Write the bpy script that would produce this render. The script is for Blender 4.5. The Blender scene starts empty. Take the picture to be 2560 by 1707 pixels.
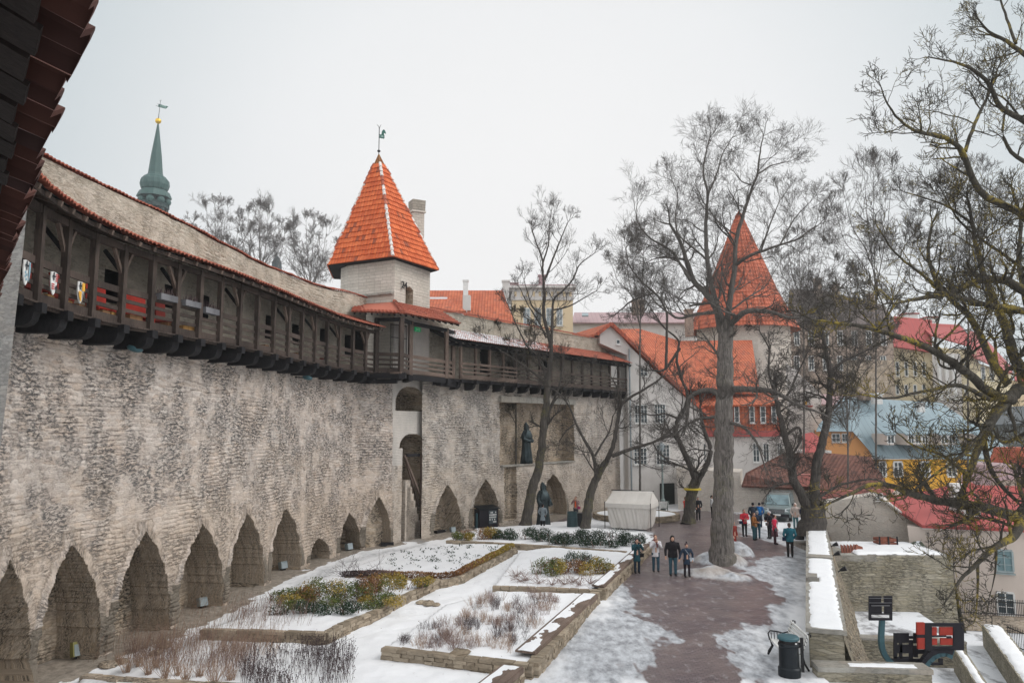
import bpy, bmesh, math, random
import numpy as np
from mathutils import Vector, Matrix, noise as mnoise
random.seed(7); RNG = np.random.default_rng(7)
SC = bpy.context.scene; COL = SC.collection
R = math.radians
# ------------------------------------------------------------ camera, sky, sun, exposure
FPX, CX, CY = 1880.0, 1280.0, 853.5          # focal length / centre in photo pixels (2560 x 1707)
HOR = 1062.0
TH = math.atan((HOR - CY) / FPX)
CAMZ = 7.0
cam = bpy.data.objects.new('camera', bpy.data.cameras.new('camera')); COL.objects.link(cam)
cam.data.sensor_width = 36; cam.data.lens = FPX / 2560 * 36
cam.data.clip_start = 0.1; cam.data.clip_end = 3000
cam.location = (0, 0, CAMZ); cam.rotation_euler = (math.pi / 2 + TH, 0, 0)
SC.camera = cam
SUN_EL, SUN_AZ = R(44), R(92)                # azimuth from +Y towards +X
wd = bpy.data.worlds.new('World'); SC.world = wd; wd.use_nodes = True
nt = wd.node_tree; nt.nodes.clear()
o_ = nt.nodes.new('ShaderNodeOutputWorld'); bg = nt.nodes.new('ShaderNodeBackground')
sky = nt.nodes.new('ShaderNodeTexSky'); sky.sky_type = 'NISHITA'; sky.sun_disc = False
sky.sun_elevation = SUN_EL; sky.sun_rotation = SUN_AZ; sky.dust_density = 4
hs = nt.nodes.new('ShaderNodeHueSaturation'); hs.inputs['Saturation'].default_value = .25
tc = nt.nodes.new('ShaderNodeTexCoord')
dt = nt.nodes.new('ShaderNodeVectorMath'); dt.operation = 'DOT_PRODUCT'
bd = Vector((0.03, math.cos(R(11)), math.sin(R(11)))).normalized(); dt.inputs[1].default_value = bd
rp = nt.nodes.new('ShaderNodeValToRGB'); cr = rp.color_ramp
cr.elements[0].position = 0.0; cr.elements[0].color = (1.22, 1.23, 1.25, 1)
cr.elements[1].position = 1.0; cr.elements[1].color = (.87, .865, .865, 1)
for p, c in ((.45, (.85, .88, .90, 1)), (.62, (.42, .50, .54, 1)), (.80, (.52, .585, .615, 1)), (.93, (.79, .80, .81, 1))):
    e = cr.elements.new(p); e.color = c
cln = nt.nodes.new('ShaderNodeTexNoise'); cln.inputs['Scale'].default_value = 2.2; cln.inputs['Detail'].default_value = 4
clm = nt.nodes.new('ShaderNodeMapRange'); clm.inputs['To Min'].default_value = 10.4 ; clm.inputs['To Max'].default_value = 11.2
sc_ = nt.nodes.new('ShaderNodeVectorMath'); sc_.operation = 'SCALE'
mx = nt.nodes.new('ShaderNodeMix'); mx.data_type = 'RGBA'; mx.clamp_result = False; mx.inputs['Factor'].default_value = .94
nt.links.new(sky.outputs[0], hs.inputs['Color'])
nt.links.new(tc.outputs['Generated'], dt.inputs[0]); nt.links.new(dt.outputs['Value'], rp.inputs['Fac'])
nt.links.new(tc.outputs['Generated'], cln.inputs['Vector']); nt.links.new(cln.outputs['Fac'], clm.inputs['Value'])
nt.links.new(rp.outputs['Color'], sc_.inputs[0]); nt.links.new(clm.outputs[0], sc_.inputs['Scale'])
nt.links.new(hs.outputs[0], mx.inputs['A']); nt.links.new(sc_.outputs[0], mx.inputs['B'])
nt.links.new(mx.outputs['Result'], bg.inputs['Color']); bg.inputs['Strength'].default_value = .095
nt.links.new(bg.outputs[0], o_.inputs['Surface'])
sl = bpy.data.lights.new('sun', 'SUN'); sl.energy = 1.5; sl.angle = R(28); sl.color = (1, .965, .92)
so = bpy.data.objects.new('sun', sl); COL.objects.link(so)
sd = Vector((math.sin(SUN_AZ) * math.cos(SUN_EL), math.cos(SUN_AZ) * math.cos(SUN_EL), math.sin(SUN_EL)))
so.rotation_euler = (-sd).to_track_quat('-Z', 'Y').to_euler()
SC.view_settings.view_transform = 'Standard'; SC.view_settings.look = 'None'
SC.view_settings.exposure = 0.16; SC.view_settings.gamma = 1
SC.render.engine = 'CYCLES'
SC.cycles.max_bounces = 5; SC.cycles.diffuse_bounces = 3; SC.cycles.glossy_bounces = 2

# ------------------------------------------------------------ pixel -> world helpers
def ray(px, py):
    xc = (px - CX) / FPX; yc = -(py - CY) / FPX
    return Vector((xc, math.cos(TH) - yc * math.sin(TH), math.sin(TH) + yc * math.cos(TH)))
def at(px, py, D):
    d = ray(px, py); return Vector((0, 0, CAMZ)) + d * (D / d.y)
def gd(px, py, z=0.0):
    d = ray(px, py); return Vector((0, 0, CAMZ)) + d * ((z - CAMZ) / d.z)
def proj(p):
    x, y, z = p[0], p[1], p[2] - CAMZ
    f = y * math.cos(TH) + z * math.sin(TH); u = -y * math.sin(TH) + z * math.cos(TH)
    return (CX + FPX * x / f, CY - FPX * u / f)
def v2(p): return (p[0], p[1])

# ------------------------------------------------------------ objects, things, parts
MATR = {}
def thing(name, label, cat, loc=(0, 0, 0), rotz=0.0, group=None):
    o = bpy.data.objects.new(name, None); COL.objects.link(o); o.empty_display_size = .2
    o.location = loc; o.rotation_euler = (0, 0, rotz); o['label'] = label; o['category'] = cat
    if group: o['group'] = group
    MATR[o.name] = Matrix.Translation(Vector(loc)) @ Matrix.Rotation(rotz, 4, 'Z')
    return o
def tag(o, label=None, cat=None, group=None, kind=None):
    if label: o['label'] = label
    if cat: o['category'] = cat
    if group: o['group'] = group
    if kind: o['kind'] = kind
    return o
def kids(o): return [c for c in KID.get(o.name, [])]
KID = {}
def dup(o, loc=None, rotz=None, label=None, scale=None, parent=None):
    c = o.copy(); COL.objects.link(c)
    if parent is not None: c.parent = parent; KID.setdefault(parent.name, []).append(c)
    if loc is not None: c.location = loc
    if rotz is not None: c.rotation_euler = (0, 0, rotz)
    if scale is not None: c.scale = (scale,) * 3 if not hasattr(scale, '__len__') else scale
    if label: c['label'] = label
    for k in list(kids(o)): dup(k, parent=c)
    return c

class MB:
    """collects polygons; build() links them as ONE mesh object"""
    def __init__(s): s.v = []; s.f = []; s.m = []; s.var = []; s.uv = {}; s.n = 0; s.blocks = []; s.smooth = False
    def add(s, vs, fs, mi=0, var=None):
        b = s.n
        vs = [tuple(p) for p in vs]; s.v += vs; s.n += len(vs)
        if var is None: var = random.random()
        for f in fs: s.f.append(tuple(b + i for i in f)); s.m.append(mi); s.var.append(var)
        return b
    def box(s, c, size, M=None, mi=0, var=None, taper=1.0):
        hx, hy, hz = size[0] / 2, size[1] / 2, size[2] / 2
        vs = []
        for z in (-hz, hz):
            t = taper if z > 0 else 1
            for x, y in ((-hx, -hy), (hx, -hy), (hx, hy), (-hx, hy)): vs.append(Vector((x * t, y * t, z)))
        if M is not None: vs = [M @ p for p in vs]
        c = Vector(c); vs = [p + c for p in vs]
        s.add(vs, [(0, 3, 2, 1), (4, 5, 6, 7), (0, 1, 5, 4), (1, 2, 6, 5), (2, 3, 7, 6), (3, 0, 4, 7)], mi, var)
    def bar(s, a, b, w, h, up=(0, 0, 1), mi=0, var=None):
        """rectangular beam from a to b, w sideways, h along up"""
        a = Vector(a); b = Vector(b); d = b - a; L = d.length
        if L < 1e-6: return
        d /= L; up = Vector(up)
        sd = d.cross(up)
        if sd.length < 1e-4: sd = d.cross(Vector((1, 0, 0)))
        sd.normalize(); u = sd.cross(d)
        vs = [p + sd * (x * w / 2) + u * (y * h / 2) for p in (a, b) for x, y in ((-1, -1), (1, -1), (1, 1), (-1, 1))]
        s.add(vs, [(0, 1, 2, 3), (7, 6, 5, 4), (0, 4, 5, 1), (1, 5, 6, 2), (2, 6, 7, 3), (3, 7, 4, 0)], mi, var)
    def prism(s, poly, ext, mi=0, var=None):
        """poly: 3D points; ext: vector"""
        n = len(poly); e = Vector(ext); vs = [Vector(p) for p in poly] + [Vector(p) + e for p in poly]
        s.add(vs, [tuple(range(n))[::-1], tuple(range(n, 2 * n))] + [(i, (i + 1) % n, n + (i + 1) % n, n + i) for i in range(n)], mi, var)
    def tube(s, pts, rad, n=8, mi=0, caps=True, var=None):
        pts = [Vector(p) for p in pts]
        if not hasattr(rad, '__len__'): rad = [rad] * len(pts)
        vs = []; fs = []
        prev = None
        for i, p in enumerate(pts):
            d = (pts[min(i + 1, len(pts) - 1)] - pts[max(i - 1, 0)])
            d = d.normalized() if d.length > 1e-9 else Vector((0, 0, 1))
            if prev is None:
                a = d.orthogonal().normalized()
            else:
                a = prev - d * prev.dot(d)
                a = a.normalized() if a.length > 1e-5 else d.orthogonal().normalized()
            prev = a; b = d.cross(a)
            for k in range(n):
                t = 2 * math.pi * k / n; vs.append(p + (a * math.cos(t) + b * math.sin(t)) * rad[i])
        for i in range(len(pts) - 1):
            for k in range(n):
                fs.append((i * n + k, i * n + (k + 1) % n, (i + 1) * n + (k + 1) % n, (i + 1) * n + k))
        if caps:
            fs.append(tuple(range(n))[::-1]); fs.append(tuple(range((len(pts) - 1) * n, len(pts) * n)))
        s.add(vs, fs, mi, var)
    def lathe(s, prof, c=(0, 0, 0), n=24, mi=0, var=None, ph=0.0, sx=1, sy=1, ribs=0, ribd=0):
        """prof: (radius, z) list about vertical axis at c"""
        c = Vector(c); vs = []; fs = []
        for r, z in prof:
            for k in range(n):
                t = ph + 2 * math.pi * k / n
                rr = r * (1 - ribd * (k % 2)) if ribs else r
                vs.append(c + Vector((math.cos(t) * rr * sx, math.sin(t) * rr * sy, z)))
        for i in range(len(prof) - 1):
            for k in range(n): fs.append((i * n + k, i * n + (k + 1) % n, (i + 1) * n + (k + 1) % n, (i + 1) * n + k))
        fs.append(tuple(range(n))[::-1]); fs.append(tuple(range((len(prof) - 1) * n, len(prof) * n)))
        s.add(vs, fs, mi, var)
    def ball(s, c, r, n=12, mi=0, M=None, var=None):
        if not hasattr(r, '__len__'): r = (r, r, r)
        m = max(4, n // 2); vs = []; fs = []; c = Vector(c)
        for i in range(m + 1):
            a = math.pi * i / m
            for k in range(n):
                t = 2 * math.pi * k / n
                p = Vector((math.sin(a) * math.cos(t) * r[0], math.sin(a) * math.sin(t) * r[1], -math.cos(a) * r[2]))
                vs.append((M @ p if M else p) + c)
        for i in range(m):
            for k in range(n): fs.append((i * n + k, i * n + (k + 1) % n, (i + 1) * n + (k + 1) % n, (i + 1) * n + k))
        s.add(vs, fs, mi, var)
    def arr(s, V, F, mi=0, var=None, uv=None):
        """numpy block: V (n,3), F (m,4) or (m,3)"""
        s.blocks.append((np.asarray(V, float), np.asarray(F, np.int64), mi, var, uv))
    def build(s, name, mats, parent=None, world=True, smooth=False, uvw=True):
        if not isinstance(mats, (list, tuple)): mats = [mats]
        V = [np.array(s.v, float).reshape(-1, 3)]; loops = []; counts = []; mi = []; var = []
        if s.f:
            counts.append(np.array([len(f) for f in s.f])); loops.append(np.fromiter((i for f in s.f for i in f), np.int64))
            mi.append(np.array(s.m)); var.append(np.array(s.var, float))
        off = s.n; buv = []
        for (Vb, Fb, m, vr, uv) in s.blocks:
            V.append(Vb); loops.append((Fb + off).ravel()); counts.append(np.full(len(Fb), Fb.shape[1]))
            mi.append(np.full(len(Fb), m)); var.append(np.asarray(vr, float) if vr is not None else RNG.random(len(Fb)))
            buv.append((off, len(Vb), uv)); off += len(Vb)
        V = np.concatenate(V); loops = np.concatenate(loops); counts = np.concatenate(counts)
        mi = np.concatenate(mi); var = np.concatenate(var)
        wv = V
        if parent is not None and world:
            root = parent
            while root.parent is not None: root = root.parent
            Mi = np.array(MATR.get(root.name, Matrix.Identity(4)).inverted())
            V = V @ Mi[:3, :3].T + Mi[:3, 3]
        me = bpy.data.meshes.new(name)
        me.vertices.add(len(V)); me.vertices.foreach_set('co', V.ravel())
        me.loops.add(len(loops)); me.loops.foreach_set('vertex_index', loops.astype(np.int32))
        st = np.concatenate([[0], np.cumsum(counts)[:-1]])
        me.polygons.add(len(counts)); me.polygons.foreach_set('loop_start', st.astype(np.int32))
        me.polygons.foreach_set('loop_total', counts.astype(np.int32))
        me.polygons.foreach_set('material_index', mi.astype(np.int32))
        me.update(calc_edges=True); me.validate()
        at_ = me.attributes.new('var', 'FLOAT', 'FACE')
        if len(me.polygons) == len(var): at_.data.foreach_set('value', var.astype(np.float32))
        # automatic uv in metres: u along the horizontal tangent, v up the face
        if uvw and len(me.polygons):
            nP = len(me.polygons); nr = np.zeros(nP * 3, np.float32); me.polygons.foreach_get('normal', nr); nr = nr.reshape(-1, 3)
            tot = np.zeros(nP, np.int32); me.polygons.foreach_get('loop_total', tot)
            vi = np.zeros(len(me.loops), np.int32); me.loops.foreach_get('vertex_index', vi)
            pi = np.repeat(np.arange(nP), tot)
            t = np.stack([-nr[:, 1], nr[:, 0], np.zeros(nP)], 1); l = np.linalg.norm(t, axis=1)
            flat = l < .05; t[flat] = (1, 0, 0); l[flat] = 1; t /= l[:, None]
            b = np.cross(nr, t); co = V[vi]
            u = (co * t[pi]).sum(1); w = (co * b[pi]).sum(1)
            for (o0, nn, uvb) in buv:
                if uvb is not None:
                    sel = (vi >= o0) & (vi < o0 + nn); u[sel] = uvb[vi[sel] - o0, 0]; w[sel] = uvb[vi[sel] - o0, 1]
            ul = me.uv_layers.new(name='UVMap'); ul.data.foreach_set('uv', np.stack([u, w], 1).astype(np.float32).ravel())
        for m in mats: me.materials.append(m)
        me.polygons.foreach_set('use_smooth', np.full(len(me.polygons), bool(smooth)))
        o = bpy.data.objects.new(name, me); COL.objects.link(o)
        if parent is not None: o.parent = parent; KID.setdefault(parent.name, []).append(o)
        return o
def struct(name, mb, mats, **k):
    o = mb.build(name, mats, **k); o['kind'] = 'structure'; return o

# ------------------------------------------------------------ numpy noise
_L = np.random.default_rng(3).random((256, 256))
def vnoise(x, y):
    x = np.asarray(x, float); y = np.asarray(y, float)
    xi = np.floor(x).astype(int); yi = np.floor(y).astype(int); fx = x - xi; fy = y - yi
    fx = fx * fx * (3 - 2 * fx); fy = fy * fy * (3 - 2 * fy)
    a = _L[xi & 255, yi & 255]; b = _L[(xi + 1) & 255, yi & 255]; c = _L[xi & 255, (yi + 1) & 255]; d = _L[(xi + 1) & 255, (yi + 1) & 255]
    return (a * (1 - fx) + b * fx) * (1 - fy) + (c * (1 - fx) + d * fx) * fy
def fbm(x, y, o=4):
    r = 0; a = .5; t = 0
    for i in range(o):
        r = r + a * vnoise(np.asarray(x) * 2 ** i + 17.3 * i, np.asarray(y) * 2 ** i + 5.1 * i); t += a; a *= .5
    return r / t
def inpoly(x, y, P):
    x = np.asarray(x, float); y = np.asarray(y, float); r = np.zeros(x.shape, bool); n = len(P)
    for i in range(n):
        x0, y0 = P[i][0], P[i][1]; x1, y1 = P[(i + 1) % n][0], P[(i + 1) % n][1]
        c = ((y0 > y) != (y1 > y))
        if abs(y1 - y0) < 1e-12: continue
        r ^= c & (x < (x1 - x0) * (y - y0) / (y1 - y0) + x0)
    return r
def segdist(x, y, P, closed=True):
    d = np.full(np.shape(x), 1e9); n = len(P)
    for i in range(n if closed else n - 1):
        x0, y0 = P[i][0], P[i][1]; x1, y1 = P[(i + 1) % n][0], P[(i + 1) % n][1]
        L = (x1 - x0) ** 2 + (y1 - y0) ** 2 + 1e-12
        t = np.clip(((x - x0) * (x1 - x0) + (y - y0) * (y1 - y0)) / L, 0, 1)
        d = np.minimum(d, np.hypot(x - x0 - t * (x1 - x0), y - y0 - t * (y1 - y0)))
    return d
# ------------------------------------------------------------ procedural materials
class NT:
    def __init__(s, name):
        s.m = bpy.data.materials.new(name); s.m.use_nodes = True; s.t = s.m.node_tree
        s.b = s.t.nodes['Principled BSDF']; s.b.inputs['Specular IOR Level'].default_value = .25
    def n(s, ty, **k):
        nd = s.t.nodes.new(ty)
        for a, b in k.items():
            if a in nd.inputs.keys() or a.replace('_', ' ') in nd.inputs.keys():
                key = a if a in nd.inputs.keys() else a.replace('_', ' ')
                if hasattr(b, 'bl_idname') and isinstance(b, bpy.types.NodeSocket): s.t.links.new(b, nd.inputs[key])
                else: nd.inputs[key].default_value = b
            else: setattr(nd, a, b)
        return nd
    def l(s, a, b): s.t.links.new(a, b)
    def uv(s): return s.n('ShaderNodeUVMap').outputs[0]
    def obj(s): return s.n('ShaderNodeTexCoord').outputs['Object']
    def scale(s, v, sc):
        m = s.n('ShaderNodeMapping'); m.inputs['Scale'].default_value = sc; s.l(v, m.inputs['Vector']); return m.outputs[0]
    def noise(s, v, scale, det=4, rough=.55, dist=0):
        n = s.n('ShaderNodeTexNoise'); s.l(v, n.inputs['Vector']); n.inputs['Scale'].default_value = scale
        n.inputs['Detail'].default_value = det; n.inputs['Roughness'].default_value = rough; n.inputs['Distortion'].default_value = dist
        return n
    def ramp(s, f, stops, interp='LINEAR'):
        r = s.n('ShaderNodeValToRGB'); cr = r.color_ramp; cr.interpolation = interp
        while len(cr.elements) > 1: cr.elements.remove(cr.elements[-1])
        for i, (p, c) in enumerate(stops):
            c = (c, c, c) if not hasattr(c, '__len__') else c
            e = cr.elements[0] if i == 0 else cr.elements.new(p)
            e.position = p; e.color = (*c[:3], 1)
        s.l(f, r.inputs['Fac']); return r.outputs['Color']
    def mix(s, f, a, b, bt='MIX'):
        m = s.n('ShaderNodeMix'); m.data_type = 'RGBA'; m.blend_type = bt
        for k, x in (('Factor', f), ('A', a), ('B', b)):
            if isinstance(x, bpy.types.NodeSocket): s.l(x, m.inputs[k])
            elif k == 'Factor': m.inputs['Factor'].default_value = x
            else: m.inputs[k].default_value = (*x[:3], 1)
        return m.outputs['Result']
    def math(s, op, a, b=0.0, clamp=False):
        m = s.n('ShaderNodeMath'); m.operation = op; m.use_clamp = clamp
        for i, x in enumerate((a, b)):
            if isinstance(x, bpy.types.NodeSocket): s.l(x, m.inputs[i])
            else: m.inputs[i].default_value = x
        return m.outputs[0]
    def attr(s, name): a = s.n('ShaderNodeAttribute'); a.attribute_name = name; return a.outputs['Fac']
    def bump(s, h, st=.5, d=.02):
        b = s.n('ShaderNodeBump'); b.inputs['Strength'].default_value = st; b.inputs['Distance'].default_value = d
        s.l(h, b.inputs['Height']); s.l(b.outputs[0], s.b.inputs['Normal'])
    def fin(s, col, rough=.85, metal=0):
        if isinstance(col, bpy.types.NodeSocket): s.l(col, s.b.inputs['Base Color'])
        else: s.b.inputs['Base Color'].default_value = (*col[:3], 1)
        if isinstance(rough, bpy.types.NodeSocket): s.l(rough, s.b.inputs['Roughness'])
        else: s.b.inputs['Roughness'].default_value = rough
        s.b.inputs['Metallic'].default_value = metal
        return s.m
def warp(T, v, sc, amt):
    n = T.noise(v, sc, 2); m = T.n('ShaderNodeVectorMath'); m.operation = 'SUBTRACT'; T.l(n.outputs['Color'], m.inputs[0]); m.inputs[1].default_value = (.5, .5, .5)
    k = T.n('ShaderNodeVectorMath'); k.operation = 'SCALE'; T.l(m.outputs[0], k.inputs[0]); k.inputs['Scale'].default_value = amt
    a = T.n('ShaderNodeVectorMath'); T.l(v, a.inputs[0]); T.l(k.outputs[0], a.inputs[1]); return a.outputs[0]
def stone(name, light, mid, dark, sx=2.4, sy=7.0, rubble=.5, dpatch=.5, warm=(.45, .33, .22), wamt=.25, joint=.6, wz=.12, bump=.6, lowdark=0, lowwarm=None, usevar=0):
    T = NT(name); uv = T.uv(); w = warp(T, uv, 1.7, wz)
    ve = T.n('ShaderNodeTexVoronoi'); ve.voronoi_dimensions = '2D'; ve.feature = 'DISTANCE_TO_EDGE'
    vc = T.n('ShaderNodeTexVoronoi'); vc.voronoi_dimensions = '2D'
    sv = T.scale(w, (sx, sy, 1))
    for q in (ve, vc): T.l(sv, q.inputs['Vector']); q.inputs['Scale'].default_value = 1; q.inputs['Randomness'].default_value = .85
    cell = T.n('ShaderNodeSeparateColor'); T.l(vc.outputs['Color'], cell.inputs[0])
    big = T.noise(uv, .45, 6, .6).outputs['Fac']
    fine = T.noise(T.scale(w, (1, 1.8, 1)), 9, 8, .7).outputs['Fac']
    pm = T.ramp(T.noise(T.scale(uv, (1.1, .8, 1)), .8, 7, .68).outputs['Fac'], ((.43, .05), (.57, 1)))
    edge = T.ramp(ve.outputs['Distance'], ((0, 1), (.06, .55), (.16, 0)))
    c = T.mix(cell.outputs[0], mid, light)
    c = T.mix(T.math('MULTIPLY', T.ramp(cell.outputs[1], ((.55, 0), (.95, 1))), wamt), c, warm)
    c = T.mix(T.math('MULTIPLY', T.ramp(big, ((.42, 0), (.72, 1))), wamt), c, warm)
    c = T.mix(T.ramp(fine, ((.3, .55), (.5, 0))), c, [x * .62 for x in mid])
    jm = T.math('MULTIPLY', edge, T.math('MULTIPLY_ADD', pm, rubble) if False else joint)
    c = T.mix(jm, c, [x * .45 for x in mid])
    # open, broken rubble: dark crevices between pale stones
    g1 = T.noise(T.scale(w, (3.6, 10.5, 1)), 1.35, 8, .76).outputs['Fac']
    g2 = T.noise(T.scale(w, (7, 20, 1)), 1.0, 5, .7).outputs['Fac']
    gaps = T.math('MULTIPLY', T.ramp(g1, ((.455, .95), (.52, 0))), T.math('MULTIPLY', pm, rubble))
    gap2 = T.math('MULTIPLY', T.ramp(g2, ((.36, .8), (.43, 0))), T.math('MULTIPLY', T.math('ADD', pm, .3), rubble))
    gaps = T.math('MAXIMUM', gaps, gap2)
    c = T.mix(T.math('MULTIPLY', T.ramp(g1, ((.56, 0), (.66, 1))), T.math('MULTIPLY', pm, .45 * rubble)), c, [min(1, x * 1.22) for x in light])
    c = T.mix(gaps, c, dark)
    if lowwarm:
        sq = T.n('ShaderNodeSeparateXYZ'); T.l(uv, sq.inputs[0])
        lw = T.ramp(T.math('ADD', T.math('MULTIPLY', sq.outputs[1], .1), T.math('MULTIPLY', T.math('SUBTRACT', big, .5), 1.1)), ((.30, 1), (.52, 0)))
        c = T.mix(T.math('MULTIPLY', lw, .42), c, lowwarm, 'MIX')
        c = T.mix(T.math('MULTIPLY', gaps, .6), c, dark)
    st = T.noise(T.scale(uv, (1.6, .35, 1)), .8, 5, .6).outputs['Fac']
    c = T.mix(T.math('MULTIPLY', T.ramp(st, ((.5, 0), (.75, 1))), dpatch), c, dark)
    if usevar: c = T.mix(T.attr('var'), c, T.mix(1.0, c, (.55, .54, .52), 'MULTIPLY'))
    if lowdark:  # colour darkens towards the wall foot, edge broken by noise
        sp = T.n('ShaderNodeSeparateXYZ'); T.l(uv, sp.inputs[0])
        dm = T.ramp(T.math('ADD', sp.outputs[1], T.math('MULTIPLY', big, 1.5)), ((.2, .75), (.9, 0)))
        c = T.mix(dm, c, (.10, .09, .07))
    h = T.math('ADD', T.math('MULTIPLY', T.ramp(ve.outputs['Distance'], ((0, 0), (.12, 1))), .25), T.math('MULTIPLY', fine, 1.6))
    h = T.math('SUBTRACT', h, T.math('MULTIPLY', gaps, 1.2))
    T.bump(h, bump, .05); return T.fin(c, .92)
def coursed(name, light, mid, rowh=.18, bw=.5, mort=.3, dark=(.16, .15, .14), stain=.4):
    T = NT(name); uv = warp(T, T.uv(), 2.2, .05)
    b = T.n('ShaderNodeTexBrick'); T.l(uv, b.inputs['Vector']); b.inputs['Scale'].default_value = 1
    b.inputs['Brick Width'].default_value = bw; b.inputs['Row Height'].default_value = rowh; b.inputs['Mortar Size'].default_value = .012
    b.inputs['Mortar Smooth'].default_value = .6; b.inputs['Color1'].default_value = (*light, 1); b.inputs['Color2'].default_value = (*mid, 1)
    b.inputs['Mortar'].default_value = (*[x * mort for x in light], 1); b.squash = .7; b.offset = .45
    f = T.noise(uv, 7, 7, .7).outputs['Fac']
    c = T.mix(T.ramp(f, ((.3, .5), (.52, 0))), b.outputs['Color'], [x * .6 for x in mid])
    st = T.noise(T.scale(T.uv(), (1.2, .4, 1)), .9, 5, .6).outputs['Fac']
    c = T.mix(T.math('MULTIPLY', T.ramp(st, ((.48, 0), (.72, 1))), stain), c, dark)
    T.bump(T.math('ADD', T.math('MULTIPLY', f, .8), T.math('SUBTRACT', 1, b.outputs['Fac'])), .6, .03)
    return T.fin(c, .92)
def tiles(name, a, b, dark, geo=True, tw=.24, th=.33, snow=0, moss=0):
    """clay tiles: colour per tile from face attribute; shader relief when geo is False"""
    T = NT(name); uv = T.uv(); f = T.noise(uv, 6, 5, .6).outputs['Fac']
    if geo:
        c = T.mix(T.attr('var'), a, b)
        c = T.mix(T.ramp(T.attr('var'), ((.955, 0), (.965, .8))), c, dark)
        T.bump(f, .3, .01)
    else:
        sp = T.n('ShaderNodeSeparateXYZ'); T.l(uv, sp.inputs[0])
        u = T.math('FRACT', T.math('DIVIDE', sp.outputs[0], tw)); v = T.math('FRACT', T.math('DIVIDE', sp.outputs[1], th))
        wn = T.n('ShaderNodeTexWhiteNoise'); cm = T.n('ShaderNodeCombineXYZ')
        T.l(T.math('FLOOR', T.math('DIVIDE', sp.outputs[0], tw)), cm.inputs[0]); T.l(T.math('FLOOR', T.math('DIVIDE', sp.outputs[1], th)), cm.inputs[1])
        T.l(cm.outputs[0], wn.inputs['Vector'])
        c = T.mix(wn.outputs['Value'], a, b); c = T.mix(T.ramp(wn.outputs['Value'], ((.94, 0), (.96, .7))), c, dark)
        line = T.math('MAXIMUM', T.ramp(v, ((0, 1), (.16, 0))), T.ramp(u, ((0, .8), (.2, 0))))
        c = T.mix(T.math('MULTIPLY', line, .75), c, [x * .35 for x in a])
        hh = T.math('ADD', T.math('SINE', T.math('MULTIPLY', u, math.pi)), T.math('MULTIPLY', v, -.6))
        T.bump(hh, .8, .05)
    c = T.mix(T.math('MULTIPLY', T.ramp(T.noise(uv, .9, 5).outputs['Fac'], ((.45, 0), (.75, 1))), .45), c, dark)
    if snow:
        sm = T.ramp(T.noise(T.scale(uv, (1.2, 4, 1)), 1.3, 6, .7).outputs['Fac'], ((.62 - snow, 0), (.68 - snow, 1)))
        c = T.mix(sm, c, (.75, .77, .8))
    return T.fin(c, .8)
def wood(name, a, b, sc=1.0, rough=.85, bump=.4):
    T = NT(name); v = T.uv(); o = T.obj()
    n1 = T.noise(T.scale(o, (14 * sc, 14 * sc, 2.2 * sc)), 1.6, 6, .65, .4).outputs['Fac']
    n2 = T.noise(o, .9, 4).outputs['Fac']
    c = T.mix(T.ramp(n1, ((.3, 0), (.7, 1))), a, b); c = T.mix(T.math('MULTIPLY', T.attr('var'), .45), c, [x * .5 for x in a])
    c = T.mix(T.math('MULTIPLY', T.ramp(n2, ((.45, 0), (.7, 1))), .4), c, [x * 1.5 for x in b])
    T.bump(n1, bump, .015); return T.fin(c, rough)
def plaster(name, a, stain=(.2, .18, .16), amt=.35, sc=.7, bump=.15, streak=True):
    T = NT(name); uv = T.uv(); n = T.noise(T.scale(uv, (1, .5, 1)) if streak else uv, sc, 7, .65).outputs['Fac']
    f = T.noise(uv, 22, 5, .7).outputs['Fac']
    c = T.mix(T.math('MULTIPLY', T.ramp(n, ((.42, 0), (.75, 1))), amt), a, stain)
    c = T.mix(T.ramp(f, ((.3, .18), (.6, 0))), c, [x * .6 for x in a])
    T.bump(f, bump, .02); return T.fin(c, .9)
def flat(name, c, rough=.6, metal=0, nz=.12, sc=5, emit=None):
    T = NT(name); n = T.noise(T.obj(), sc, 4, .6).outputs['Fac']
    col = T.mix(T.ramp(n, ((.3, 0), (.7, 1))), [x * (1 - nz) for x in c], [min(1, x * (1 + nz)) for x in c])
    T.bump(T.noise(T.obj(), sc * 6, 3).outputs['Fac'], .12, .01)
    if emit: T.b.inputs['Emission Color'].default_value = (*c, 1); T.b.inputs['Emission Strength'].default_value = emit
    return T.fin(col, rough, metal)
def seam(name, a, b, w=.5, rough=.45, axis=0):
    T = NT(name); uv = T.uv(); sp = T.n('ShaderNodeSeparateXYZ'); T.l(uv, sp.inputs[0])
    u = T.math('FRACT', T.math('DIVIDE', sp.outputs[axis], w)); ln = T.ramp(u, ((0, 1), (.05, 1), (.09, 0)))
    n = T.noise(T.scale(uv, (1, .4, 1)), 1.1, 5).outputs['Fac']
    c = T.mix(n, a, b); c = T.mix(T.math('MULTIPLY', ln, .6), c, [x * .4 for x in a]); T.bump(ln, .5, .04); return T.fin(c, rough)
def bark(name, a, b, lichen=None, lam=.5, sc=1):
    T = NT(name); o = T.obj(); n = T.noise(T.scale(o, (9 * sc, 9 * sc, 1.1 * sc)), 1.3, 7, .72, .5).outputs['Fac']
    c = T.mix(T.ramp(n, ((.35, 0), (.65, 1))), a, b)
    if lichen:
        m = T.ramp(T.noise(o, 1.3, 5, .65).outputs['Fac'], ((.5, 0), (.62, 1)))
        m2 = T.ramp(T.noise(o, 9, 3, .6).outputs['Fac'], ((.42, 0), (.52, 1)))
        c = T.mix(T.math('MULTIPLY', T.math('MULTIPLY', m, m2), lam), c, lichen)
    T.bump(n, 1.0, .09); return T.fin(c, .95)

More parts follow.
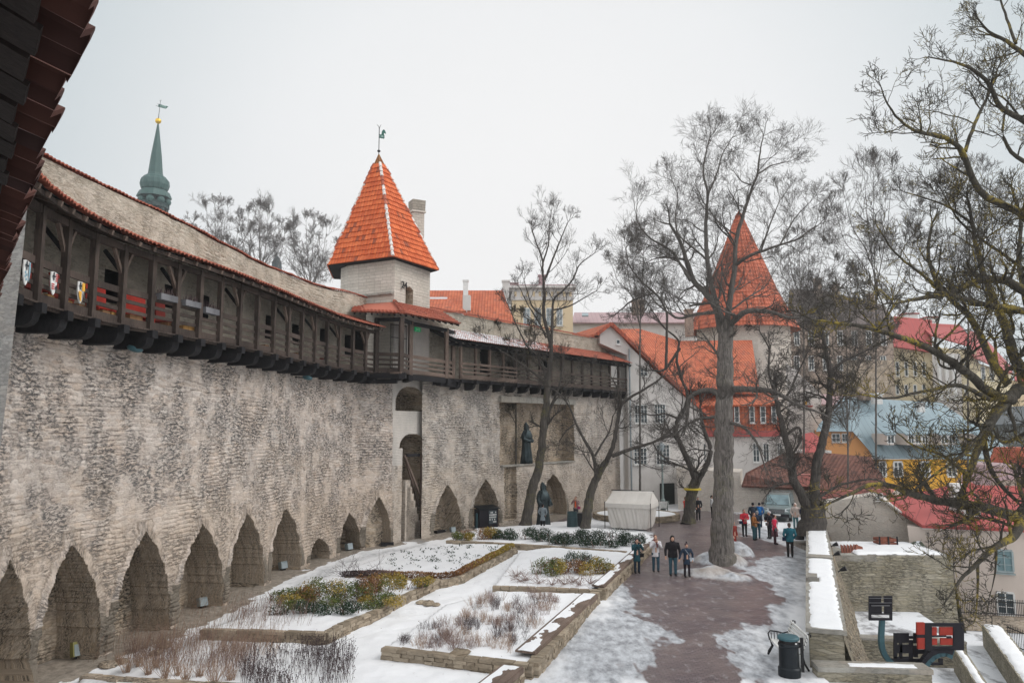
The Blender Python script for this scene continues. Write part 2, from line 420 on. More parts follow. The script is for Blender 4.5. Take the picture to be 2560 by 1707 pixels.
S_WALL = stone('limestone_rubble', (.66, .595, .54), (.46, .40, .355), (.10, .096, .094), 3.1, 8.5, rubble=1.0, dpatch=.34, wamt=.32, warm=(.58, .44, .33), joint=.10, wz=.16, lowdark=1, lowwarm=(.52, .40, .29))
S_WALL2 = stone('limestone_coursed', (.60, .55, .50), (.45, .405, .36), (.10, .098, .097), 2.6, 9, rubble=.8, dpatch=.35, wamt=.22, joint=.2, wz=.12, lowdark=1, lowwarm=(.50, .41, .32))
S_UP = stone('limestone_upper', (.58, .53, .45), (.46, .415, .34), (.14, .13, .10), 2.6, 7.5, rubble=.6, dpatch=.2, wamt=.15, joint=.15, wz=.12)
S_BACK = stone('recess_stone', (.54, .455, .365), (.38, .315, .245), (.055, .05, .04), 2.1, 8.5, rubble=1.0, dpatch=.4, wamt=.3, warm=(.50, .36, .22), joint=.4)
S_TOW = coursed('tower_ashlar', (.60, .555, .49), (.50, .46, .40), .2, .62, .55, stain=.15)
S_TOWL = plaster('tower_lower_plaster', (.50, .465, .425), (.14, .14, .14), .6, .6, .3)
S_BAST = stone('bastion_stone', (.46, .42, .335), (.32, .295, .23), (.07, .066, .055), 1.7, 9, rubble=.75, dpatch=.4, wamt=.3, warm=(.25, .2, .1))
S_EDGE = stone('garden_edging_stone', (.50, .425, .33), (.36, .30, .225), (.06, .05, .04), 3, 9, rubble=.3, dpatch=.25, wamt=.3, joint=.1, usevar=1)
S_CAP = stone('capstone', (.38, .37, .335), (.28, .27, .245), (.09, .09, .08), 1.2, 1.2, rubble=.3, dpatch=.4, wamt=.2, joint=.3)
S_PIER = stone('pier_stone', (.44, .43, .41), (.34, .33, .315), (.12, .12, .12), 3.2, 8, rubble=.5, dpatch=.2, wamt=.1, joint=.15)
TILE = tiles('clay_tiles_orange', (.52, .105, .035), (.68, .18, .065), (.20, .06, .04))
TILE_D = tiles('clay_tiles_weathered', (.30, .085, .055), (.43, .14, .09), (.16, .07, .05))
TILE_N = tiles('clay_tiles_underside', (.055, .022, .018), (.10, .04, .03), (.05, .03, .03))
TILE_S = tiles('clay_tiles_snowy', (.40, .10, .05), (.52, .16, .08), (.16, .07, .05), snow=.16)
TILE_F = tiles('far_tiles_orange', (.42, .11, .058), (.53, .165, .085), (.25, .09, .065), geo=False, tw=.3, th=.4)
TILE_R = tiles('far_tiles_red', (.42, .10, .06), (.50, .14, .08), (.22, .08, .06), geo=False, tw=.35, th=.5)
TILE_B = tiles('far_tiles_brown', (.15, .07, .055), (.22, .10, .075), (.08, .05, .045), geo=False, tw=.32, th=.38)
WOOD = wood('dark_weathered_oak', (.022, .017, .015), (.095, .070, .058))
WOOD_L = wood('grey_brown_oak', (.06, .044, .036), (.185, .135, .11))
WOOD_K = wood('black_tarred_oak', (.008, .008, .010), (.022, .021, .023))
WOOD_B = wood('brown_bench_planks', (.10, .07, .055), (.21, .155, .125))
SNOWM = None
BARK = bark('dark_bark', (.03, .028, .026), (.115, .10, .088))
BARK_G = bark('grey_trunk_bark', (.055, .050, .046), (.25, .225, .205), lichen=(.16, .16, .06), lam=.2, sc=1.3)
BARK_L = bark('lichen_bark', (.018, .017, .016), (.07, .064, .056), lichen=(.36, .26, .04), lam=1.0)
BARK_LT = bark('lichen_twigs', (.04, .036, .031), (.10, .09, .072), lichen=(.34, .26, .05), lam=.9)
BARK_TW = bark('grey_twigs', (.075, .068, .063), (.17, .155, .14))
BARK_M = bark('mossy_bark', (.035, .033, .03), (.12, .105, .09), lichen=(.17, .16, .05), lam=.5)
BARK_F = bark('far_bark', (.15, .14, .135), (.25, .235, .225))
COPPER = seam('green_copper', (.03, .07, .066), (.06, .12, .11), .35, .5)
COP_D = flat('dark_copper', (.022, .045, .044), .5)
GOLD = flat('gilded_ball', (.75, .48, .06), .3, .85)
IRON = flat('black_iron', (.018, .018, .02), .5, .3)
IRON_T = flat('dark_teal_iron', (.014, .018, .022), .4, .3)
TEAL = flat('teal_painted_steel', (.045, .105, .125), .45)
BLK = flat('black_painted_steel', (.012, .011, .016), .5)
REDP = flat('brick_red_panel', (.33, .035, .022), .5)
GLASS = flat('window_glass', (.07, .09, .10), .12, 0, .3, 1.5)
GLASS_L = flat('pale_window_glass', (.30, .35, .37), .15, 0, .2, 1)
WHT = flat('white_paint', (.68, .68, .66), .6)
P_WHITE = plaster('white_plaster', (.62, .595, .57), (.36, .33, .30), .5)
P_CREAM = plaster('cream_plaster', (.68, .55, .36), (.5, .4, .3), .3)
P_CREAM2 = plaster('pale_yellow_plaster', (.66, .58, .40), (.45, .4, .32), .3)
P_PEACH = plaster('peach_plaster', (.60, .52, .46), (.42, .35, .30), .4)
P_YEL = plaster('ochre_plaster', (.74, .40, .055), (.5, .27, .05), .25)
P_YEL2 = plaster('yellow_plaster', (.72, .60, .10), (.5, .4, .1), .25)
P_ORG = plaster('orange_plaster', (.60, .30, .12), (.4, .2, .1), .25)
P_ROUGH = stone('rough_rendered_wall', (.66, .61, .55), (.58, .53, .475), (.30, .28, .25), 3, 6, rubble=.25, dpatch=.2, wamt=.15, joint=.15)
P_BROWN = plaster('brown_stone_facade', (.34, .27, .22), (.15, .12, .10), .6)
P_PINK = plaster('pink_plaster', (.52, .20, .17), (.3, .15, .14), .4)
M_BLUE = seam('blue_grey_metal_roof', (.19, .26, .29), (.27, .345, .38), .55)
M_RED = seam('red_metal_roof', (.33, .065, .06), (.42, .095, .085), .6)
M_PURP = seam('purple_metal_roof', (.36, .24, .25), (.42, .30, .30), .6)
CANVAS = plaster('dirty_canvas', (.66, .63, .59), (.40, .36, .31), .4, 1.2, .1)
def snow_mat():
    T = NT('snow'); o = T.obj(); f = T.noise(o, 2.2, 6, .6).outputs['Fac']; g = T.noise(o, 24, 4, .6).outputs['Fac']
    c = T.mix(f, (.72, .735, .76), (.82, .825, .835)); T.bump(T.math('ADD', f, T.math('MULTIPLY', g, .12)), .5, .12)
    T.b.inputs['Specular IOR Level'].default_value = .3; return T.fin(c, .6)
SNOWM = snow_mat()
def leafm(name, a, b, snow=0):
    T = NT(name); c = T.mix(T.attr('var'), a, b)
    if snow: c = T.mix(T.ramp(T.attr('var'), ((1 - snow, 0), (1 - snow + .01, 1))), c, (.75, .77, .8))
    return T.fin(c, .65)
L_YEW = leafm('dark_yew_needles', (.012, .028, .014), (.03, .06, .03), .05)
L_GREEN = leafm('evergreen_leaves', (.045, .075, .02), (.16, .18, .045), .03)
L_GOLD = leafm('golden_winter_leaves', (.20, .15, .03), (.42, .30, .06), .015)
L_RUST = leafm('rusty_winter_leaves', (.15, .07, .03), (.30, .15, .06), .01)
L_DRY = leafm('dry_stems', (.16, .10, .085), (.28, .19, .16))
L_DARKD = leafm('dark_seed_heads', (.035, .022, .024), (.09, .06, .06))
L_TAN = leafm('tan_stems', (.26, .17, .12), (.40, .28, .20))
# ------------------------------------------------------------ paths of the town wall (plan view)
QP = [(-20, 705), (33, 731), (87, 753), (164, 774.5), (225, 793), (303.5, 809), (380, 824), (440, 834.5), (500, 845.5), (549, 854), (600, 865.7),
      (643, 873.5), (685, 882.6), (721, 892), (754.5, 899), (788, 906), (819, 912), (845, 919), (883, 923), (917, 928), (940, 930)]
YPOST = {3, 5, 7, 10, 13, 15, 17, 19}
Q1 = [gd(x, y, 10.0) for x, y in QP]
Q1 = np.array([[p.x, p.y] for p in Q1])
_s = Q1.copy(); _s[1:-1] = (Q1[:-2] + 2 * Q1[1:-1] + Q1[2:]) / 4
Q1 = _s
d0 = Q1[0] - Q1[1]
Q1E = np.vstack([Q1[0] + np.array([0.35, -1.6]), Q1])         # hidden start towards the camera
def resample(P, ds):
    P = np.asarray(P, float); L = np.concatenate([[0], np.cumsum(np.hypot(*np.diff(P, axis=0).T))])
    n = max(2, int(round(L[-1] / ds)) + 1); s = np.linspace(0, L[-1], n)
    return np.stack([np.interp(s, L, P[:, 0]), np.interp(s, L, P[:, 1])], 1), s
def normals(P):
    d = np.gradient(P, axis=0); d /= np.linalg.norm(d, axis=1)[:, None]
    return np.stack([d[:, 1], -d[:, 0]], 1)
def offset(P, o):
    Pd, s = resample(P, .5); N = normals(Pd)
    for _ in range(4): N[1:-1] = (N[:-2] + N[1:-1] + N[2:]) / 3
    N /= np.linalg.norm(N, axis=1)[:, None]
    return Pd + N * o
def hit(P, px, py):
    """arc length and height where the sight line meets the vertical surface over path P"""
    P = np.asarray(P); L = np.concatenate([[0], np.cumsum(np.hypot(*np.diff(P, axis=0).T))]); d = ray(px, py); best = None
    for i in range(len(P) - 1):
        ax, ay = P[i]; bx, by = P[i + 1][0] - ax, P[i + 1][1] - ay
        den = d.x * by - d.y * bx
        if abs(den) < 1e-9: continue
        t = (ax * d.y - ay * d.x) / -den if False else (d.x * -ay + d.y * ax) / (d.x * by - d.y * bx)
        lo = -.3 if i else -40; hi = 1.3 if i < len(P) - 2 else 40
        if lo <= t <= hi and (best is None or 0 <= t <= 1):
            x = ax + bx * t; y = ay + by * t
            if y > 1: best = (L[i] + t * (L[i + 1] - L[i]), CAMZ + d.z * y / d.y)
    return best
def pathpt(P, s, o=0.0, z=0.0):
    P = np.asarray(P); L = np.concatenate([[0], np.cumsum(np.hypot(*np.diff(P, axis=0).T))])
    def f(q): return np.array([np.interp(q, L, P[:, 0]), np.interp(q, L, P[:, 1])])
    a = f(max(s - .3, 0)); b = f(min(s + .3, L[-1])); d = (b - a) / np.linalg.norm(b - a); p = f(s)
    return Vector((p[0] + d[1] * o, p[1] - d[0] * o, z)), Vector((d[0], d[1], 0)), Vector((d[1], -d[0], 0))

def heightfield(P, z0, z1, ds, dz, recess=(), amp=.035, batter=.0, bexp=2, mats=None, ztop=None, rubble=True, ring=True, matz=None):
    Pr, S = resample(P, ds); N = normals(Pr)
    for _ in range(8): N[1:-1] = (N[:-2] + N[1:-1] + N[2:]) / 3
    N /= np.linalg.norm(N, axis=1)[:, None]
    nz = max(2, int(round((z1 - z0) / dz)) + 1)
    T = np.linspace(0, 1, nz)
    top = np.full(len(S), z1) if ztop is None else ztop(S)
    SS, TT = np.meshgrid(S, T, indexing='ij'); ZZ = z0 + TT * (top[:, None] - z0)
    # rough stones: rows of irregular blocks
    zz = ZZ + .38 * (fbm(SS * .45, ZZ * .7, 4) - .5); rows = np.floor(zz / .15).astype(int)
    col = np.floor((SS + _L[rows & 255, 7] * .5) / (.30 + .25 * _L[rows & 255, 11])).astype(int)
    blk = _L[col & 255, rows & 255] - .5
    frac = zz / .15 - rows
    edge = np.minimum(frac, 1 - frac) < .16
    rm = np.clip((fbm(SS * .42 + 9, ZZ * .55, 5) - .44) * 8, .12, 1) if rubble else .5
    off = amp * .8 * rm * (blk * 1.3 - edge * .9) + .07 * (fbm(SS * .5, ZZ * .5, 4) - .5) * 2 * (1 if amp > .02 else .3)
    off += batter * (1 - (ZZ - z0) / (z1 - z0)) ** bexp
    U = SS.copy(); W = ZZ.copy(); back = np.zeros(SS.shape, bool)
    for r in recess:
        c, w, H = r['s'], r['w'], r['H']; h0 = r.get('h0', 0); b0 = r.get('z0', -.5); dep = r['d']; ex = r.get('e', 2.9)
        jit = .045 * (fbm(SS * 1.8 + c, ZZ * 1.8, 5) - .5) * 2 * r.get('j', 1)
        t = np.clip((ZZ - h0) / max(H - h0, 1e-3), 0, 1)
        hw = w * (1 - t ** ex) if r.get('k') != 'rect' else np.where(ZZ <= H, w, 0)
        if r.get('k') == 'round': hw = w * np.sqrt(np.clip(1 - t * t, 0, 1))
        x = SS - c; inside = (np.abs(x) + jit < hw) & (ZZ > b0) & (ZZ < H + 0)
        sk = r.get('skew', 0)
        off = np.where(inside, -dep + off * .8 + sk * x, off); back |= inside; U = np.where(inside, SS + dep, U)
        if ring and r.get('k') != 'rect':
            rg = (~inside) & (np.abs(x) < hw + .38 + .1 * blk) & (ZZ > h0 + .2) & (ZZ < H + .42)
            top_ = (~inside) & (ZZ >= H - .2) & (np.abs(x) < .38) & (ZZ < H + .42)
            rg |= top_
            dist = np.abs(x) - hw; tang = ZZ + np.abs(x) * .3
            ang = np.arctan2(ZZ - H * .45, x)
            rr = np.hypot(x, ZZ - H * .45)
            U = np.where(rg, rr * 1.0 + 3.1, U); W = np.where(rg, ang * (H * .5), W)
            off = np.where(rg, off + .02 + .03 * np.sin(ang * H * 3.4), off)
    X = Pr[:, 0][:, None] + N[:, 0][:, None] * off; Y = Pr[:, 1][:, None] + N[:, 1][:, None] * off
    V = np.stack([X, Y, ZZ], 2).reshape(-1, 3); ns, nzz = SS.shape
    i, j = np.meshgrid(np.arange(ns - 1), np.arange(nzz - 1), indexing='ij'); a = (i * nzz + j).ravel()
    F = np.stack([a, a + 1, a + nzz + 1, a + nzz], 1)[:, ::-1]
    uv = np.stack([U.ravel(), W.ravel()], 1)
    bc = (back[:-1, :-1] | back[1:, 1:] | back[1:, :-1] | back[:-1, 1:]).ravel()
    zc = ZZ[:-1, :-1].ravel()
    return V, F, uv, bc, zc
def add_hf(mb, res, mi_wall=0, mi_back=1, zsplit=None):
    V, F, uv, bc, zc = res; n = len(V)
    m = np.where(bc, mi_back, mi_wall)
    if zsplit:
        for zt, k in zsplit: m = np.where((zc > zt) & (~bc), k, m)
    mb.blocks.append((V, F, 0, None, uv)); mb._mi = m
    return m
def build_hf(name, res, mats, parent=None, mi=None):
    mb = MB(); V, F, uv, bc, zc = res; mb.blocks.append((V, F, 0, None, uv))
    o = mb.build(name, mats, parent)
    m = bc.astype(np.int32) if mi is None else mi(bc, zc).astype(np.int32)
    o.data.polygons.foreach_set('material_index', m); return o
W1 = offset(Q1E, -1.15)
W1 = np.vstack([W1, [[-7.95, 44.0], [-7.12, 45.05]]])
def arch1(apx, apy, l, r, d=1.4, **k):
    sa, za = hit(W1, apx, apy); sl_, _ = hit(W1, l, apy); sr, _ = hit(W1, r, apy)
    return dict(s=sa, w=(sr - sl_) / 2, H=za, d=d, **k)
ARCH1 = [arch1(11, 1400, -70, 60), arch1(174, 1362, 95, 247), arch1(358, 1330, 285, 418), arch1(500, 1311, 445, 552), arch1(613, 1284, 572, 656),
         arch1(711, 1273, 672, 745), arch1(789, 1344, 765, 812, d=.9), arch1(869, 1282.5, 843, 896), arch1(945, 1242, 912, 972, d=.55)]
tw = thing('town_wall', 'long curving medieval limestone town wall with a row of pointed arch niches along its foot', 'wall', (W1[8][0], W1[8][1], 0))
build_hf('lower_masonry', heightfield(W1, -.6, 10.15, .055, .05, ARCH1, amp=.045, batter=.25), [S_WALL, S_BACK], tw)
# low seats of stone in front of the niches
UP1 = offset(Q1E, -1.75)
UP1 = np.vstack([UP1, [[-8.9, 45.5]]])
def rect1(l, r, yt, yb, P=UP1, d=.55):
    a, zt = hit(P, l, yt); b, _ = hit(P, r, yt); m, zb = hit(P, (l + r) / 2, yb)
    return dict(s=(a + b) / 2, w=abs(b - a) / 2, H=zt, z0=zb, d=d, k='rect', j=.6)
UREC = [rect1(52, 75, 640, 700), rect1(267, 296, 673, 754), rect1(413, 433, 711, 769), rect1(509, 523, 738, 800), rect1(665, 678, 790, 846), rect1(733, 749, 812, 861),
        rect1(802, 814, 822, 862), rect1(865, 878, 837, 886), rect1(887, 910, 825, 885)]
ztop = lambda S: 14.52 + .10 * (fbm(S * .25, S * 0, 3) - .5) * 2 + .12 * np.sin(S * .23)
build_hf('upper_masonry', heightfield(UP1, 9.8, 14.5, .09, .075, UREC, amp=.03, ztop=ztop, ring=False), [S_UP, IRON], tw)  # recess faces coloured black for the dark inside the openings, not ironwork
def tile_patch(mb, C, sz, seed=0):
    pass
def tile_surface(mb, F, nu, nv, amp=.045, lip=.035, mi=0, curve=5, sink=0.0):
    """F(u,v)->(points,normals) arrays, u in tile columns, v in courses from the eave up; every tile has its own arched faces"""
    a = np.linspace(0, 1, curve); k = len(a)
    I, J = np.meshgrid(np.arange(nu), np.arange(nv), indexing='ij'); I = I.ravel(); J = J.ravel(); n = len(I)
    Vs = []
    for (v, h) in ((0.0, lip), (1.04, 0.0), (0.0, lip - .03)):
        for q in range(k):
            u_ = I + a[q]; v_ = J + v
            P, N = F(u_, v_)
            hh = h + math.sin(math.pi * a[q]) * amp - (amp * .4 if a[q] in (0, 1) else 0) + (RNG.random(n) - .5) * .008
            if v == 0.0 and h != lip: hh = hh - .01
            Vs.append(P + N * hh[:, None])
    V = np.stack(Vs, 1).reshape(-1, 3); base = np.arange(n) * 3 * k; Fs = []
    for q in range(k - 1):
        Fs.append(np.stack([base + q, base + q + 1, base + k + q + 1, base + k + q], 1))
        Fs.append(np.stack([base + 2 * k + q, base + 2 * k + q + 1, base + q + 1, base + q], 1))
    var = RNG.random(n); mb.blocks.append((V, np.concatenate(Fs), mi, np.tile(var, len(Fs)), None))
def path_roof(mb, P, o0, z0, o1, z1, tw=.21, th=.36, mi=0, s0=0, s1=None, amp=.045, zf=None, jag=.015):
    Pd, S = resample(P, .25); N = normals(Pd)
    for _ in range(6): N[1:-1] = (N[:-2] + N[1:-1] + N[2:]) / 3
    L = S[-1] if s1 is None else s1; nu = int((L - s0) / tw); slope = math.hypot(o1 - o0, z1 - z0); nv = max(1, int(round(slope / th)))
    def F(u, v):
        s = s0 + u * (L - s0) / nu; x = np.interp(s, S, Pd[:, 0]); y = np.interp(s, S, Pd[:, 1]); nx = np.interp(s, S, N[:, 0]); ny = np.interp(s, S, N[:, 1])
        f = v / nv; o = o0 + (o1 - o0) * f + jag * (_L[(np.floor(u - 1e-6).astype(int) * 7) & 255, 3] - .5) * 2 * (v < 1.01); z = z0 + (z1 - z0) * f + (zf(s) if zf else 0)
        P_ = np.stack([x + nx * o, y + ny * o, z], 1)
        c = (o0 - o1) / slope; sn = (z1 - z0) / slope
        return P_, np.stack([nx * sn, ny * sn, np.full(len(x), c)], 1)
    tile_surface(mb, F, nu, nv, amp=amp, mi=mi)
def tri_roof(mb, O, Ua, uhi, ulo, Vdir, vlen, tw=.23, th=.36, mi=0, amp=.05, curve=4):
    """tiled facet: O origin on the eave, Ua unit vector along eave, Vdir unit up-slope; tiles clipped to [ulo(v), uhi(v)]"""
    O = Vector(O); Ua = Vector(Ua); Vd = Vector(Vdir); Nn = Ua.cross(Vd).normalized()
    if Nn.z < 0: Nn = -Nn
    nv = max(1, int(round(vlen / th))); th = vlen / nv
    for j in range(nv):
        lo, hi = ulo(j * th), uhi(j * th); i0 = int(math.floor(lo / tw)); i1 = int(math.ceil(hi / tw))
        for i in range(i0, i1):
            jit = random.uniform(-.012, .012); vs = []; ok = False
            for (vv, h) in ((j * th + jit, .06), ((j + 1.04) * th + jit, 0), (j * th + jit, .005)):
                lo_, hi_ = ulo(min(max(vv, 0), vlen)), uhi(min(max(vv, 0), vlen))
                for q in range(curve):
                    a = q / (curve - 1); u = (i + a) * tw; uc = min(max(u, lo_), hi_)
                    if uc == u: ok = True
                    vs.append(O + Ua * uc + Vd * vv + Nn * (h + math.sin(math.pi * a) * amp))
            if not ok: continue
            fs = []; k = curve
            for q in range(k - 1): fs += [(q, q + 1, k + q + 1, k + q), (2 * k + q, 2 * k + q + 1, q + 1, q)]
            mb.add(vs, fs, mi)
m = MB(); path_roof(m, UP1, .07, 14.56, -.5, 14.74, tw=.17, th=.30, amp=.035, zf=lambda s: .10 * (fbm(s * .25, s * 0, 3) - .5) * 2 + .12 * np.sin(s * .23) + .05 * (fbm(s * 1.5, s * 0, 2) - .5))
path_roof(m, UP1, -1.12, 14.5, -.5, 14.74, tw=.2, th=.34, amp=.05, zf=lambda s: .12 * np.sin(s * .23))
m.build('coping_tiles', TILE_D, tw)
m = MB(); Pb = offset(Q1E, -2.75)
for i in range(len(Pb) - 1): m.add([(Pb[i][0], Pb[i][1], -.5), (Pb[i + 1][0], Pb[i + 1][1], -.5), (Pb[i + 1][0], Pb[i + 1][1], 14.55), (Pb[i][0], Pb[i][1], 14.55)], [(0, 3, 2, 1)])
m.build('rear_face', S_UP, tw)
# stone pier of the camera's own tower at the far left
pp = [at(-260, 1000, 15.2), at(31, 1000, 14.6), at(10, 1000, 17.5), at(-260, 1000, 18)]
m = MB()
pier = thing('stone_pier', 'pale stone corner of the nearer tower at the left edge of the wall', 'pier', (pp[0].x, pp[0].y, 0))
vs = []
for z, k in ((-.5, -.42), (4, -.28), (8, -.1), (10.6, 0), (12.4, .03)):
    for i, p in enumerate(pp): vs.append((p.x + (k if i in (1, 2) else 0), p.y, z))
fs = [(a * 4 + i, a * 4 + (i + 1) % 4, a * 4 + 4 + (i + 1) % 4, a * 4 + 4 + i) for a in range(4) for i in range(4)] + [(16, 17, 18, 19)]
m.add(vs, fs); m.build('masonry', S_PIER, pier)

# ------------------------------------------------------------ timber wall-walk (first gallery)
ga = thing('timber_gallery', 'dark roofed timber wall walk of eighteen bays on brackets along the big curving wall', 'gallery', (Q1[0][0], Q1[0][1], 10))
LQ = np.concatenate([[0], np.cumsum(np.hypot(*np.diff(Q1, axis=0).T))])
for i in range(len(Q1)):
    p, d, n = pathpt(Q1, LQ[i]); m = MB(); j = random.uniform(-.02, .02)
    m.box((p.x - n.x * .06, p.y - n.y * .06, 11.15), (.175, .175, 2.5), Matrix.Rotation(math.atan2(d.y, d.x) + j, 3, 'Z'))
    pst = m.build('post', WOOD, ga)
    if i in YPOST:
        for sg in (-1, 1):
            m = MB(); b = p - n * .1; m.bar((b.x, b.y, 11.45), (b.x + d.x * .42 * sg, b.y + d.y * .42 * sg, 12.22), .09, .1, n)
            m.build('brace', WOOD_L, pst)
        m = MB(); m.bar((b.x + n.x * .02, b.y + n.y * .02, 11.5), (b.x - n.x * .6, b.y - n.y * .6, 12.25), .1, .1); m.build('brace', WOOD_K, pst)
    # bracket: joist plus rounded corbel
    m = MB(); a = p - n * 1.3; e = p + n * .16
    m.bar((a.x, a.y, 9.84), (e.x, e.y, 9.84), .26, .24)
    prof = [(-1.3, 9.72), (-1.3, 9.38), (-.28, 9.38), (-.12, 9.44), (-.04, 9.54), (0, 9.72)]
    for sd_ in (1,):
        poly = [p + n * q[0] - d * .17 + Vector((0, 0, q[1])) for q in prof]
        m.prism(poly, d * .34)
    m.build('bracket', WOOD_K, ga)
for i in range(len(Q1) - 1):
    m = MB()
    for zc, h, w in ((11.03, .19, .07), (10.72, .11, .05), (10.44, .11, .05), (10.13, .22, .06)):
        a, d, n = pathpt(Q1, LQ[i]); b, _, _ = pathpt(Q1, LQ[i + 1]); j = random.uniform(-.02, .02)
        m.bar((a.x - n.x * .13, a.y - n.y * .13, zc + j), (b.x - n.x * .13, b.y - n.y * .13, zc + random.uniform(-.02, .02)), w, h, var=random.random())
    m.build('railing', WOOD, ga)
m = MB(); Pf, S = resample(Q1E, .28)
for i in range(len(Pf) - 1):
    a, d, n = pathpt(Q1E, S[i] + .14); m.bar((a.x - n.x * 1.8, a.y - n.y * 1.8, 9.97), (a.x + n.x * .04, a.y + n.y * .04, 9.97), .265, .05)
m.build('floor_planks', WOOD, ga)
m = MB()
for i in range(len(Q1E) - 1):
    for o, z, w, h in ((-.1, 12.30, .2, .18), (-.1, 9.9 + .02, .1, .08), (.40, 12.40, .04, .12)):
        LE = np.concatenate([[0], np.cumsum(np.hypot(*np.diff(Q1E, axis=0).T))])
        a, d, n = pathpt(Q1E, LE[i], o); b, _, _ = pathpt(Q1E, LE[i + 1], o)
        m.bar((a.x, a.y, z), (b.x, b.y, z), w, h)
m.build('wall_plate', WOOD, ga)
m = MB(); SL = (13.28 - 12.46) / 2.35
for s in np.arange(.3, LE[-1], .72):
    a, _, _ = pathpt(Q1E, s, .52, 12.38); b, _, _ = pathpt(Q1E, s, -1.75, 13.12); m.bar(a, b, .1, .13)
m.build('rafters', WOOD_L, ga)
m = MB(); path_roof(m, Q1E, .62, 12.52, -1.75, 13.30, tw=.205, th=.37); m.build('tile_roof', TILE_D, ga)
m = MB(); Pd = offset(Q1E, .5); Pe = offset(Q1E, -1.75)
for i in range(len(Pd) - 1): m.add([(Pd[i][0], Pd[i][1], 12.47), (Pd[i + 1][0], Pd[i + 1][1], 12.47), (Pe[i + 1][0], Pe[i + 1][1], 13.22), (Pe[i][0], Pe[i][1], 13.22)], [(0, 1, 2, 3)])
m.build('roof_boards', WOOD_K, ga)

# ------------------------------------------------------------ round-backed tower
TC = Vector((-7.14, 45.0, 0)); TR = Vector((-5.38, 48.6, 0)); TR2 = Vector((-8.2, 51.4, 0)); TL2 = Vector((-11.6, 50.6, 0)); TL = Vector((-11.0, 47.55, 0)); TM = Vector((-10.35, 46.7, 0))
to = thing('tower', 'square limestone tower with steep bright orange tiled spire roof, joined to both wall walks', 'tower', (-8.2, 47.6, 0))
FT = np.array([[TC.x, TC.y], [TR.x, TR.y]])
def rT(l, r, yt, yb, **k):
    a, zt = hit(FT, l, yt); b, _ = hit(FT, r, yt); _, zb = hit(FT, (l + r) / 2, yb)
    return dict(s=(a + b) / 2, w=abs(b - a) / 2, H=zt, z0=zb, **k)
TREC = [rT(991, 1060, 964, 1026, d=1.6, k='round', h0=8.0, j=.3), rT(1000, 1061, 1085, 1118, d=1.8, k='round', h0=5.5, j=.5), rT(1007, 1063, 1118, 1360, d=1.8, k='rect', j=.4),
        rT(1015, 1033, 716, 764, d=.5, k='round', h0=14.6, j=.1)]
TREC[0]['h0'] = TREC[0]['H'] - .9; TREC[1]['h0'] = TREC[1]['H'] - .75; TREC[3]['h0'] = TREC[3]['H'] - .25
res = heightfield(FT, -.6, 17.0, .05, .05, TREC, amp=.02, rubble=False, ring=False)
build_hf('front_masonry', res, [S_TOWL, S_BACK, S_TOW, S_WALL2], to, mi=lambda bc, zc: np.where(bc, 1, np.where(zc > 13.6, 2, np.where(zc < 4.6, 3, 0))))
m = MB(); ring_ = [TC, TM, TL, TL2, TR2, TR]
for a, b in zip(ring_[:-1], ring_[1:]):
    m.add([(a.x, a.y, -.6), (b.x, b.y, -.6), (b.x, b.y, 17.0), (a.x, a.y, 17.0)], [(0, 3, 2, 1)])
m.build('side_masonry', S_TOW, to)
m = MB(); a = TC.lerp(TM, .02); b = TC.lerp(TM, .72)
nf = Vector(((TM - TC).y, -(TM - TC).x, 0)).normalized(); nf = nf if nf.y < 0 else -nf
m.bar((a.x + nf.x * .1, a.y + nf.y * .1, 14.95), (b.x + nf.x * .1, b.y + nf.y * .1, 14.95), .22, .14); m.build('string_course', S_CAP, to)
zE = 17.0
EC = at(982, 643, 44.2); ER = at(1095, 675, 48.3); EL = at(820, 663, 46.6); EM = at(852, 653, 45.9)
zE = (EC.z + ER.z + EL.z) / 3
EB = [Vector((p[0], p[1], zE)) for p in ((EC.x, EC.y), (ER.x, ER.y), (-8.0, 52.2), (-12.3, 51.2), (EL.x, EL.y))]
AP = at(947, 384, 47.4)
m = MB()
for a, b in zip(EB, EB[1:] + EB[:1]):
    U = (b - a); Lw = U.length; U /= Lw; w = AP - a; ua = w.dot(U); V = w - U * ua; vl = V.length; V /= vl
    vl2 = vl * .90
    tri_roof(m, a, U, lambda v, Lw=Lw, ua=ua, vl=vl: Lw + (ua - Lw) * v / vl, lambda v, ua=ua, vl=vl: ua * v / vl, V, vl2, tw=.235, th=.36, amp=.055)
    m.add([a, b, AP], [(0, 1, 2)])
rf = m.build('tiled_roof', TILE, to)
m = MB()
for p in EB:
    n = int((AP - p).length * .9 / .38)
    for k in range(n):
        a = p.lerp(AP, k * .9 / n); b = p.lerp(AP, (k + 1.15) * .9 / n); m.tube([a + Vector((0, 0, .06)), b], [.11, .085], 7, mi=1 if mnoise.noise(Vector((k * .33, p.x, p.y))) + random.uniform(-.25, .25) > -.08 else 0)
m.build('hip_tiles', [TILE_D, flat('snow_dusted_hip_tile', (.62, .58, .55), .7, 0, .4, 9)], rf)
m = MB(); cap0 = AP.z - (AP.z - zE) * .115
ctr = Vector((sum(p.x for p in EB) / 5, sum(p.y for p in EB) / 5, 0))
rr = [p.lerp(AP, .885) for p in EB]
m.add(rr + [AP], [(i, (i + 1) % 5, 5) for i in range(5)])
for p in rr: m.bar(p, AP + (AP - p).normalized() * .0, .02, .02)
m.build('metal_cap', flat('bronze_sheet', (.30, .18, .08), .4, .6, .3, 8), to)
m = MB()
for a, b in zip(EB, EB[1:] + EB[:1]): m.add([a, b, Vector((ctr.x, ctr.y, zE + .0))], [(0, 2, 1)])
m.build('eave_soffit', WOOD_K, to)
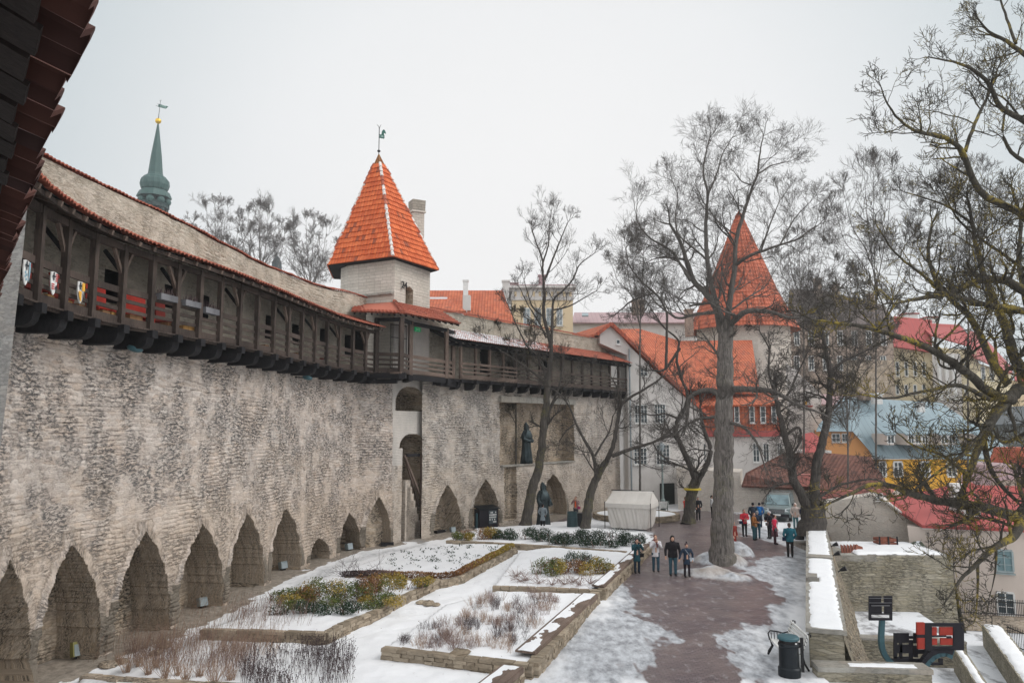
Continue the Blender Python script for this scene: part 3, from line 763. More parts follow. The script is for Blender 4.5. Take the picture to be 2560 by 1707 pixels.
# finial with horse head vane
m = MB(); m.tube([AP - Vector((0, 0, .1)), AP + Vector((0, 0, 1.75))], .028, 6)
for sx in (-1, 1): m.tube([AP + Vector((0, 0, 1.7)), AP + Vector((.05 * sx, 0, 1.84)), AP + Vector((.14 * sx - .02, 0, 1.95))], [.022, .016, .01], 5)
fin = m.build('finial_rod', IRON, to)
m = MB(); m.ball(AP + Vector((0, 0, .16)), (.11, .11, .08), 12); m.build('finial_ball', IRON, fin, smooth=True)
def text_part(s, size, M, mat, parent, name, depth=.01):
    cu = bpy.data.curves.new('t', 'FONT'); cu.body = s; cu.size = size; cu.extrude = depth; cu.align_x = 'CENTER'; cu.align_y = 'CENTER'
    ob = bpy.data.objects.new('t', cu); COL.objects.link(ob); bpy.context.view_layer.update()
    me = bpy.data.meshes.new_from_object(ob.evaluated_get(bpy.context.evaluated_depsgraph_get())); bpy.data.objects.remove(ob)
    me.transform(M); root = parent
    while root.parent is not None: root = root.parent
    me.transform(MATR[root.name].inverted())
    me.materials.clear(); me.materials.append(mat); me.name = name
    o = bpy.data.objects.new(name, me); COL.objects.link(o); o.parent = parent; KID.setdefault(parent.name, []).append(o); return o
def face_frame(p, right, up=(0, 0, 1)):
    r = Vector(right).normalized(); u = Vector(up); n = r.cross(u).normalized()
    return Matrix(((r.x, u.x, n.x, p[0]), (r.y, u.y, n.y, p[1]), (r.z, u.z, n.z, p[2]), (0, 0, 0, 1)))
def flag(pts2, p, right, th, name, mat, parent, up=(0, 0, 1)):
    F = face_frame(p, right, up); m = MB(); poly = [F @ Vector((x, y, -th / 2)) for x, y in pts2]
    m.prism(poly, (F.to_3x3() @ Vector((0, 0, th)))); return m.build(name, mat, parent)
vr = Vector((1, .15, -.16)).normalized(); vu = Vector((.16, 0, 1)).normalized()
vp = AP + Vector((0, 0, 1.18))
GREENV = flat('green_vane', (.03, .12, .095), .5)
fl = flag([(0, -.12), (.34, -.12), (.36, -.05), (.33, .12), (0, .12)], vp, vr, .012, 'vane_flag', GREENV, fin, vu)
flag([(.12, .12), (.12, .34), (.17, .46), (.24, .50), (.30, .44), (.41, .27), (.38, .22), (.31, .27), (.27, .25), (.30, .12)], vp, vr, .012, 'horse_head', GREENV, fl, vu)
text_part('1381', .17, face_frame(vp + vr * .17 - Vector((0, .025, 0)), vr, vu), flat('pale_verdigris', (.55, .72, .68), .5), fl, 'vane_digits', .004)
# iron numerals 24
s24, z24 = hit(FT, 1008, 714)
dT = (TR - TC).normalized(); nT = Vector((dT.y, -dT.x, 0))
p24 = TC + dT * s24 + nT * .09; p24.z = z24
text_part('24', .62, face_frame(p24, dT), IRON, to, 'iron_numerals', .02)
# green running-man exit sign
s, z = hit(FT, 1040, 824); pe = TC + dT * (s) + nT * .12; pe.z = z
ex = thing('exit_sign', 'small green emergency exit sign on the tower wall under the canopy', 'sign', (pe.x, pe.y, pe.z))
m = MB(); m.bar(pe - dT * .3, pe + dT * .3, .06, .26); m.build('panel', flat('exit_green', (.01, .36, .13), .5, 0, .05, 2, .25), ex)
m = MB(); q = pe + nT * .04
m.bar(q - dT * .22, q - dT * .02, .01, .035); m.prism([q - dT * .24, q - dT * .14 + Vector((0, 0, .06)), q - dT * .14 - Vector((0, 0, .06))], nT * .01)
m.bar(q + dT * .06 + Vector((0, 0, .03)), q + dT * .12 - Vector((0, 0, .07)), .01, .03); m.bar(q + dT * .16 + Vector((0, 0, .02)), q + dT * .07 + Vector((0, 0, .05)), .01, .03)
m.bar(q + dT * .07 + Vector((0, 0, -.02)), q + dT * .17 - Vector((0, 0, .07)), .01, .03); m.ball(q + dT * .1 + Vector((0, 0, .085)), .022, 8)
m.build('pictogram', flat('exit_white', (.8, .85, .8), .5), ex)

# canopy and platform round the tower
PL = [gd(940, 930, 10), gd(1002, 929, 10), gd(1025, 934, 10), gd(1115, 943, 10), gd(1132, 946, 10)]
PL = [Vector((p.x, p.y, 0)) for p in PL]
pf = thing('tower_platform', 'timber platform and canopy wrapping the tower between the two wall walks', 'gallery', (PL[1].x, PL[1].y, 10))
m = MB()
fl_ = [PL[0], PL[1], PL[2], PL[3], PL[4], Vector((-4.9, 49.3, 0)), TR, TC, Vector((-8.6, 44.2, 0))]
m.prism([Vector((p.x, p.y, 9.93)) for p in fl_], (0, 0, .07)); m.build('floor', WOOD, pf)
for i, p in enumerate(PL):
    m = MB(); m.box((p.x, p.y, 11.5), (.23, .23, 3.25), Matrix.Rotation(.6, 3, 'Z')); m.build('post', WOOD_L if i > 1 else WOOD, pf)
for a, b in ((0, 1), (1, 2), (2, 3), (3, 4)):
    m = MB()
    for zc, h in ((11.03, .2), (10.72, .11), (10.45, .11), (10.14, .22)): m.bar(PL[a] + Vector((0, 0, zc)), PL[b] + Vector((0, 0, zc - .06)), .07, h, var=random.random())
    m.build('railing', WOOD_L if a > 1 else WOOD, pf)
m = MB()
def hb(a, b, z, w, h, ext=.3):
    a = Vector(a); b = Vector(b); d = (b - a).normalized() * ext; m.bar(Vector((a.x - d.x, a.y - d.y, z)), Vector((b.x + d.x, b.y + d.y, z)), w, h)
hb(PL[0] - Vector((1.2, -.2, 0)), PL[1], 9.78, .28, .3); hb(PL[0] - Vector((1.0, -.6, 0)), PL[1] + Vector((-.6, .6, 0)), 9.50, .3, .26)
hb(PL[2], PL[3], 9.78, .26, .3, .2); hb(PL[3] - Vector((.3, .2, 0)), PL[4], 9.62, .35, .36); hb(PL[1], TC, 9.72, .3, .3); hb(PL[3], TR, 9.72, .3, .34); hb(PL[2], TC.lerp(TR, .3), 9.72, .25, .3)
m.build('floor_beams', WOOD_K, pf)
m = MB(); hb(PL[1], PL[1] - Vector((.45, -.1, 0)), 9.93, .5, .1, .1); m.build('step_block', WOOD_L, pf)
ea, eb, ec = at(878, 779, 41.6), at(1007, 785, 42.3), at(1152, 809, 46.9)
zc_ = 13.3; ea, eb, ec = [Vector((p.x, p.y, zc_)) for p in (ea, eb, ec)]
ia = Vector((-9.7, 45.9, 14.4)); ib = Vector((TC.x, TC.y, 14.4)); ic = Vector((TR.x + .3, TR.y + .4, 14.4))
m = MB()
for a, b, ta, tb in ((ea, eb, ia, ib), (eb, ec, ib, ic)):
    U = b - a; Lw = U.length; U /= Lw; w = ta - a; ua = w.dot(U); V = w - U * ua; vl = V.length; V /= vl; ub = (tb - a).dot(U)
    tri_roof(m, a, U, lambda v, Lw=Lw, ub=ub, vl=vl: Lw + (ub - Lw) * v / vl, lambda v, ua=ua, vl=vl: ua * v / vl, V, vl, tw=.21, th=.35, amp=.05)
    m.add([a - Vector((0, 0, .03)), b - Vector((0, 0, .03)), tb, ta], [(0, 1, 2, 3)])
m.add([ec, Vector((-4.3, 50.2, 13.9)), ic], [(0, 1, 2)])
n = 8
for k in range(n): m.tube([eb.lerp(ib, k / n) + Vector((0, 0, .1)), eb.lerp(ib, (k + 1.1) / n) + Vector((0, 0, .06))], [.13, .1], 7)
m.build('canopy_tiles', TILE_D, pf)
m = MB()
for a, b, k0 in ((ea, eb, ib), (eb, ec, ib)):
    for t in np.linspace(.06, .96, 9):
        p = a.lerp(b, t) - Vector((0, 0, .1)); q = (ia if a is ea else ib).lerp(ib if a is ea else ic, t) - Vector((0, 0, .12)); m.bar(p, q, .09, .12)
m.build('rafters', WOOD_K, pf)
m = MB()
for i in range(4): m.bar(PL[i] + Vector((0, 0, 13.0)), PL[i + 1] + Vector((0, 0, 13.0)), .2, .2)
m.build('plate', WOOD_K, pf)
# iron grille door at the tower corner
gi = thing('iron_gate', 'black iron bar gate on the platform in front of the tower wall', 'gate', (PL[1].x - 1.1, PL[1].y + .9, 10))
g0 = at(976, 900, 43.6); g1 = at(1016, 900, 44.6); g0.z = g1.z = 0
m = MB()
for k in range(13): p = g0.lerp(g1, k / 12); m.tube([p + Vector((0, 0, 10.05)), p + Vector((0, 0, 12.9))], .014 if k % 6 else .03, 5)
for z in (10.3, 11.0, 12.1, 12.85): m.bar(g0 + Vector((0, 0, z)), g1 + Vector((0, 0, z)), .03, .05)
m.build('bars', IRON, gi)

# stair niche timbers
tb = thing('timber_stair', 'steep timber handrails and post beside stone steps in the tower niche', 'stair', (TC.x + .8, TC.y + 1, 0))
def fp(px, py, o=0.0):
    s, z = hit(FT, px, py); p = TC + dT * s + nT * o; p.z = z; return p
m = MB()
m.bar(fp(1008, 1138, .1), fp(1046, 1238, .15), .09, .13); m.bar(fp(1018, 1138, -.2), fp(1050, 1262, -.1), .09, .13); m.build('handrail', WOOD_L, tb)
m = MB(); m.bar(fp(1050, 1133, .1), fp(1050, 1315, .1), .13, .13, dT); m.build('post', WOOD_L, tb)
m = MB(); m.bar(fp(1016, 1138, .0), fp(1066, 1136, .0), .14, .18); m.build('lintel', WOOD_K, tb)
m = MB()
for k in range(7):
    a = fp(1022 + k * 4.0, 1200 + k * 17, -.5); m.box((a.x, a.y, a.z / 2), (.55, .9, a.z), Matrix.Rotation(math.atan2(dT.y, dT.x), 3, 'Z'))
m.build('stone_steps', S_WALL2, tb)
a = fp(1054, 1268, .19)
sg_ = thing('notice_plate', 'small white notice fixed to the timber post in the tower niche', 'sign', a)
m = MB(); m.bar(a - Vector((0, 0, .17)), a + Vector((0, 0, .17)), .16, .03, nT); m.build('plate', WHT, sg_)

# ------------------------------------------------------------ second stretch of wall
W2a = Vector((-5.05, 48.2)); W2g = np.array([[-4.35, 47.5], [10.35, 67.25]])
W2 = offset(np.array([[-5.3, 46.2], [8.9, 65.3]]), -.95) if False else offset(np.vstack([W2g[0] - (W2g[1] - W2g[0]) * .035, W2g[1]]), -.95)
def a2(apx, apy, l, r, **k):
    sa, za = hit(W2, apx, apy); sl_, _ = hit(W2, l, apy); sr, _ = hit(W2, r, apy); return dict(s=sa, w=(sr - sl_) / 2, H=za, **k)
nl, zt = hit(W2, 1250, 1006); nr_, _ = hit(W2, 1434, 1006); _, zb = hit(W2, 1340, 1160)
REC2 = [a2(1118.5, 1213, 1088, 1152, d=1.2), a2(1213, 1199, 1181, 1247, d=1.2), a2(1381, 1185, 1350, 1414, d=1.1),
        dict(s=(nl + nr_) / 2, w=(nr_ - nl) / 2, H=zt, z0=zb, d=1.1, k='rect', j=2.2),
        dict(s=hit(W2, 1275, 1200)[0], w=.7, H=hit(W2, 1275, 1165)[1], z0=.3, d=.35, k='rect', j=2.5)]
tw2 = thing('town_wall', 'limestone wall beyond the tower with a square monk niche and three pointed arches', 'wall', (W2[0][0], W2[0][1], 0))
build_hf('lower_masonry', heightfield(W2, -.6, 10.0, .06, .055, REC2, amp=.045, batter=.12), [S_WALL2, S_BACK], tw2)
UP2 = offset(W2g, -1.8); UP2 = np.vstack([UP2[1:], ])
build_hf('upper_masonry', heightfield(UP2, 9.8, 14.6, .12, .1, [rect1(1272, 1284, 862, 935, UP2), rect1(1203, 1222, 850, 930, UP2), rect1(1353, 1366, 900, 930, UP2)], amp=.03, ring=False), [S_UP, IRON], tw2)  # black recess faces again paint the dark inside the openings
m = MB(); path_roof(m, UP2, .15, 14.62, -.5, 14.85, tw=.22, th=.34); m.build('coping_tiles', TILE_D, tw2)
m = MB(); a, d, n = pathpt(W2, nl - .1, .03, zt + .25); b, _, _ = pathpt(W2, nr_ + .1, .03, zt + .25); m.bar(a, b, .35, .42); m.build('lintel_beam', S_CAP, tw2)
m = MB(); a, d, n = pathpt(W2, nl + .2, -.25, zb + .02); b, _, _ = pathpt(W2, nr_, -.25, zb + .02); m.bar(a, b, .75, .1); m.build('niche_ledge', S_CAP, tw2)
g2 = thing('timber_gallery', 'straight timber wall walk with half snow covered tile roof beyond the tower', 'gallery', (W2g[0][0], W2g[0][1], 10))
LW = np.hypot(*(W2g[1] - W2g[0])); sp = 1.52; npst = int((LW - 1.6) / sp)
for i in range(npst + 1):
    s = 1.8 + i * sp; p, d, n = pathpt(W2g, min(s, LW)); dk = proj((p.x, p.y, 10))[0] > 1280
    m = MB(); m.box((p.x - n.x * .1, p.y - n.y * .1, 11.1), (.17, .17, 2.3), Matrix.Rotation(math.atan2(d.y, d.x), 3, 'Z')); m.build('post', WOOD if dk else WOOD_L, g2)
    m = MB(); m.bar(p - n * 1.1 + Vector((0, 0, 9.82)), p + n * .12 + Vector((0, 0, 9.82)), .24, .26)
    poly = [p + n * q[0] - d * .13 + Vector((0, 0, q[1])) for q in [(-1.0, 9.7), (-1.0, 9.3), (-.45, 9.32), (-.25, 9.45), (-.15, 9.7)]]
    m.prism(poly, d * .26); m.build('bracket', WOOD_K, g2)
    if i < npst:
        q2, _, _ = pathpt(W2g, min(s + sp, LW)); m = MB()
        for zc, h in ((11.0, .16), (10.72, .11), (10.45, .11), (10.14, .26)): m.bar(p + Vector((0, 0, zc)), q2 + Vector((0, 0, zc)), .05, h, var=random.random())
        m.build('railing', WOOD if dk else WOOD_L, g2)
m = MB()
for s in np.arange(.2, LW, .3): p, d, n = pathpt(W2g, s); m.bar(p - n * 1.85 + Vector((0, 0, 9.96)), p + n * .02 + Vector((0, 0, 9.96)), .28, .05)
m.build('floor_planks', WOOD, g2)
m = MB(); p, d, n = pathpt(W2g, .5); q2, _, _ = pathpt(W2g, LW - .1)
m.bar(p - n * .1 + Vector((0, 0, 12.2)), q2 - n * .1 + Vector((0, 0, 12.2)), .18, .18); m.build('wall_plate', WOOD_K, g2); m = MB(); m.bar(p - n * .12 + Vector((0, 0, 9.88)), q2 - n * .12 + Vector((0, 0, 9.88)), .12, .2); m.build('edge_beam', WOOD_K, g2)
m = MB()
for s in np.arange(.5, LW, .7): a, _, _ = pathpt(W2g, s, .5, 12.2); b, _, _ = pathpt(W2g, s, -1.8, 13.25); m.bar(a, b, .1, .12)
m.build('rafters', WOOD_K, g2)
m = MB(); path_roof(m, W2g, .6, 12.45, -1.8, 13.45, tw=.22, th=.36, s0=.6, s1=LW - .2, mi=0)
o = m.build('tile_roof', [TILE_D, TILE_S, flat('thin_snow_on_tiles', (.72, .74, .76), .7, 0, .2, 6)], g2)
me = o.data; ce = np.zeros(len(me.polygons) * 3, np.float32); me.polygons.foreach_get('center', ce); ce = ce.reshape(-1, 3) + np.array([W2g[0][0], W2g[0][1], 10.0])
dd = np.hypot(ce[:, 0] - W2g[0][0], ce[:, 1] - W2g[0][1]); nz_ = fbm(ce[:, 0] * 1.1, ce[:, 1] * 1.1 + ce[:, 2], 3); vv = np.zeros(len(me.polygons), np.float32); me.attributes['var'].data.foreach_get('value', vv)
frac = dd / LW; q = frac + (nz_ - .5) * .5
k = np.where(q < .36, 2, np.where((q < .50) & (vv > .35), 1, 0)); k = np.where((q < .36) & (vv > .86), 1, k)
nrm = np.zeros(len(me.polygons) * 3, np.float32); me.polygons.foreach_get('normal', nrm); k = np.where(nrm.reshape(-1, 3)[:, 2] < .35, 0, k)
me.polygons.foreach_set('material_index', k.astype(np.int32))
m = MB(); a, _, _ = pathpt(W2g, .5, .55, 12.26); b, _, _ = pathpt(W2g, LW, .55, 12.26); c, _, _ = pathpt(W2g, LW, -1.8, 13.33); e, _, _ = pathpt(W2g, .5, -1.8, 13.33)
m.add([a, b, c, e], [(0, 1, 2, 3)]); m.build('roof_boards', WOOD_K, g2)

# ------------------------------------------------------------ the camera's own eave, upper left
E0 = gd(262, -120, 8.5); E1 = gd(205, 20, 8.5); E2 = gd(75, 431, 8.5); E3 = gd(-30, 800, 8.5)
E0, E1, E2, E3 = [np.array([p.x, p.y]) for p in (E0, E1, E2, E3)]
EP = np.array([E1 + (E1 - E2) / np.linalg.norm(E1 - E2) * 2.4, E1, E2, E3])
nr0 = thing('roof_eave', 'dark underside of a near tiled eave crossing the top left corner', 'roof', (EP[1][0], EP[1][1], 8.5))
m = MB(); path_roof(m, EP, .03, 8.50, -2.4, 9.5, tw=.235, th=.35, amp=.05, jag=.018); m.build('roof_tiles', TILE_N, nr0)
m = MB(); Pd, S = resample(EP, .4)
for s in np.arange(.1, S[-1], .29):
    a, _, _ = pathpt(EP, s, -.12 + random.uniform(-.02, .02), 8.47); b, _, _ = pathpt(EP, s, -.75, 8.73 + random.uniform(-.015, .015)); m.bar(a, b, .25, .025, var=random.random())
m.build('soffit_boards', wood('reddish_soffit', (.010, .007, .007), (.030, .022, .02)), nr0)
m = MB()
for i in range(len(Pd) - 1):
    a, _, _ = pathpt(EP, S[i], -.50, 8.52); b, _, _ = pathpt(EP, S[i + 1], -.50, 8.52); m.bar(a, b, .09, .10)
    a, _, _ = pathpt(EP, S[i], -1.25, 8.66); b, _, _ = pathpt(EP, S[i + 1], -1.25, 8.66); m.bar(a, b, 1.4, .08)
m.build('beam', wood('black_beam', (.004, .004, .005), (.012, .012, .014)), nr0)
# ------------------------------------------------------------ ground
def PX(pts, z=0.0): return [(p.x, p.y) for p in (gd(a, b, z) for a, b in pts)]
BZ = .37
BEDS = {
 'B': PX([(511, 1570), (660, 1574), (809, 1579), (936, 1524), (1092, 1449), (1060, 1430), (870, 1436), (740, 1480), (640, 1525)], BZ),
 'C': PX([(863, 1438), (980, 1440), (1096, 1447), (1140, 1440), (1215, 1402), (1285, 1368), (1268, 1358), (1100, 1356), (985, 1376), (890, 1412)], BZ),
 'D': PX([(1119, 1350), (1240, 1354), (1400, 1364), (1564, 1376), (1640, 1342), (1560, 1322), (1350, 1308), (1190, 1318)], BZ),
 'E': PX([(1233, 1463), (1350, 1466), (1480, 1471), (1610, 1366), (1400, 1364), (1300, 1375)], BZ),
 'F': PX([(961, 1615), (1140, 1635), (1328, 1657), (1486, 1480), (1240, 1474), (1110, 1510)], BZ),
 'A': PX([(205, 1683), (345, 1692), (560, 1700), (800, 1720), (840, 1850), (100, 1850)], .25),
 'G': PX([(900, 1712), (1160, 1712), (1240, 1665), (1300, 1662), (1240, 1720), (1200, 1850), (800, 1850)], .25)}
BH = {'A': .22, 'G': .0}
X0, X1, Y0, Y1, CS = -17.0, 22.0, 14.0, 70.0, .1
gx = np.arange(X0, X1 + .01, CS); gy = np.arange(Y0, Y1 + .01, CS); GX_, GY_ = np.meshgrid(gx, gy, indexing='ij')
# parapet line on the right (edge of the terrace)
RL = np.array([gd(2016, 1692, 0)[:2], gd(2021, 1569, 0.0)[:2], gd(2019, 1333, 0.0)[:2], gd(2019, 1255, 0)[:2]])
def rightlim(y): return np.interp(y, RL[:, 1], RL[:, 0])
H = .10 * (fbm(GX_ * .35, GY_ * .35, 4) - .5)
garden = np.zeros(GX_.shape, bool)
GPOLY = PX([(-400, 1900), (0, 1760), (700, 1440), (1100, 1330), (1200, 1312), (1600, 1330), (1640, 1345), (1490, 1478), (1340, 1660), (1230, 1760), (1180, 1900)])
garden = inpoly(GX_, GY_, GPOLY)
gd_d = segdist(GX_, GY_, GPOLY)
H += np.where(garden, .06 * (fbm(GX_ * 1.6, GY_ * 1.6, 5) - .5) * 2 + .05, 0)
for k, P in BEDS.items():
    if k == 'G': continue
    ins = inpoly(GX_, GY_, P); dd = segdist(GX_, GY_, P)
    H = np.where(ins, BH.get(k, BZ) - .04 + .10 * (fbm(GX_ * 1.3 + 3, GY_ * 1.3, 4) - .5), H)
MOUND = [(1800, 1408, 1.5, .62), (1775, 1440, 1.4, .42), (1842, 1390, 1.0, .75), (1725, 1435, .9, .25), (1830, 1450, 1.1, .3)]
mound = np.zeros(GX_.shape)
for (a, b, r, h) in MOUND:
    c = gd(a, b); dd = np.hypot(GX_ - c.x, (GY_ - c.y)); mound = np.maximum(mound, h * np.clip(1 - (dd / r) ** 2, 0, 1))
H += mound * (.75 + .6 * fbm(GX_ * 2.5, GY_ * 2.5, 4))
def gh(x, y):
    i = int(round((x - X0) / CS)); j = int(round((y - Y0) / CS))
    if 0 <= i < len(gx) and 0 <= j < len(gy): return float(H[i, j])
    return 0.0
# attributes: bare paving, ice, soil
n1 = fbm(GX_ * .55, GY_ * .35, 5); n2 = fbm(GX_ * 2.2 + 40, GY_ * .9, 4); n3 = fbm(GX_ * 5.5, GY_ * 2.2, 4)
def soft(P, w=1.0, amp=1.6):
    ins = inpoly(GX_, GY_, P); d = segdist(GX_, GY_, P); s = np.where(ins, d, -d) + (n1 - .5) * amp * 2.2 + (n2 - .5) * amp * 1.6 + (n3 - .5) * amp * .9
    return np.clip(s / w + .5, 0, 1)
pave = soft(PX([(1590, 1720), (1560, 1660), (1640, 1610), (1640, 1560), (1560, 1530), (1600, 1480), (1560, 1440), (1500, 1470), (1590, 1370), (1640, 1330), (1560, 1310), (1560, 1285),
                (1380, 1305), (1200, 1330), (1240, 1290), (1470, 1282), (1700, 1275), (1860, 1280), (1850, 1330), (1880, 1345), (1960, 1355), (1985, 1375), (1900, 1395), (1850, 1420), (1900, 1450), (1940, 1480), (1935, 1520), (1880, 1580), (1830, 1640), (1900, 1700), (1930, 1730)]), .9, 1.0)
plaza = ~garden
ice = soft(PX([(1330, 1720), (1400, 1600), (1560, 1440), (1650, 1350), (1560, 1310), (1700, 1300), (2000, 1330), (2012, 1400), (2005, 1500), (1960, 1560), (1990, 1620), (2010, 1720)]), 1.5, 1.4)
pave = pave * plaza * np.clip(1 - mound * 4, 0, 1); ice = ice * plaza
dirt = np.clip(mound * 2, 0, 1) * np.clip((fbm(GX_ * 1.1, GY_ * 1.1, 4) - .5) * 6 + .1, 0, 1)
wd1 = segdist(GX_, GY_, W1, closed=False) + (n2 - .5) * 1.0 + (n3 - .5) * .6
soil = np.where(GX_ < np.interp(GY_, W1[:, 1], W1[:, 0]), 1.0, np.clip((1.0 - wd1) / .3, 0, 1))
strip = np.clip(1 - np.abs(wd1 - 1.8) / .6, 0, 1) * .75
wd2 = segdist(GX_, GY_, W2, closed=False) + (n2 - .5) * 2.6 + (n3 - .5)
soil = np.maximum(soil, np.clip((1.7 - wd2) / .5, 0, 1))
def gmat():
    T = NT('snowy_ground'); o = T.obj()
    f = T.noise(o, 2.0, 7, .62).outputs['Fac']; g = T.noise(o, 26, 4, .6).outputs['Fac']; st = T.noise(T.scale(o, (1, .45, 1)), 3.4, 6, .7).outputs['Fac']
    snow = T.mix(f, (.73, .74, .765), (.82, .825, .835))
    icec = T.mix(T.ramp(st, ((.36, 0), (.62, 1))), (.22, .225, .24), (.52, .54, .57))
    b = T.n('ShaderNodeTexBrick'); T.l(T.scale(o, (1, 1, 1)), b.inputs['Vector']); b.inputs['Scale'].default_value = 1
    b.inputs['Brick Width'].default_value = .22; b.inputs['Row Height'].default_value = .11; b.inputs['Mortar Size'].default_value = .012
    b.inputs['Color1'].default_value = (.175, .135, .14, 1); b.inputs['Color2'].default_value = (.115, .088, .095, 1); b.inputs['Mortar'].default_value = (.045, .04, .04, 1)
    pv = T.mix(T.ramp(T.noise(o, .7, 6, .6).outputs['Fac'], ((.4, 0), (.65, .7))), b.outputs['Color'], (.19, .15, .14))
    pv = T.mix(T.ramp(st, ((.56, 0), (.68, .6))), pv, (.40, .39, .40))
    c = T.mix(T.attr('ice'), snow, icec)
    def edge(a, lo=.42, hi=.58): return T.ramp(T.math('ADD', a, T.math('MULTIPLY', T.math('SUBTRACT', st, .5), 1.2)), ((lo, 0), (hi, 1)))
    pm = T.math('MULTIPLY', edge(T.attr('pave'), .40, .66), T.ramp(T.attr('pave'), ((.05, 0), (.25, 1))))
    c = T.mix(pm, c, pv)
    c = T.mix(T.math('MULTIPLY', edge(T.attr('soil')), T.ramp(T.attr('soil'), ((.02, 0), (.2, 1)))), c, T.mix(T.ramp(T.noise(T.scale(o, (1, 1, 1)), 4, 6, .7).outputs['Fac'], ((.35, 0), (.65, 1))), (.17, .145, .12), (.36, .315, .265)))
    c = T.mix(T.math('MULTIPLY', T.attr('dirt'), .8), c, (.34, .27, .21))
    c = T.mix(T.math('MULTIPLY', T.attr('strip'), T.ramp(st, ((.35, .2), (.6, 1)))), c, (.30, .31, .32))
    T.bump(T.math('ADD', T.math('MULTIPLY', f, 1.2), T.math('MULTIPLY', g, .15)), .45, .08)
    ro = T.ramp(pm, ((0, .6), (1, .32))); return T.fin(c, ro)
GM = gmat()
lim = rightlim(GY_) + .4
def ground_part(name, mask):
    idx = -np.ones(GX_.shape, np.int64); cell = mask[:-1, :-1] & mask[1:, :-1] & mask[:-1, 1:] & mask[1:, 1:] if False else mask[:-1, :-1]
    I, J = np.nonzero(cell); ny = len(gy); q = np.stack([I * ny + J, (I + 1) * ny + J, (I + 1) * ny + J + 1, I * ny + J + 1], 1)
    us = np.unique(q); rem = np.zeros(GX_.size, np.int64); rem[us] = np.arange(len(us)); F = rem[q]
    V = np.stack([GX_.ravel()[us], GY_.ravel()[us], H.ravel()[us]], 1); mb = MB(); mb.blocks.append((V, F, 0, None, V[:, :2].copy()))
    o = struct(name, mb, GM, smooth=True)
    for nm, A in (('pave', pave), ('ice', ice), ('soil', soil), ('dirt', dirt), ('strip', strip)):
        at_ = o.data.attributes.new(nm, 'FLOAT', 'POINT'); at_.data.foreach_set('value', A.ravel()[us].astype(np.float32))
    return o
inside = (GX_ < lim)
gsnow = ground_part('garden_ground', inside & garden)
gpl = ground_part('plaza', inside & ~garden)
# deeper ground: one sheet to the horizon, the lower street right of the terrace and the terrace's retaining faces
def sheet(name, P, z, mat):
    m = MB(); m.add([(x, y, z) for x, y in P], [tuple(range(len(P)))]); return struct(name, m, mat)
sheet('ground', [(-900, -100), (1200, -100), (1200, 1500), (-900, 1500)], -7.0, flat('distant_ground', (.30, .30, .30), .9, 0, .3, .2))
def sm(name):
    T = NT(name); o = T.obj(); f = T.noise(T.scale(o, (1, .6, 1)), .9, 7, .66).outputs['Fac']; g = T.noise(o, 9, 6, .7).outputs['Fac']
    c = T.mix(T.ramp(f, ((.50, 0), (.62, .85))), (.70, .72, .75), (.13, .125, .13)); c = T.mix(T.ramp(g, ((.25, .5), (.45, 0))), c, (.35, .35, .36)); T.bump(f, .5, .08); return T.fin(c, .7)
STREET = sm('street_snow')
sheet('lower_yard', [(8, 8), (60, 8), (60, 60), (20.5, 60), (14, 33), (10.4, 20)], -3.6, STREET)
sheet('back_street', [(8.5, 66), (-60, 66), (-60, 76), (120, 76), (120, 40), (40, 44), (21, 64)], -.35, STREET)

# ------------------------------------------------------------ stone edgings
def edging(name, label, P, z0, z1, th, mat=None, seed=1, group=None, cat='garden wall', course=.115, bl=.34):
    t = thing(name, label, cat, (P[0][0], P[0][1], z0), group=group); rnd = random.Random(seed)
    m = MB(); nc = max(2, int(round((z1 - z0) / course))); ch = (z1 - z0) / nc
    for i in range(len(P) - 1):
        a = Vector((*P[i], 0)); b = Vector((*P[i + 1], 0)); L = (b - a).length; d = (b - a) / L; n = Vector((d.y, -d.x, 0)); M = Matrix.Rotation(math.atan2(d.y, d.x), 3, 'Z')
        for c in range(nc):
            s = -rnd.uniform(0, .12)
            while s < L:
                l = rnd.uniform(.6, 1.35) * bl * (1.25 if c == nc - 1 else 1); e = min(s + l, L + .05); s0 = max(s, -.02)
                if e - s0 > .05:
                    p = a + d * (s0 + e) / 2 + n * rnd.uniform(-.025, .025); h = ch * rnd.uniform(.86, .98)
                    m.box((p.x, p.y, z0 + ch * (c + .5) + rnd.uniform(-.006, .006)), (e - s0 - .015, th * rnd.uniform(.92, 1.08), h), M @ Matrix.Rotation(rnd.uniform(-.03, .03), 3, 'Z') @ Matrix.Rotation(rnd.uniform(-.03, .03), 3, 'Y'), taper=rnd.uniform(.94, 1))
                s = e
    m.build('stones', mat or S_EDGE, t); return t
eB = edging('garden_edging', 'low stone edging in front of the golden and green bushes beside the wall path', PX([(505, 1572), (660, 1576), (812, 1581), (850, 1560), (938, 1526), (1010, 1488), (1094, 1450), (1062, 1430)], BZ), -.05, BZ + .02, .26, seed=2)
eC = edging('garden_edging', 'stone edging topped by a rusty and green clipped hedge round the sprig dotted bed', PX([(863, 1440), (980, 1442), (1098, 1450), (1140, 1443), (1215, 1405), (1288, 1370), (1270, 1358)], BZ), -.05, BZ, .24, seed=3)
eD = edging('garden_edging', 'long low stone edging in front of the dark snow flecked yews', PX([(1117, 1351), (1240, 1356), (1400, 1366), (1564, 1378)], BZ), -.05, BZ + .02, .28, seed=4)
eE = edging('garden_edging', 'stone edging in front of the round yellow green bush group', PX([(1233, 1465), (1350, 1468), (1480, 1474), (1502, 1474)], BZ), -.05, BZ + .02, .28, seed=5)
eE2 = edging('garden_edging', 'stone side wall under the farther long bench beside the paving', PX([(1504, 1474), (1640, 1349)], BZ), -.05, BZ + .04, .34, seed=6)
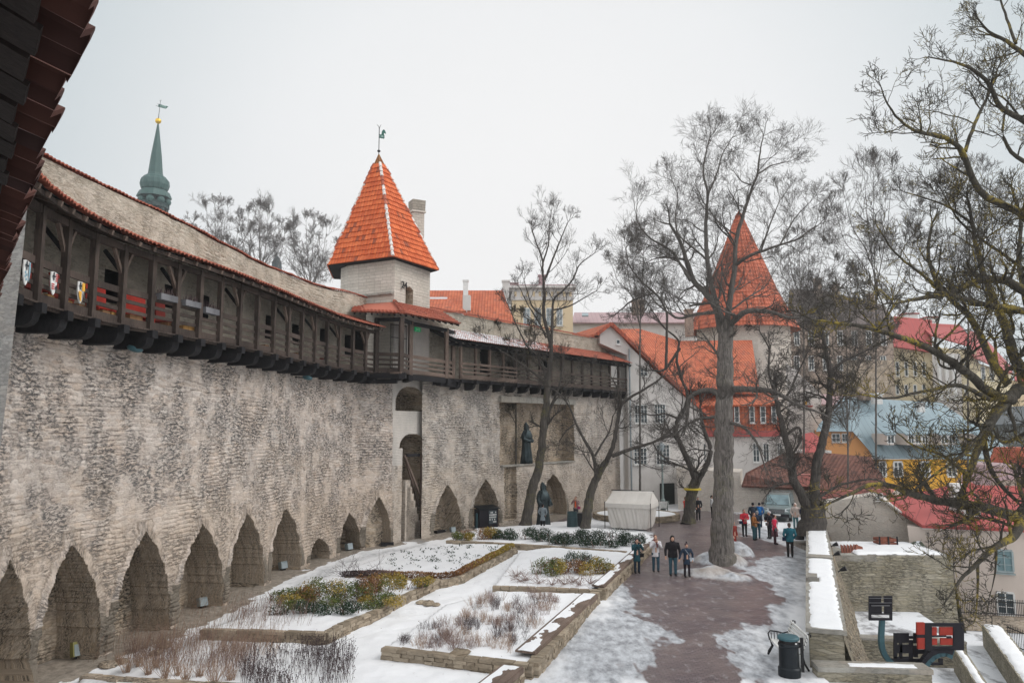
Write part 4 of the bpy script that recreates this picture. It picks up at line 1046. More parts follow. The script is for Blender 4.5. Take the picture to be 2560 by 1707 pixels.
eF = edging('garden_edging', 'stone edging at the near end of the dry brown grass bed', PX([(959, 1617), (1140, 1638), (1330, 1660)], BZ), -.05, BZ + .02, .30, seed=7, bl=.42)
eF2 = edging('garden_edging', 'stone side wall under the nearer long bench', PX([(1332, 1658), (1488, 1482)], BZ), -.05, BZ + .04, .36, seed=8)
eA = edging('garden_edging', 'short dark stone edging at the bottom left corner', PX([(207, 1690), (342, 1700), (560, 1712), (700, 1722)], .2), -.05, .24, .30, S_BACK, seed=9)
eG = edging('garden_edging', 'stone side wall under the bench end cut by the bottom edge', PX([(1296, 1668), (1244, 1720), (1150, 1830)], BZ), -.05, BZ + .04, .34, seed=10)
def bench_top(label, A, B, w, z, name='long_bench'):
    A = Vector((*A, z)); B = Vector((*B, z)); d = (B - A).normalized(); n = Vector((-d.y, d.x, 0))
    if n.x > 0: n = -n
    t = thing(name, label, 'bench', (A.x, A.y, z), group='plank benches on garden walls')
    for k in range(3):
        m = MB(); o = n * (w / 3 * (k + .5) - .12); m.bar(A + o, B + o, w / 3 - .012, .06, var=random.random()); m.build('plank', WOOD_B, t)
    m = MB(); o = n * (-.11); m.bar(A + o - Vector((0, 0, .07)), B + o - Vector((0, 0, .07)), .05, .13); m.build('front_board', WOOD_B, t)
    m = MB(); L = (B - A).length; ds = .07; S = np.arange(0, L, ds); Wn = np.linspace(.05, w - .1, 9); SS, WW = np.meshgrid(S, Wn, indexing='ij')
    hgt = .05 * (fbm(SS * 1.2 + A.x, WW * 2.5 + A.y, 4) - .42 + (WW / w - .45) * .55); V = np.array(A)[None, None] + SS[..., None] * np.array(d) + (WW - .1)[..., None] * np.array(n); V[..., 2] = z + .03 + hgt
    ns, nw = SS.shape; i, j = np.meshgrid(np.arange(ns - 1), np.arange(nw - 1), indexing='ij'); a = (i * nw + j).ravel(); F = np.stack([a, a + nw, a + nw + 1, a + 1], 1)
    cz = (hgt[:-1, :-1] + hgt[1:, 1:]).ravel(); F = F[cz > -.004]
    if len(F): m.blocks.append((V.reshape(-1, 3), F, 0, None, None)); m.build('snow_patch', SNOWM, t)
PB = lambda a, b, z: PX([(a, b)], z)[0]
bench_top('nearer long wooden bench top half covered with snow on the stone wall by the paving', PB(1328, 1628, .5), PB(1486, 1484, .5), .62, .47)
bench_top('farther long wooden bench top on the stone wall nearest the four walkers', PB(1502, 1463, .5), PB(1634, 1344, .5), .5, .47)
bench_top('end of a wooden bench top cut off by the bottom edge of the picture', PB(1230, 1720, .5), PB(1298, 1664, .5), .62, .47)
# ------------------------------------------------------------ buildings beyond
class Fac:
    """vertical facade plane between two plan points given as (pixel x, depth)"""
    def __init__(s, pa, da, pb, db):
        a = at(pa, 1000, da); b = at(pb, 1000, db); s.A = Vector((a.x, a.y, 0)); s.B = Vector((b.x, b.y, 0))
        s.d = (s.B - s.A).normalized(); s.n = Vector((s.d.y, -s.d.x, 0))
        if s.n.dot(-(s.A + s.B)) < 0: s.n = -s.n
    def pt(s, px, py, off=0.0):
        r = ray(px, py); o = s.A + s.n * off; t = s.n.dot(o) / s.n.dot(Vector((r.x, r.y, 0)))
        return Vector((r.x * t, r.y * t, CAMZ + r.z * t))
    def slab(s, m, px, depth, mi=0, off=0.0, zlow=None):
        P = [s.pt(x, y, off) if not isinstance(y, str) else None for x, y in px]
        for i, (x, y) in enumerate(px):
            if isinstance(y, str): q = s.pt(x, 1000, off); P[i] = Vector((q.x, q.y, float(y)))
        m.prism(P, -s.n * depth, mi)
    def win(s, parent, x0, y0, x1, y1, nx=2, ny=3, fr=.09, frame=None, glass=None, name='window', sill=True, rec=.0):
        """upright window: frame bars proud of the wall and a glass pane"""
        a = s.pt(x0, (y0 + y1) / 2); b = s.pt(x1, (y0 + y1) / 2); zt = s.pt((x0 + x1) / 2, y0).z; zb = s.pt((x0 + x1) / 2, y1).z
        a.z = b.z = 0; m = MB(); U = Vector((0, 0, 1)); n = s.n; o = n * .05
        for z in (zb, zt): m.bar(a + o + U * z, b + o + U * z, fr, fr)
        for p in (a, b): m.bar(p + o + U * (zb + fr / 2), p + o + U * (zt - fr / 2), fr * .9, fr * .9, s.d)
        g = fr * .5
        for i in range(1, nx): p = a.lerp(b, i / nx); m.bar(p + o + U * (zb + fr / 2), p + o + U * (zt - fr / 2), g, g, s.d)
        for j in range(1, ny): z = zb + (zt - zb) * j / ny; m.bar(a + n * .035 + U * z, b + n * .035 + U * z, g * .7, g * .7)
        if sill: m.bar(a - s.d * .08 + n * .09 + U * (zb - fr), b + s.d * .08 + n * .09 + U * (zb - fr), .2, .06)
        w = m.build(name, frame or WHT, parent); m = MB()
        m.add([a + n * .015 + U * zb, b + n * .015 + U * zb, b + n * .015 + U * zt, a + n * .015 + U * zt], [(0, 1, 2, 3)]); m.build('pane', glass or GLASS, w); return w
def bld(name, label, p, cat='building', group=None): return thing(name, label, cat, (p[0], p[1], p[2] if len(p) > 2 else 0), group=group)
def plane(m, pts, th=.18, mi=0):
    P = [at(*p) if isinstance(p, tuple) else p for p in pts]
    n = (P[1] - P[0]).cross(P[2] - P[0]).normalized(); n = n if n.z > 0 else -n
    m.prism(P, -n * th, mi)
def chimney(parent, px0, px1, yt, yb, D, mat, cap=True, name='chimney', cmat=None):
    a = at(px0, yt, D); b = at(px1, yt, D); z0 = at(px0, yb, D).z; w = b.x - a.x; m = MB()
    m.box(((a.x + b.x) / 2, a.y + w / 2, (a.z + z0) / 2), (w, w, a.z - z0)); o = m.build(name, mat, parent)
    if cap: m = MB(); m.box(((a.x + b.x) / 2, a.y + w / 2, a.z + .08), (w * 1.25, w * 1.25, .18)); m.build('chimney_cap', cmat or mat, o)
    return o
# white gabled house closing the second wall
f = Fac(1568, 66.9, 1760, 69.3)
h = bld('gabled_house', 'pale plastered gabled house with steep orange roof where the wall walk ends', f.A)
m = MB(); f.slab(m, [(1530, 812), (1500, 832), (1500, 858), (1568, 888), (1568, '-.5'), (1757, '-.5'), (1757, 1030), (1640, 930), (1575, 866)], 9); m.build('wall', P_WHITE, h)
m = MB(); r0 = f.pt(1528, 806, .35); r1 = f.pt(1722, 988, .35) ; bk = -f.n * 9.5 + f.d * .0
hx = Vector((0, 0, 0)); top2 = r0 - f.n * 9.8; low2 = r1 - f.n * 9.8
m.prism([r0, r1 + (r1 - r0) * .35, r1 + (r1 - r0) * .35 - f.n * 9.8, top2], (0, 0, -.22)); m.build('roof', TILE_F, h)
m = MB(); l1 = f.pt(1493, 832, .35); m.prism([r0, l1, l1 - f.n * 9.8, top2], (0, 0, -.2)); m.build('roof', TILE_F, h)
m = MB(); m.bar(r0 + Vector((0, 0, -.1)), r1 + (r1 - r0) * .35 + Vector((0, 0, -.1)), .12, .32); m.bar(r0 + Vector((0, 0, -.1)), l1 + Vector((0, 0, -.1)), .12, .3); m.build('barge_board', TILE_R, h)
for (x0, y0, x1, y1, a_, b_) in ((1586, 1012, 1617, 1057, 4, 4), (1636, 1010, 1663, 1057, 4, 4), (1584, 1119, 1616, 1160, 4, 4), (1640, 1111, 1673, 1161, 4, 5), (1600, 920, 1618, 940, 2, 2), (1540, 849, 1549, 860, 1, 1)):
    f.win(h, x0, y0, x1, y1, a_, b_)
m = MB(); a = f.pt(1650, 1208, .06); b = f.pt(1686, 1208, .06); z1 = a.z; m.prism([Vector((a.x, a.y, 0)), Vector((b.x, b.y, 0)), Vector((b.x, b.y, z1)), Vector((a.x, a.y, z1))], -f.n * .1)
dr = m.build('door', flat('dark_green_door', (.02, .025, .022), .5), h)
m = MB(); p = f.pt(1573, 872, .15); m.tube([(p.x, p.y, 0), (p.x, p.y, p.z)], .07, 7); m.build('downpipe', flat('zinc_pipe', (.28, .32, .34), .4, .4), h)
# long row behind: white house with orange tile-hung upper floor
f = Fac(1690, 72, 1960, 72)
h = bld('tile_hung_house', 'white house with orange tile hung top floor and white windows, behind the big trunk', f.A)
m = MB(); f.slab(m, [(1690, 1092), (1690, '-.6'), (1960, '-.6'), (1960, 1092)], 8); m.build('wall', P_WHITE, h)
m = MB(); f.slab(m, [(1716, 1015), (1716, 1076), (1955, 1076), (1948, 1015)], 7, off=-.1); m.build('upper_floor', TILE_F, h)
m = MB(); f.slab(m, [(1712, 1076), (1712, 1091), (1958, 1091), (1956, 1076)], 1, off=.5); m.build('eave_band', M_RED, h)
m = MB(); plane(m, [f.pt(1708, 1014, .5), f.pt(1950, 1010, .5), f.pt(1940, 975, -4), f.pt(1715, 975, -4)]); m.build('roof', TILE_F, h)
for (x0, x1) in ((1836, 1847), (1874, 1885), (1901, 1913), (1929, 1940), (1745, 1756)): f.win(h, x0, 1015, x1, 1056, 1, 3)
for (x0, x1) in ((1752, 1764), (1788, 1800), (1882, 1898), (1908, 1922), (1944, 1954)): f.win(h, x0, 1108, x1, 1154, 2, 3)
m = MB(); a = f.pt(1775, 1215, .3); f.slab(m, [(1760, 1218), (1760, '-.6'), (1792, '-.6'), (1792, 1218), (1776, 1205)], 1, off=.3); m.build('dark_porch', IRON, h)
# large orange roof mass between gabled house and cone tower
f = Fac(1580, 76, 1900, 82)
h = bld('orange_roofed_house', 'big orange tiled roof rising behind the white gabled house', f.A)
m = MB(); plane(m, [(1590, 960, 70), (1900, 985, 74), (1880, 850, 82), (1700, 852, 81), (1600, 822, 80), (1545, 822, 79)]); m.build('roof', TILE_F, h)
m = MB(); f.slab(m, [(1600, 900), (1600, '-.6'), (1880, '-.6'), (1880, 900)], 5); m.build('wall', P_WHITE, h)
chimney(h, 1715, 1733, 776, 840, 80, P_BROWN)
# second tower
c = at(1856, 800, 88); Rr = (1978 - 1735) / 2 / FPX * 88
tt = bld('tower', 'cone roofed round tower half hidden behind the tall trunk', (c.x, c.y), 'tower')
zb_ = at(1856, 803, 88 - Rr).z; za_ = at(1856, 524, 88).z; zk = at(1856, 735, 88).z
m = MB(); m.lathe([(Rr * .93, -3), (Rr * .93, zb_)], (c.x, c.y, 0), 28); m.build('shaft', P_ROUGH, tt)
n = 16; m = MB()
def conering(r, z): return [Vector((c.x + r * math.cos(t), c.y + r * math.sin(t), z)) for t in [2 * math.pi * (k + .5) / n for k in range(n)]]
R0 = conering(Rr * 1.12, zb_ - .5); R1 = conering(Rr * .72, zk); ap = Vector((c.x, c.y, za_))
for k in range(n):
    a, b, p, q = R0[k], R0[(k + 1) % n], R1[k], R1[(k + 1) % n]
    if (a + b).y / 2 > c.y + 1.5: m.add([a, b, q, p], [(0, 1, 2, 3)]); m.add([p, q, ap], [(0, 1, 2)]); continue
    for (A_, B_, C_, D_) in ((a, b, p, q), (p, q, ap, ap)):
        U = B_ - A_; Lw = U.length; U /= Lw; w = C_ - A_; ua = w.dot(U); V = w - U * ua; vl = V.length; V /= vl; ub = (D_ - A_).dot(U)
        tri_roof(m, A_, U, lambda v, Lw=Lw, ub=ub, vl=vl: Lw + (ub - Lw) * v / vl, lambda v, ua=ua, vl=vl: ua * v / vl, V, vl, tw=.36, th=.55, amp=.07, curve=3)
m.build('cone_roof', tiles('clay_tiles_haze_muted', (.38, .10, .055), (.50, .15, .085), (.17, .07, .05)), tt)  # tile reds muted in the colour to stand in for distance haze
m = MB(); m.tube([ap, ap + Vector((0, 0, 1.5))], .07, 6); m.build('finial', IRON, tt)
# roofs behind the second wall
f = Fac(1060, 78, 1280, 78)
h = bld('tiled_house', 'long bright orange tiled roof with a slim white chimney, right of the tower', f.A)
m = MB(); plane(m, [(1040, 815, 74), (1290, 815, 74), (1256, 726, 80), (1040, 726, 80)]); m.build('roof', TILE_F, h)
m = MB(); f.slab(m, [(1045, 800), (1045, '-.6'), (1280, '-.6'), (1280, 800)], 6, off=-.5); m.build('wall', P_WHITE, h)
m = MB(); m.prism([at(1273, 808, 77), at(1258, 722, 82), at(1254, 722, 82), at(1268, 808, 77)], (0, .4, 0)); m.build('verge', M_PURP, h)
chimney(h, 1158, 1170, 703, 775, 76, WHT); chimney(h, 1256, 1272, 704, 745, 84, P_WHITE)
m = MB(); a = at(1157, 738, 74.6); b = at(1176, 738, 74.6); z0 = at(1160, 776, 74.6).z; m.box(((a.x + b.x) / 2, 75, (a.z + z0) / 2), (b.x - a.x, 1, a.z - z0)); m.build('chimney_base', P_WHITE, h)
h = bld('hipped_roof_annex', 'smaller orange hipped roof with snowy ridge in front of the long orange roof', at(1100, 775, 72))
m = MB(); plane(m, [(1050, 777, 70), (1165, 777, 70), (1118, 746, 73), (1050, 746, 73)]); rr_ = m.build('roof', TILE_F, h)
m = MB(); m.bar(at(1052, 746, 73), at(1118, 746, 73), .3, .22); m.build('ridge_snow', SNOWM, rr_)
m = MB(); m.bar(at(1055, 779, 70.2), at(1168, 779, 70.2), .12, .12); m.build('gutter', P_WHITE, h)
m = MB(); m.box(tuple(at(1100, 830, 72.5)), (4.5, 3.5, 3.6)); m.build('wall', P_WHITE, h)
# classical yellow building
f = Fac(1277, 92, 1432, 92)
h = bld('classical_building', 'pale yellow classical building with white cornice behind the bare tree', f.A)
m = MB(); f.slab(m, [(1280, 740), (1280, '-.6'), (1432, '-.6'), (1432, 740)], 12); m.build('wall', P_CREAM, h)
m = MB(); f.slab(m, [(1277, 718), (1277, 750), (1434, 750), (1434, 718)], 12.4, off=.15); f.slab(m, [(1271, 713), (1271, 719), (1441, 719), (1441, 713)], 13, off=.8); m.build('cornice', P_WHITE, h)
m = MB()
for k in range(10): x = 1286 + k * 15.2; f.slab(m, [(x, 729), (x, 741), (x + 6, 741), (x + 6, 729)], .15, off=.2)
m.build('frieze', P_CREAM, h)
m = MB(); f.slab(m, [(1274, 706), (1274, 713), (1297, 713), (1297, 706)], 2, off=.2); f.slab(m, [(1274, 711), (1274, 714), (1438, 714), (1438, 711)], 11, off=.0); m.build('parapet', M_PURP, h)
for x0, x1 in ((1309, 1325), (1337, 1352), (1366, 1382), (1392, 1406)): f.win(h, x0, 771, x1, 813, 2, 4, fr=.12, glass=GLASS_L)
chimney(h, 1347, 1363, 690, 714, 94, M_PURP)
f = Fac(1434, 108, 1740, 108)
h = bld('low_roofed_building', 'long low purple roofed building with white wall behind the gabled house', f.A)
m = MB(); f.slab(m, [(1430, 806), (1430, '-.6'), (1740, '-.6'), (1740, 806)], 10); m.build('wall', P_WHITE, h)
m = MB(); plane(m, [f.pt(1428, 806, .8), f.pt(1742, 806, .8), f.pt(1742, 781, -4), f.pt(1436, 781, -4)]); m.build('roof', M_PURP, h)
m = MB(); plane(m, [(1455, 789, 107), (1471, 789, 107), (1471, 782, 108), (1455, 782, 108)]); m.build('skylight', GLASS_L, h)
chimney(h, 1583, 1611, 752, 785, 106, P_BROWN)
# chimney stack right behind the tower
h = bld('chimney_stack', 'tall limestone chimney stack standing behind the tower roof', at(1036, 900, 54), 'chimney')
a = at(1017, 505, 53.5); b = at(1057, 505, 53.5); m = MB(); w = 1.05; z0, z1 = 8, at(1036, 500, 53.5).z; zm = at(1036, 527, 53.5).z; cx, cy = (a.x + b.x) / 2 + .1, 54
RM = Matrix.Rotation(R(28), 3, 'Z')
m.box((cx, cy, (z0 + zm) / 2), (.86, .80, zm - z0), RM); m.box((cx, cy, zm), (1.05, 1.0, .14), RM); m.build('shaft', S_TOW, h)
m = MB(); m.box((cx, cy, (zm + z1) / 2 + .05), (.95, .92, z1 - zm - .1), RM, taper=1.05); m.box((cx, cy, z1), (1.0, .96, .08), RM); m.build('head', coursed('dark_chimney_stone', (.36, .33, .28), (.27, .25, .21), .2, .5), h)
# church spire
D = 185; c = at(385, 500, D); k = D / FPX
sp = bld('church_spire', 'green copper baroque church spire with gilded ball above the town wall', (c.x, c.y), 'spire')
def Z(py): return at(385, py, D).z
def Rp(w): return w * k
m = MB(); m.lathe([(Rp(37), 2), (Rp(37), Z(548)), (Rp(40), Z(546)), (Rp(38), Z(536))], (c.x, c.y, 0), 8, ph=R(22)); m.build('lantern_base', COP_D, sp)
m = MB()
for i in range(8):
    t = R(22.5 + 45 * i); m.tube([(c.x + Rp(30) * math.cos(t), c.y + Rp(30) * math.sin(t), Z(546)), (c.x + Rp(30) * math.cos(t), c.y + Rp(30) * math.sin(t), Z(514))], Rp(5.5), 6)
m.lathe([(Rp(37), Z(521)), (Rp(37), Z(509)), (Rp(28), Z(506))], (c.x, c.y, 0), 8, ph=R(22)); m.build('lantern', COP_D, sp)
m = MB(); m.lathe([(Rp(20), Z(509)), (Rp(20), Z(494))], (c.x, c.y, 0), 8); m.build('upper_lantern', COP_D, sp)
for i in range(8):
    t = R(45 * i + 10); m = MB(); m.ball((c.x + Rp(32) * math.cos(t), c.y + Rp(32) * math.sin(t), Z(505)), Rp(10), 12); m.build('copper_ball', COPPER, sp, smooth=True)
m = MB(); m.lathe([(Rp(42), Z(495)), (Rp(41), Z(491)), (Rp(36), Z(480)), (Rp(33), Z(478))], (c.x, c.y, 0), 8, ph=R(22)); m.build('cornice', COPPER, sp)
prof = [(26, 480), (32, 474), (35.5, 463), (34, 452), (27, 444), (21, 440)]
m = MB(); m.lathe([(Rp(a), Z(b)) for a, b in prof], (c.x, c.y, 0), 32, ribs=1, ribd=.04); m.build('onion_dome', COPPER, sp)
m = MB(); m.lathe([(Rp(21), Z(442)), (Rp(17.5), Z(434)), (Rp(13), Z(390)), (Rp(2), Z(311))], (c.x, c.y, 0), 8, ph=R(22)); m.build('spire_needle', COPPER, sp)
m = MB(); m.ball((c.x, c.y, Z(303)), Rp(7.6), 18); m.build('gilded_ball', GOLD, sp, smooth=True)
m = MB(); m.tube([(c.x, c.y, Z(297)), (c.x + Rp(3), c.y, Z(254))], [Rp(.8), Rp(.5)], 5); tp = Vector((c.x + Rp(3), c.y, Z(254)))
for s_ in (-1, 1): m.tube([tp, tp + Vector((Rp(2.2) * s_, 0, Rp(4)))], Rp(.45), 4)
vo = Vector((c.x + Rp(2), c.y, Z(264.5))); vr = Vector((1, 0, -.27)).normalized(); vu = Vector((.27, 0, 1)).normalized()
m.tube([vo - vr * Rp(11) - Vector((0, 0, Rp(3))), vo - Vector((0, 0, Rp(3)))], Rp(.5), 4); m.tube([vo - vr * Rp(7) + Vector((0, 0, Rp(4))), vo], Rp(.5), 4)
rod = m.build('vane_rod', IRON, sp)
fl = flag([(x * k, y * k) for x, y in [(-4, -4.4), (17.5, -4.2), (22, 3.4), (-4, 3.6)]], vo, vr, .05, 'vane_flag', GREENV, rod, vu)
text_part('1772', Rp(8), face_frame(vo + vr * Rp(9) - Vector((0, .06, 0)), vr, vu), flat('pale_verdigris_far', (.6, .78, .72), .5), fl, 'vane_digits', .02)
# small dark dome behind the wall
D = 120; c = at(692, 660, D); k = D / FPX; dm = bld('small_cupola', 'small dark domed cupola among the branches behind the wall', (c.x, c.y), 'cupola')
m = MB(); m.lathe([(13 * k, 3), (13 * k, at(692, 672, D).z), (11.5 * k, at(692, 655, D).z), (7 * k, at(692, 646, D).z), (1.5 * k, at(692, 640, D).z), (1 * k, at(692, 632, D).z)], (c.x, c.y, 0), 14); m.build('dome', flat('slate_dome', (.07, .085, .09), .6), dm)

# ---- right side of the picture
# cream wall strip and brown building
f = Fac(1955, 84, 2052, 84)
h = bld('plain_facade', 'tall narrow off white rendered building between the cone tower and the blue grey roof', f.A)
m = MB(); f.slab(m, [(1958, 900), (1958, '-3'), (2052, '-3'), (2052, 982)], 6); m.build('wall', P_WHITE, h)
m = MB(); f.slab(m, [(2006, 1013), (2006, 1017), (2032, 1017), (2032, 1013)], .2, off=.2); m.build('string_course', M_RED, h)
f.win(h, 2008, 1002, 2018, 1012, 1, 1, glass=P_YEL)
f = Fac(1968, 102, 2236, 106)
h = bld('brown_building', 'large brown stone building with dark roof and three slender chimneys', f.A)
m = MB(); f.slab(m, [(1968, 805), (1968, '-3'), (2232, '-3'), (2232, 812)], 10); m.build('wall', P_BROWN, h)
m = MB(); f.slab(m, [(2232, 900), (2232, '-3'), (2110, '-3'), (2110, 900)], .3, off=.3); m.build('rubble_wall', S_BACK, h)
m = MB(); plane(m, [f.pt(1966, 806, .6), f.pt(2240, 812, .6), f.pt(2210, 762, -6), f.pt(2060, 726, -6), f.pt(1975, 722, -6)]); m.build('roof', flat('dark_slate', (.11, .09, .085), .8, 0, .3, 2), h)
for x0, x1, yt in ((2039, 2054, 698), (2084, 2097, 712), (2172, 2186, 736)): chimney(h, x0, x1, yt, yt + 55, 108, P_BROWN)
for i in range(7):
    x = 1985 + i * 36; f.win(h, x, 828, x + 13, 862, 2, 2, fr=.12); f.win(h, x, 890, x + 13, 925, 2, 2, fr=.12)
# pale yellow palace
f = Fac(2228, 116, 2440, 110)
h = bld('palace', 'wide pale yellow palace with red metal roofs beyond the branches on the right', f.A, 'palace')
m = MB(); f.slab(m, [(2228, 862), (2228, '-6'), (2440, '-6'), (2440, 875)], 16); m.build('wall', P_CREAM2, h)
m = MB(); f.slab(m, [(2330, 880), (2330, '-6'), (2400, '-6'), (2400, 884)], 16, off=1.2); m.build('white_projection', P_WHITE, h)
m = MB(); plane(m, [f.pt(2222, 864, 1), f.pt(2330, 880, 1), f.pt(2330, 800, -6), f.pt(2234, 790, -6)]); m.build('roof', M_RED, h)
m = MB(); plane(m, [f.pt(2330, 838, 0), f.pt(2450, 872, 1), f.pt(2400, 812, -8), f.pt(2290, 806, -8)]); m.build('roof', M_RED, h)
for x0, x1, yt in ((2264, 2294, 785), (2318, 2346, 794)): o = chimney(h, x0, x1, yt, yt + 30, 122, WHT, cmat=M_RED)
for row in ((905, 940), (962, 985)):
    for x in (2240, 2262, 2284, 2306, 2412): f.win(h, x, row[0], x + 8, row[1], 1, 2, fr=.15)
    for x in (2338, 2356, 2374): 
        m = MB(); q = f.pt(x + 8, 900, 1.3); m.tube([(q.x, q.y, f.pt(x, 1000).z), (q.x, q.y, f.pt(x, 890).z)], .3, 8); m.build('column', WHT, h) if row[0] == 905 else None
g = Fac(2440, 110, 2530, 118)
m = MB(); g.slab(m, [(2438, 905), (2438, '-6'), (2528, '-6'), (2528, 935)], 12); m.build('wing_wall', P_CREAM2, h)
m = MB(); plane(m, [g.pt(2430, 890, 1), g.pt(2532, 935, 1), g.pt(2530, 918, -1), g.pt(2450, 832, -6), g.pt(2420, 826, -6)]); m.build('roof', M_RED, h)
for x in (2452, 2474, 2496): g.win(h, x, 918, x + 9, 950, 1, 2, fr=.15)
# distant blue-grey hill/houses bottom right
f = Fac(2380, 95, 2600, 95)
h = bld('dark_shed', 'dark grey roofed building at the right edge beneath the palace', f.A)
m = MB(); f.slab(m, [(2480, 1060), (2480, '-6'), (2640, '-6'), (2640, 1050)], 6); m.build('wall', flat('dark_grey_wall', (.13, .14, .14), .8), h)
m = MB(); plane(m, [f.pt(2470, 1062, .5), f.pt(2650, 1052, .5), f.pt(2650, 1010, -4), f.pt(2490, 1018, -4)]); m.build('roof', flat('dark_grey_roof', (.10, .11, .115), .8), h)
# ochre house with blue-grey metal roof
f = Fac(2190, 74, 2390, 74)
h = bld('ochre_house', 'ochre yellow house with wide blue grey seamed roof and four dormers', f.A)
m = MB(); f.slab(m, [(2190, 1145), (2190, '-7'), (2420, '-7'), (2420, 1145)], 12); m.build('wall', P_YEL, h)
m = MB(); f.slab(m, [(2420, 1146), (2420, '-7'), (2530, '-7'), (2530, 1146)], 12); m.build('side_wing', P_YEL2, h)
gl = Fac(2046, 76, 2192, 74.2)
m = MB(); gl.slab(m, [(2060, 1074), (2044, 1076), (2044, '-4'), (2192, '-4'), (2192, 1140), (2130, 1074)], 10); m.build('gable_wall', P_ORG, h)
m = MB(); plane(m, [f.pt(2184, 1142, .7), f.pt(2532, 1146, .7), f.pt(2530, 1126, -.3), f.pt(2352, 1006, -6), f.pt(2102, 992, -6)]); m.build('roof', M_BLUE, h)
m = MB(); plane(m, [gl.pt(2040, 1078, .6), gl.pt(2132, 1078, .6), f.pt(2186, 1140, .7), f.pt(2104, 992, -6), gl.pt(2048, 1060, 0)]); m.build('roof', M_BLUE, h)
m = MB(); f.slab(m, [(2186, 1140), (2186, 1148), (2530, 1148), (2530, 1141)], .6, off=.55); m.build('cornice', WHT, h)
gl.win(h, 2080, 1084, 2100, 1104, 2, 2); gl.win(h, 2105, 1084, 2120, 1104, 2, 2)
for (x0, x1) in ((2234, 2255), (2301, 2323), (2367, 2389), (2198, 2214), (2440, 2456), (2474, 2490)): f.win(h, x0, 1154, x1, 1191, 2, 3, fr=.16, sill=False)
for (x0, x1, rx) in ((2216, 2236, 2178), (2268, 2320, 2224), (2350, 2388, 2300), (2440, 2460, 2400)):
    dm_ = Fac(x0, 72.5, x1, 72.5); m = MB(); dm_.slab(m, [(x0, 1084), (x0, 1112), (x1, 1112), (x1, 1084)], 3, off=0); dd = m.build('dormer', P_PEACH, h)
    m = MB(); plane(m, [dm_.pt(x0 - 3, 1085, .3), dm_.pt(x1 + 4, 1085, .3), dm_.pt(x1 - 28, 1052, -3), dm_.pt(rx, 1052, -3)], .12); m.build('dormer_roof', M_BLUE, dd)
    nwin = max(1, int((x1 - x0) / 16))
    for q in range(nwin): dm_.win(h, x0 + 2 + q * (x1 - x0) / nwin, 1088, x0 - 1 + (q + 1) * (x1 - x0) / nwin, 1108, 2, 1, fr=.1, sill=False)
chimney(h, 2186, 2206, 986, 1010, 78, WHT); chimney(h, 2156, 2182, 984, 1000, 79, P_BROWN); chimney(h, 2298, 2312, 1010, 1030, 76, WHT)
# brown tiled low building
f = Fac(1850, 62, 2050, 60)
h = bld('low_house', 'low white walled house with hipped dark brown tile roof behind the parked van', f.A)
m = MB(); f.slab(m, [(1690, 1170), (1690, '-.5'), (2052, '-.5'), (2052, 1212), (1850, 1212), (1850, 1180), (1800, 1178)], 5); m.build('wall', P_ROUGH, h)
m = MB(); plane(m, [f.pt(1854, 1213, .5), f.pt(2048, 1222, .5), f.pt(2050, 1130, -4), f.pt(1957, 1133, -4), f.pt(1864, 1182, .2)]); m.build('roof', TILE_B, h)
m = MB(); plane(m, [f.pt(2048, 1222, .5), (2232, 1232, 56), (2178, 1142, 62), (2050, 1130, 65)]); m.build('roof', TILE_B, h)
g = Fac(2044, 59, 2236, 55)
m = MB(); g.slab(m, [(2040, 1228), (2040, 1250), (2225, 1236), (2225, 1222)], .8, off=.2); m.build('pink_eave', P_PINK, h)
m = MB(); g.slab(m, [(2046, 1240), (2046, '-3.6'), (2236, '-3.6'), (2236, 1230)], 3); m.build('side_wall', P_ROUGH, h)
m = MB(); f.slab(m, [(1994, 1186), (1994, 1215), (2030, 1215), (2030, 1186)], .8, off=.9); m.build('dormer', P_PINK, h)
h = bld('crimson_annex', 'small crimson tiled roof corner beside the orange gable', at(2030, 1100, 70))
m = MB(); plane(m, [(2007, 1130, 68), (2048, 1130, 68), (2054, 1096, 70), (2030, 1080, 71), (2007, 1084, 71)]); m.build('roof', M_RED, h)
m = MB(); m.box(tuple(at(2030, 1165, 71)), (2.5, 3, 3)); m.build('wall', P_WHITE, h)
# rough cream gable wall next to bastion
f = Fac(2058, 48, 2310, 45.5)
h = bld('cream_gable', 'rough cream rendered gable wall with sloping snowy edge behind the stone bastion', f.A)
m = MB(); f.slab(m, [(2060, 1256), (2060, '-3.6'), (2320, '-3.6'), (2320, 1325), (2284, 1300), (2200, 1243), (2180, 1237)], 2.5); m.build('wall', P_ROUGH, h)
m = MB(); a = f.pt(2200, 1242, .1); b = f.pt(2320, 1326, .1); m.bar(a, b, .5, .09); m.build('verge', P_WHITE, h)
f.win(h, 2192, 1234, 2207, 1248, 2, 2)
# red metal roofed house
f = Fac(2270, 44, 2600, 41)
h = bld('red_roofed_house', 'peach walled house with broad red metal roof on the far right', f.A)
m = MB(); f.slab(m, [(2268, 1316), (2268, '-4'), (2640, '-4'), (2640, 1325)], 8); m.build('wall', P_PEACH, h)
m = MB(); plane(m, [f.pt(2306, 1312, .5), f.pt(2660, 1326, .5), f.pt(2640, 1240, -4.5), f.pt(2228, 1238, -4.5), f.pt(2220, 1258, -3.4)]); m.build('roof', M_RED, h)
m = MB(); plane(m, [f.pt(2228, 1238, -4.5), f.pt(2640, 1240, -4.5), f.pt(2560, 1215, -5.5), f.pt(2440, 1212, -5.5), f.pt(2420, 1200, -6), f.pt(2320, 1226, -5)]); m.build('roof', M_RED, h)
m = MB(); f.slab(m, [(2306, 1313), (2306, 1322), (2640, 1332), (2640, 1324)], .5, off=.35); m.build('cornice', WHT, h)
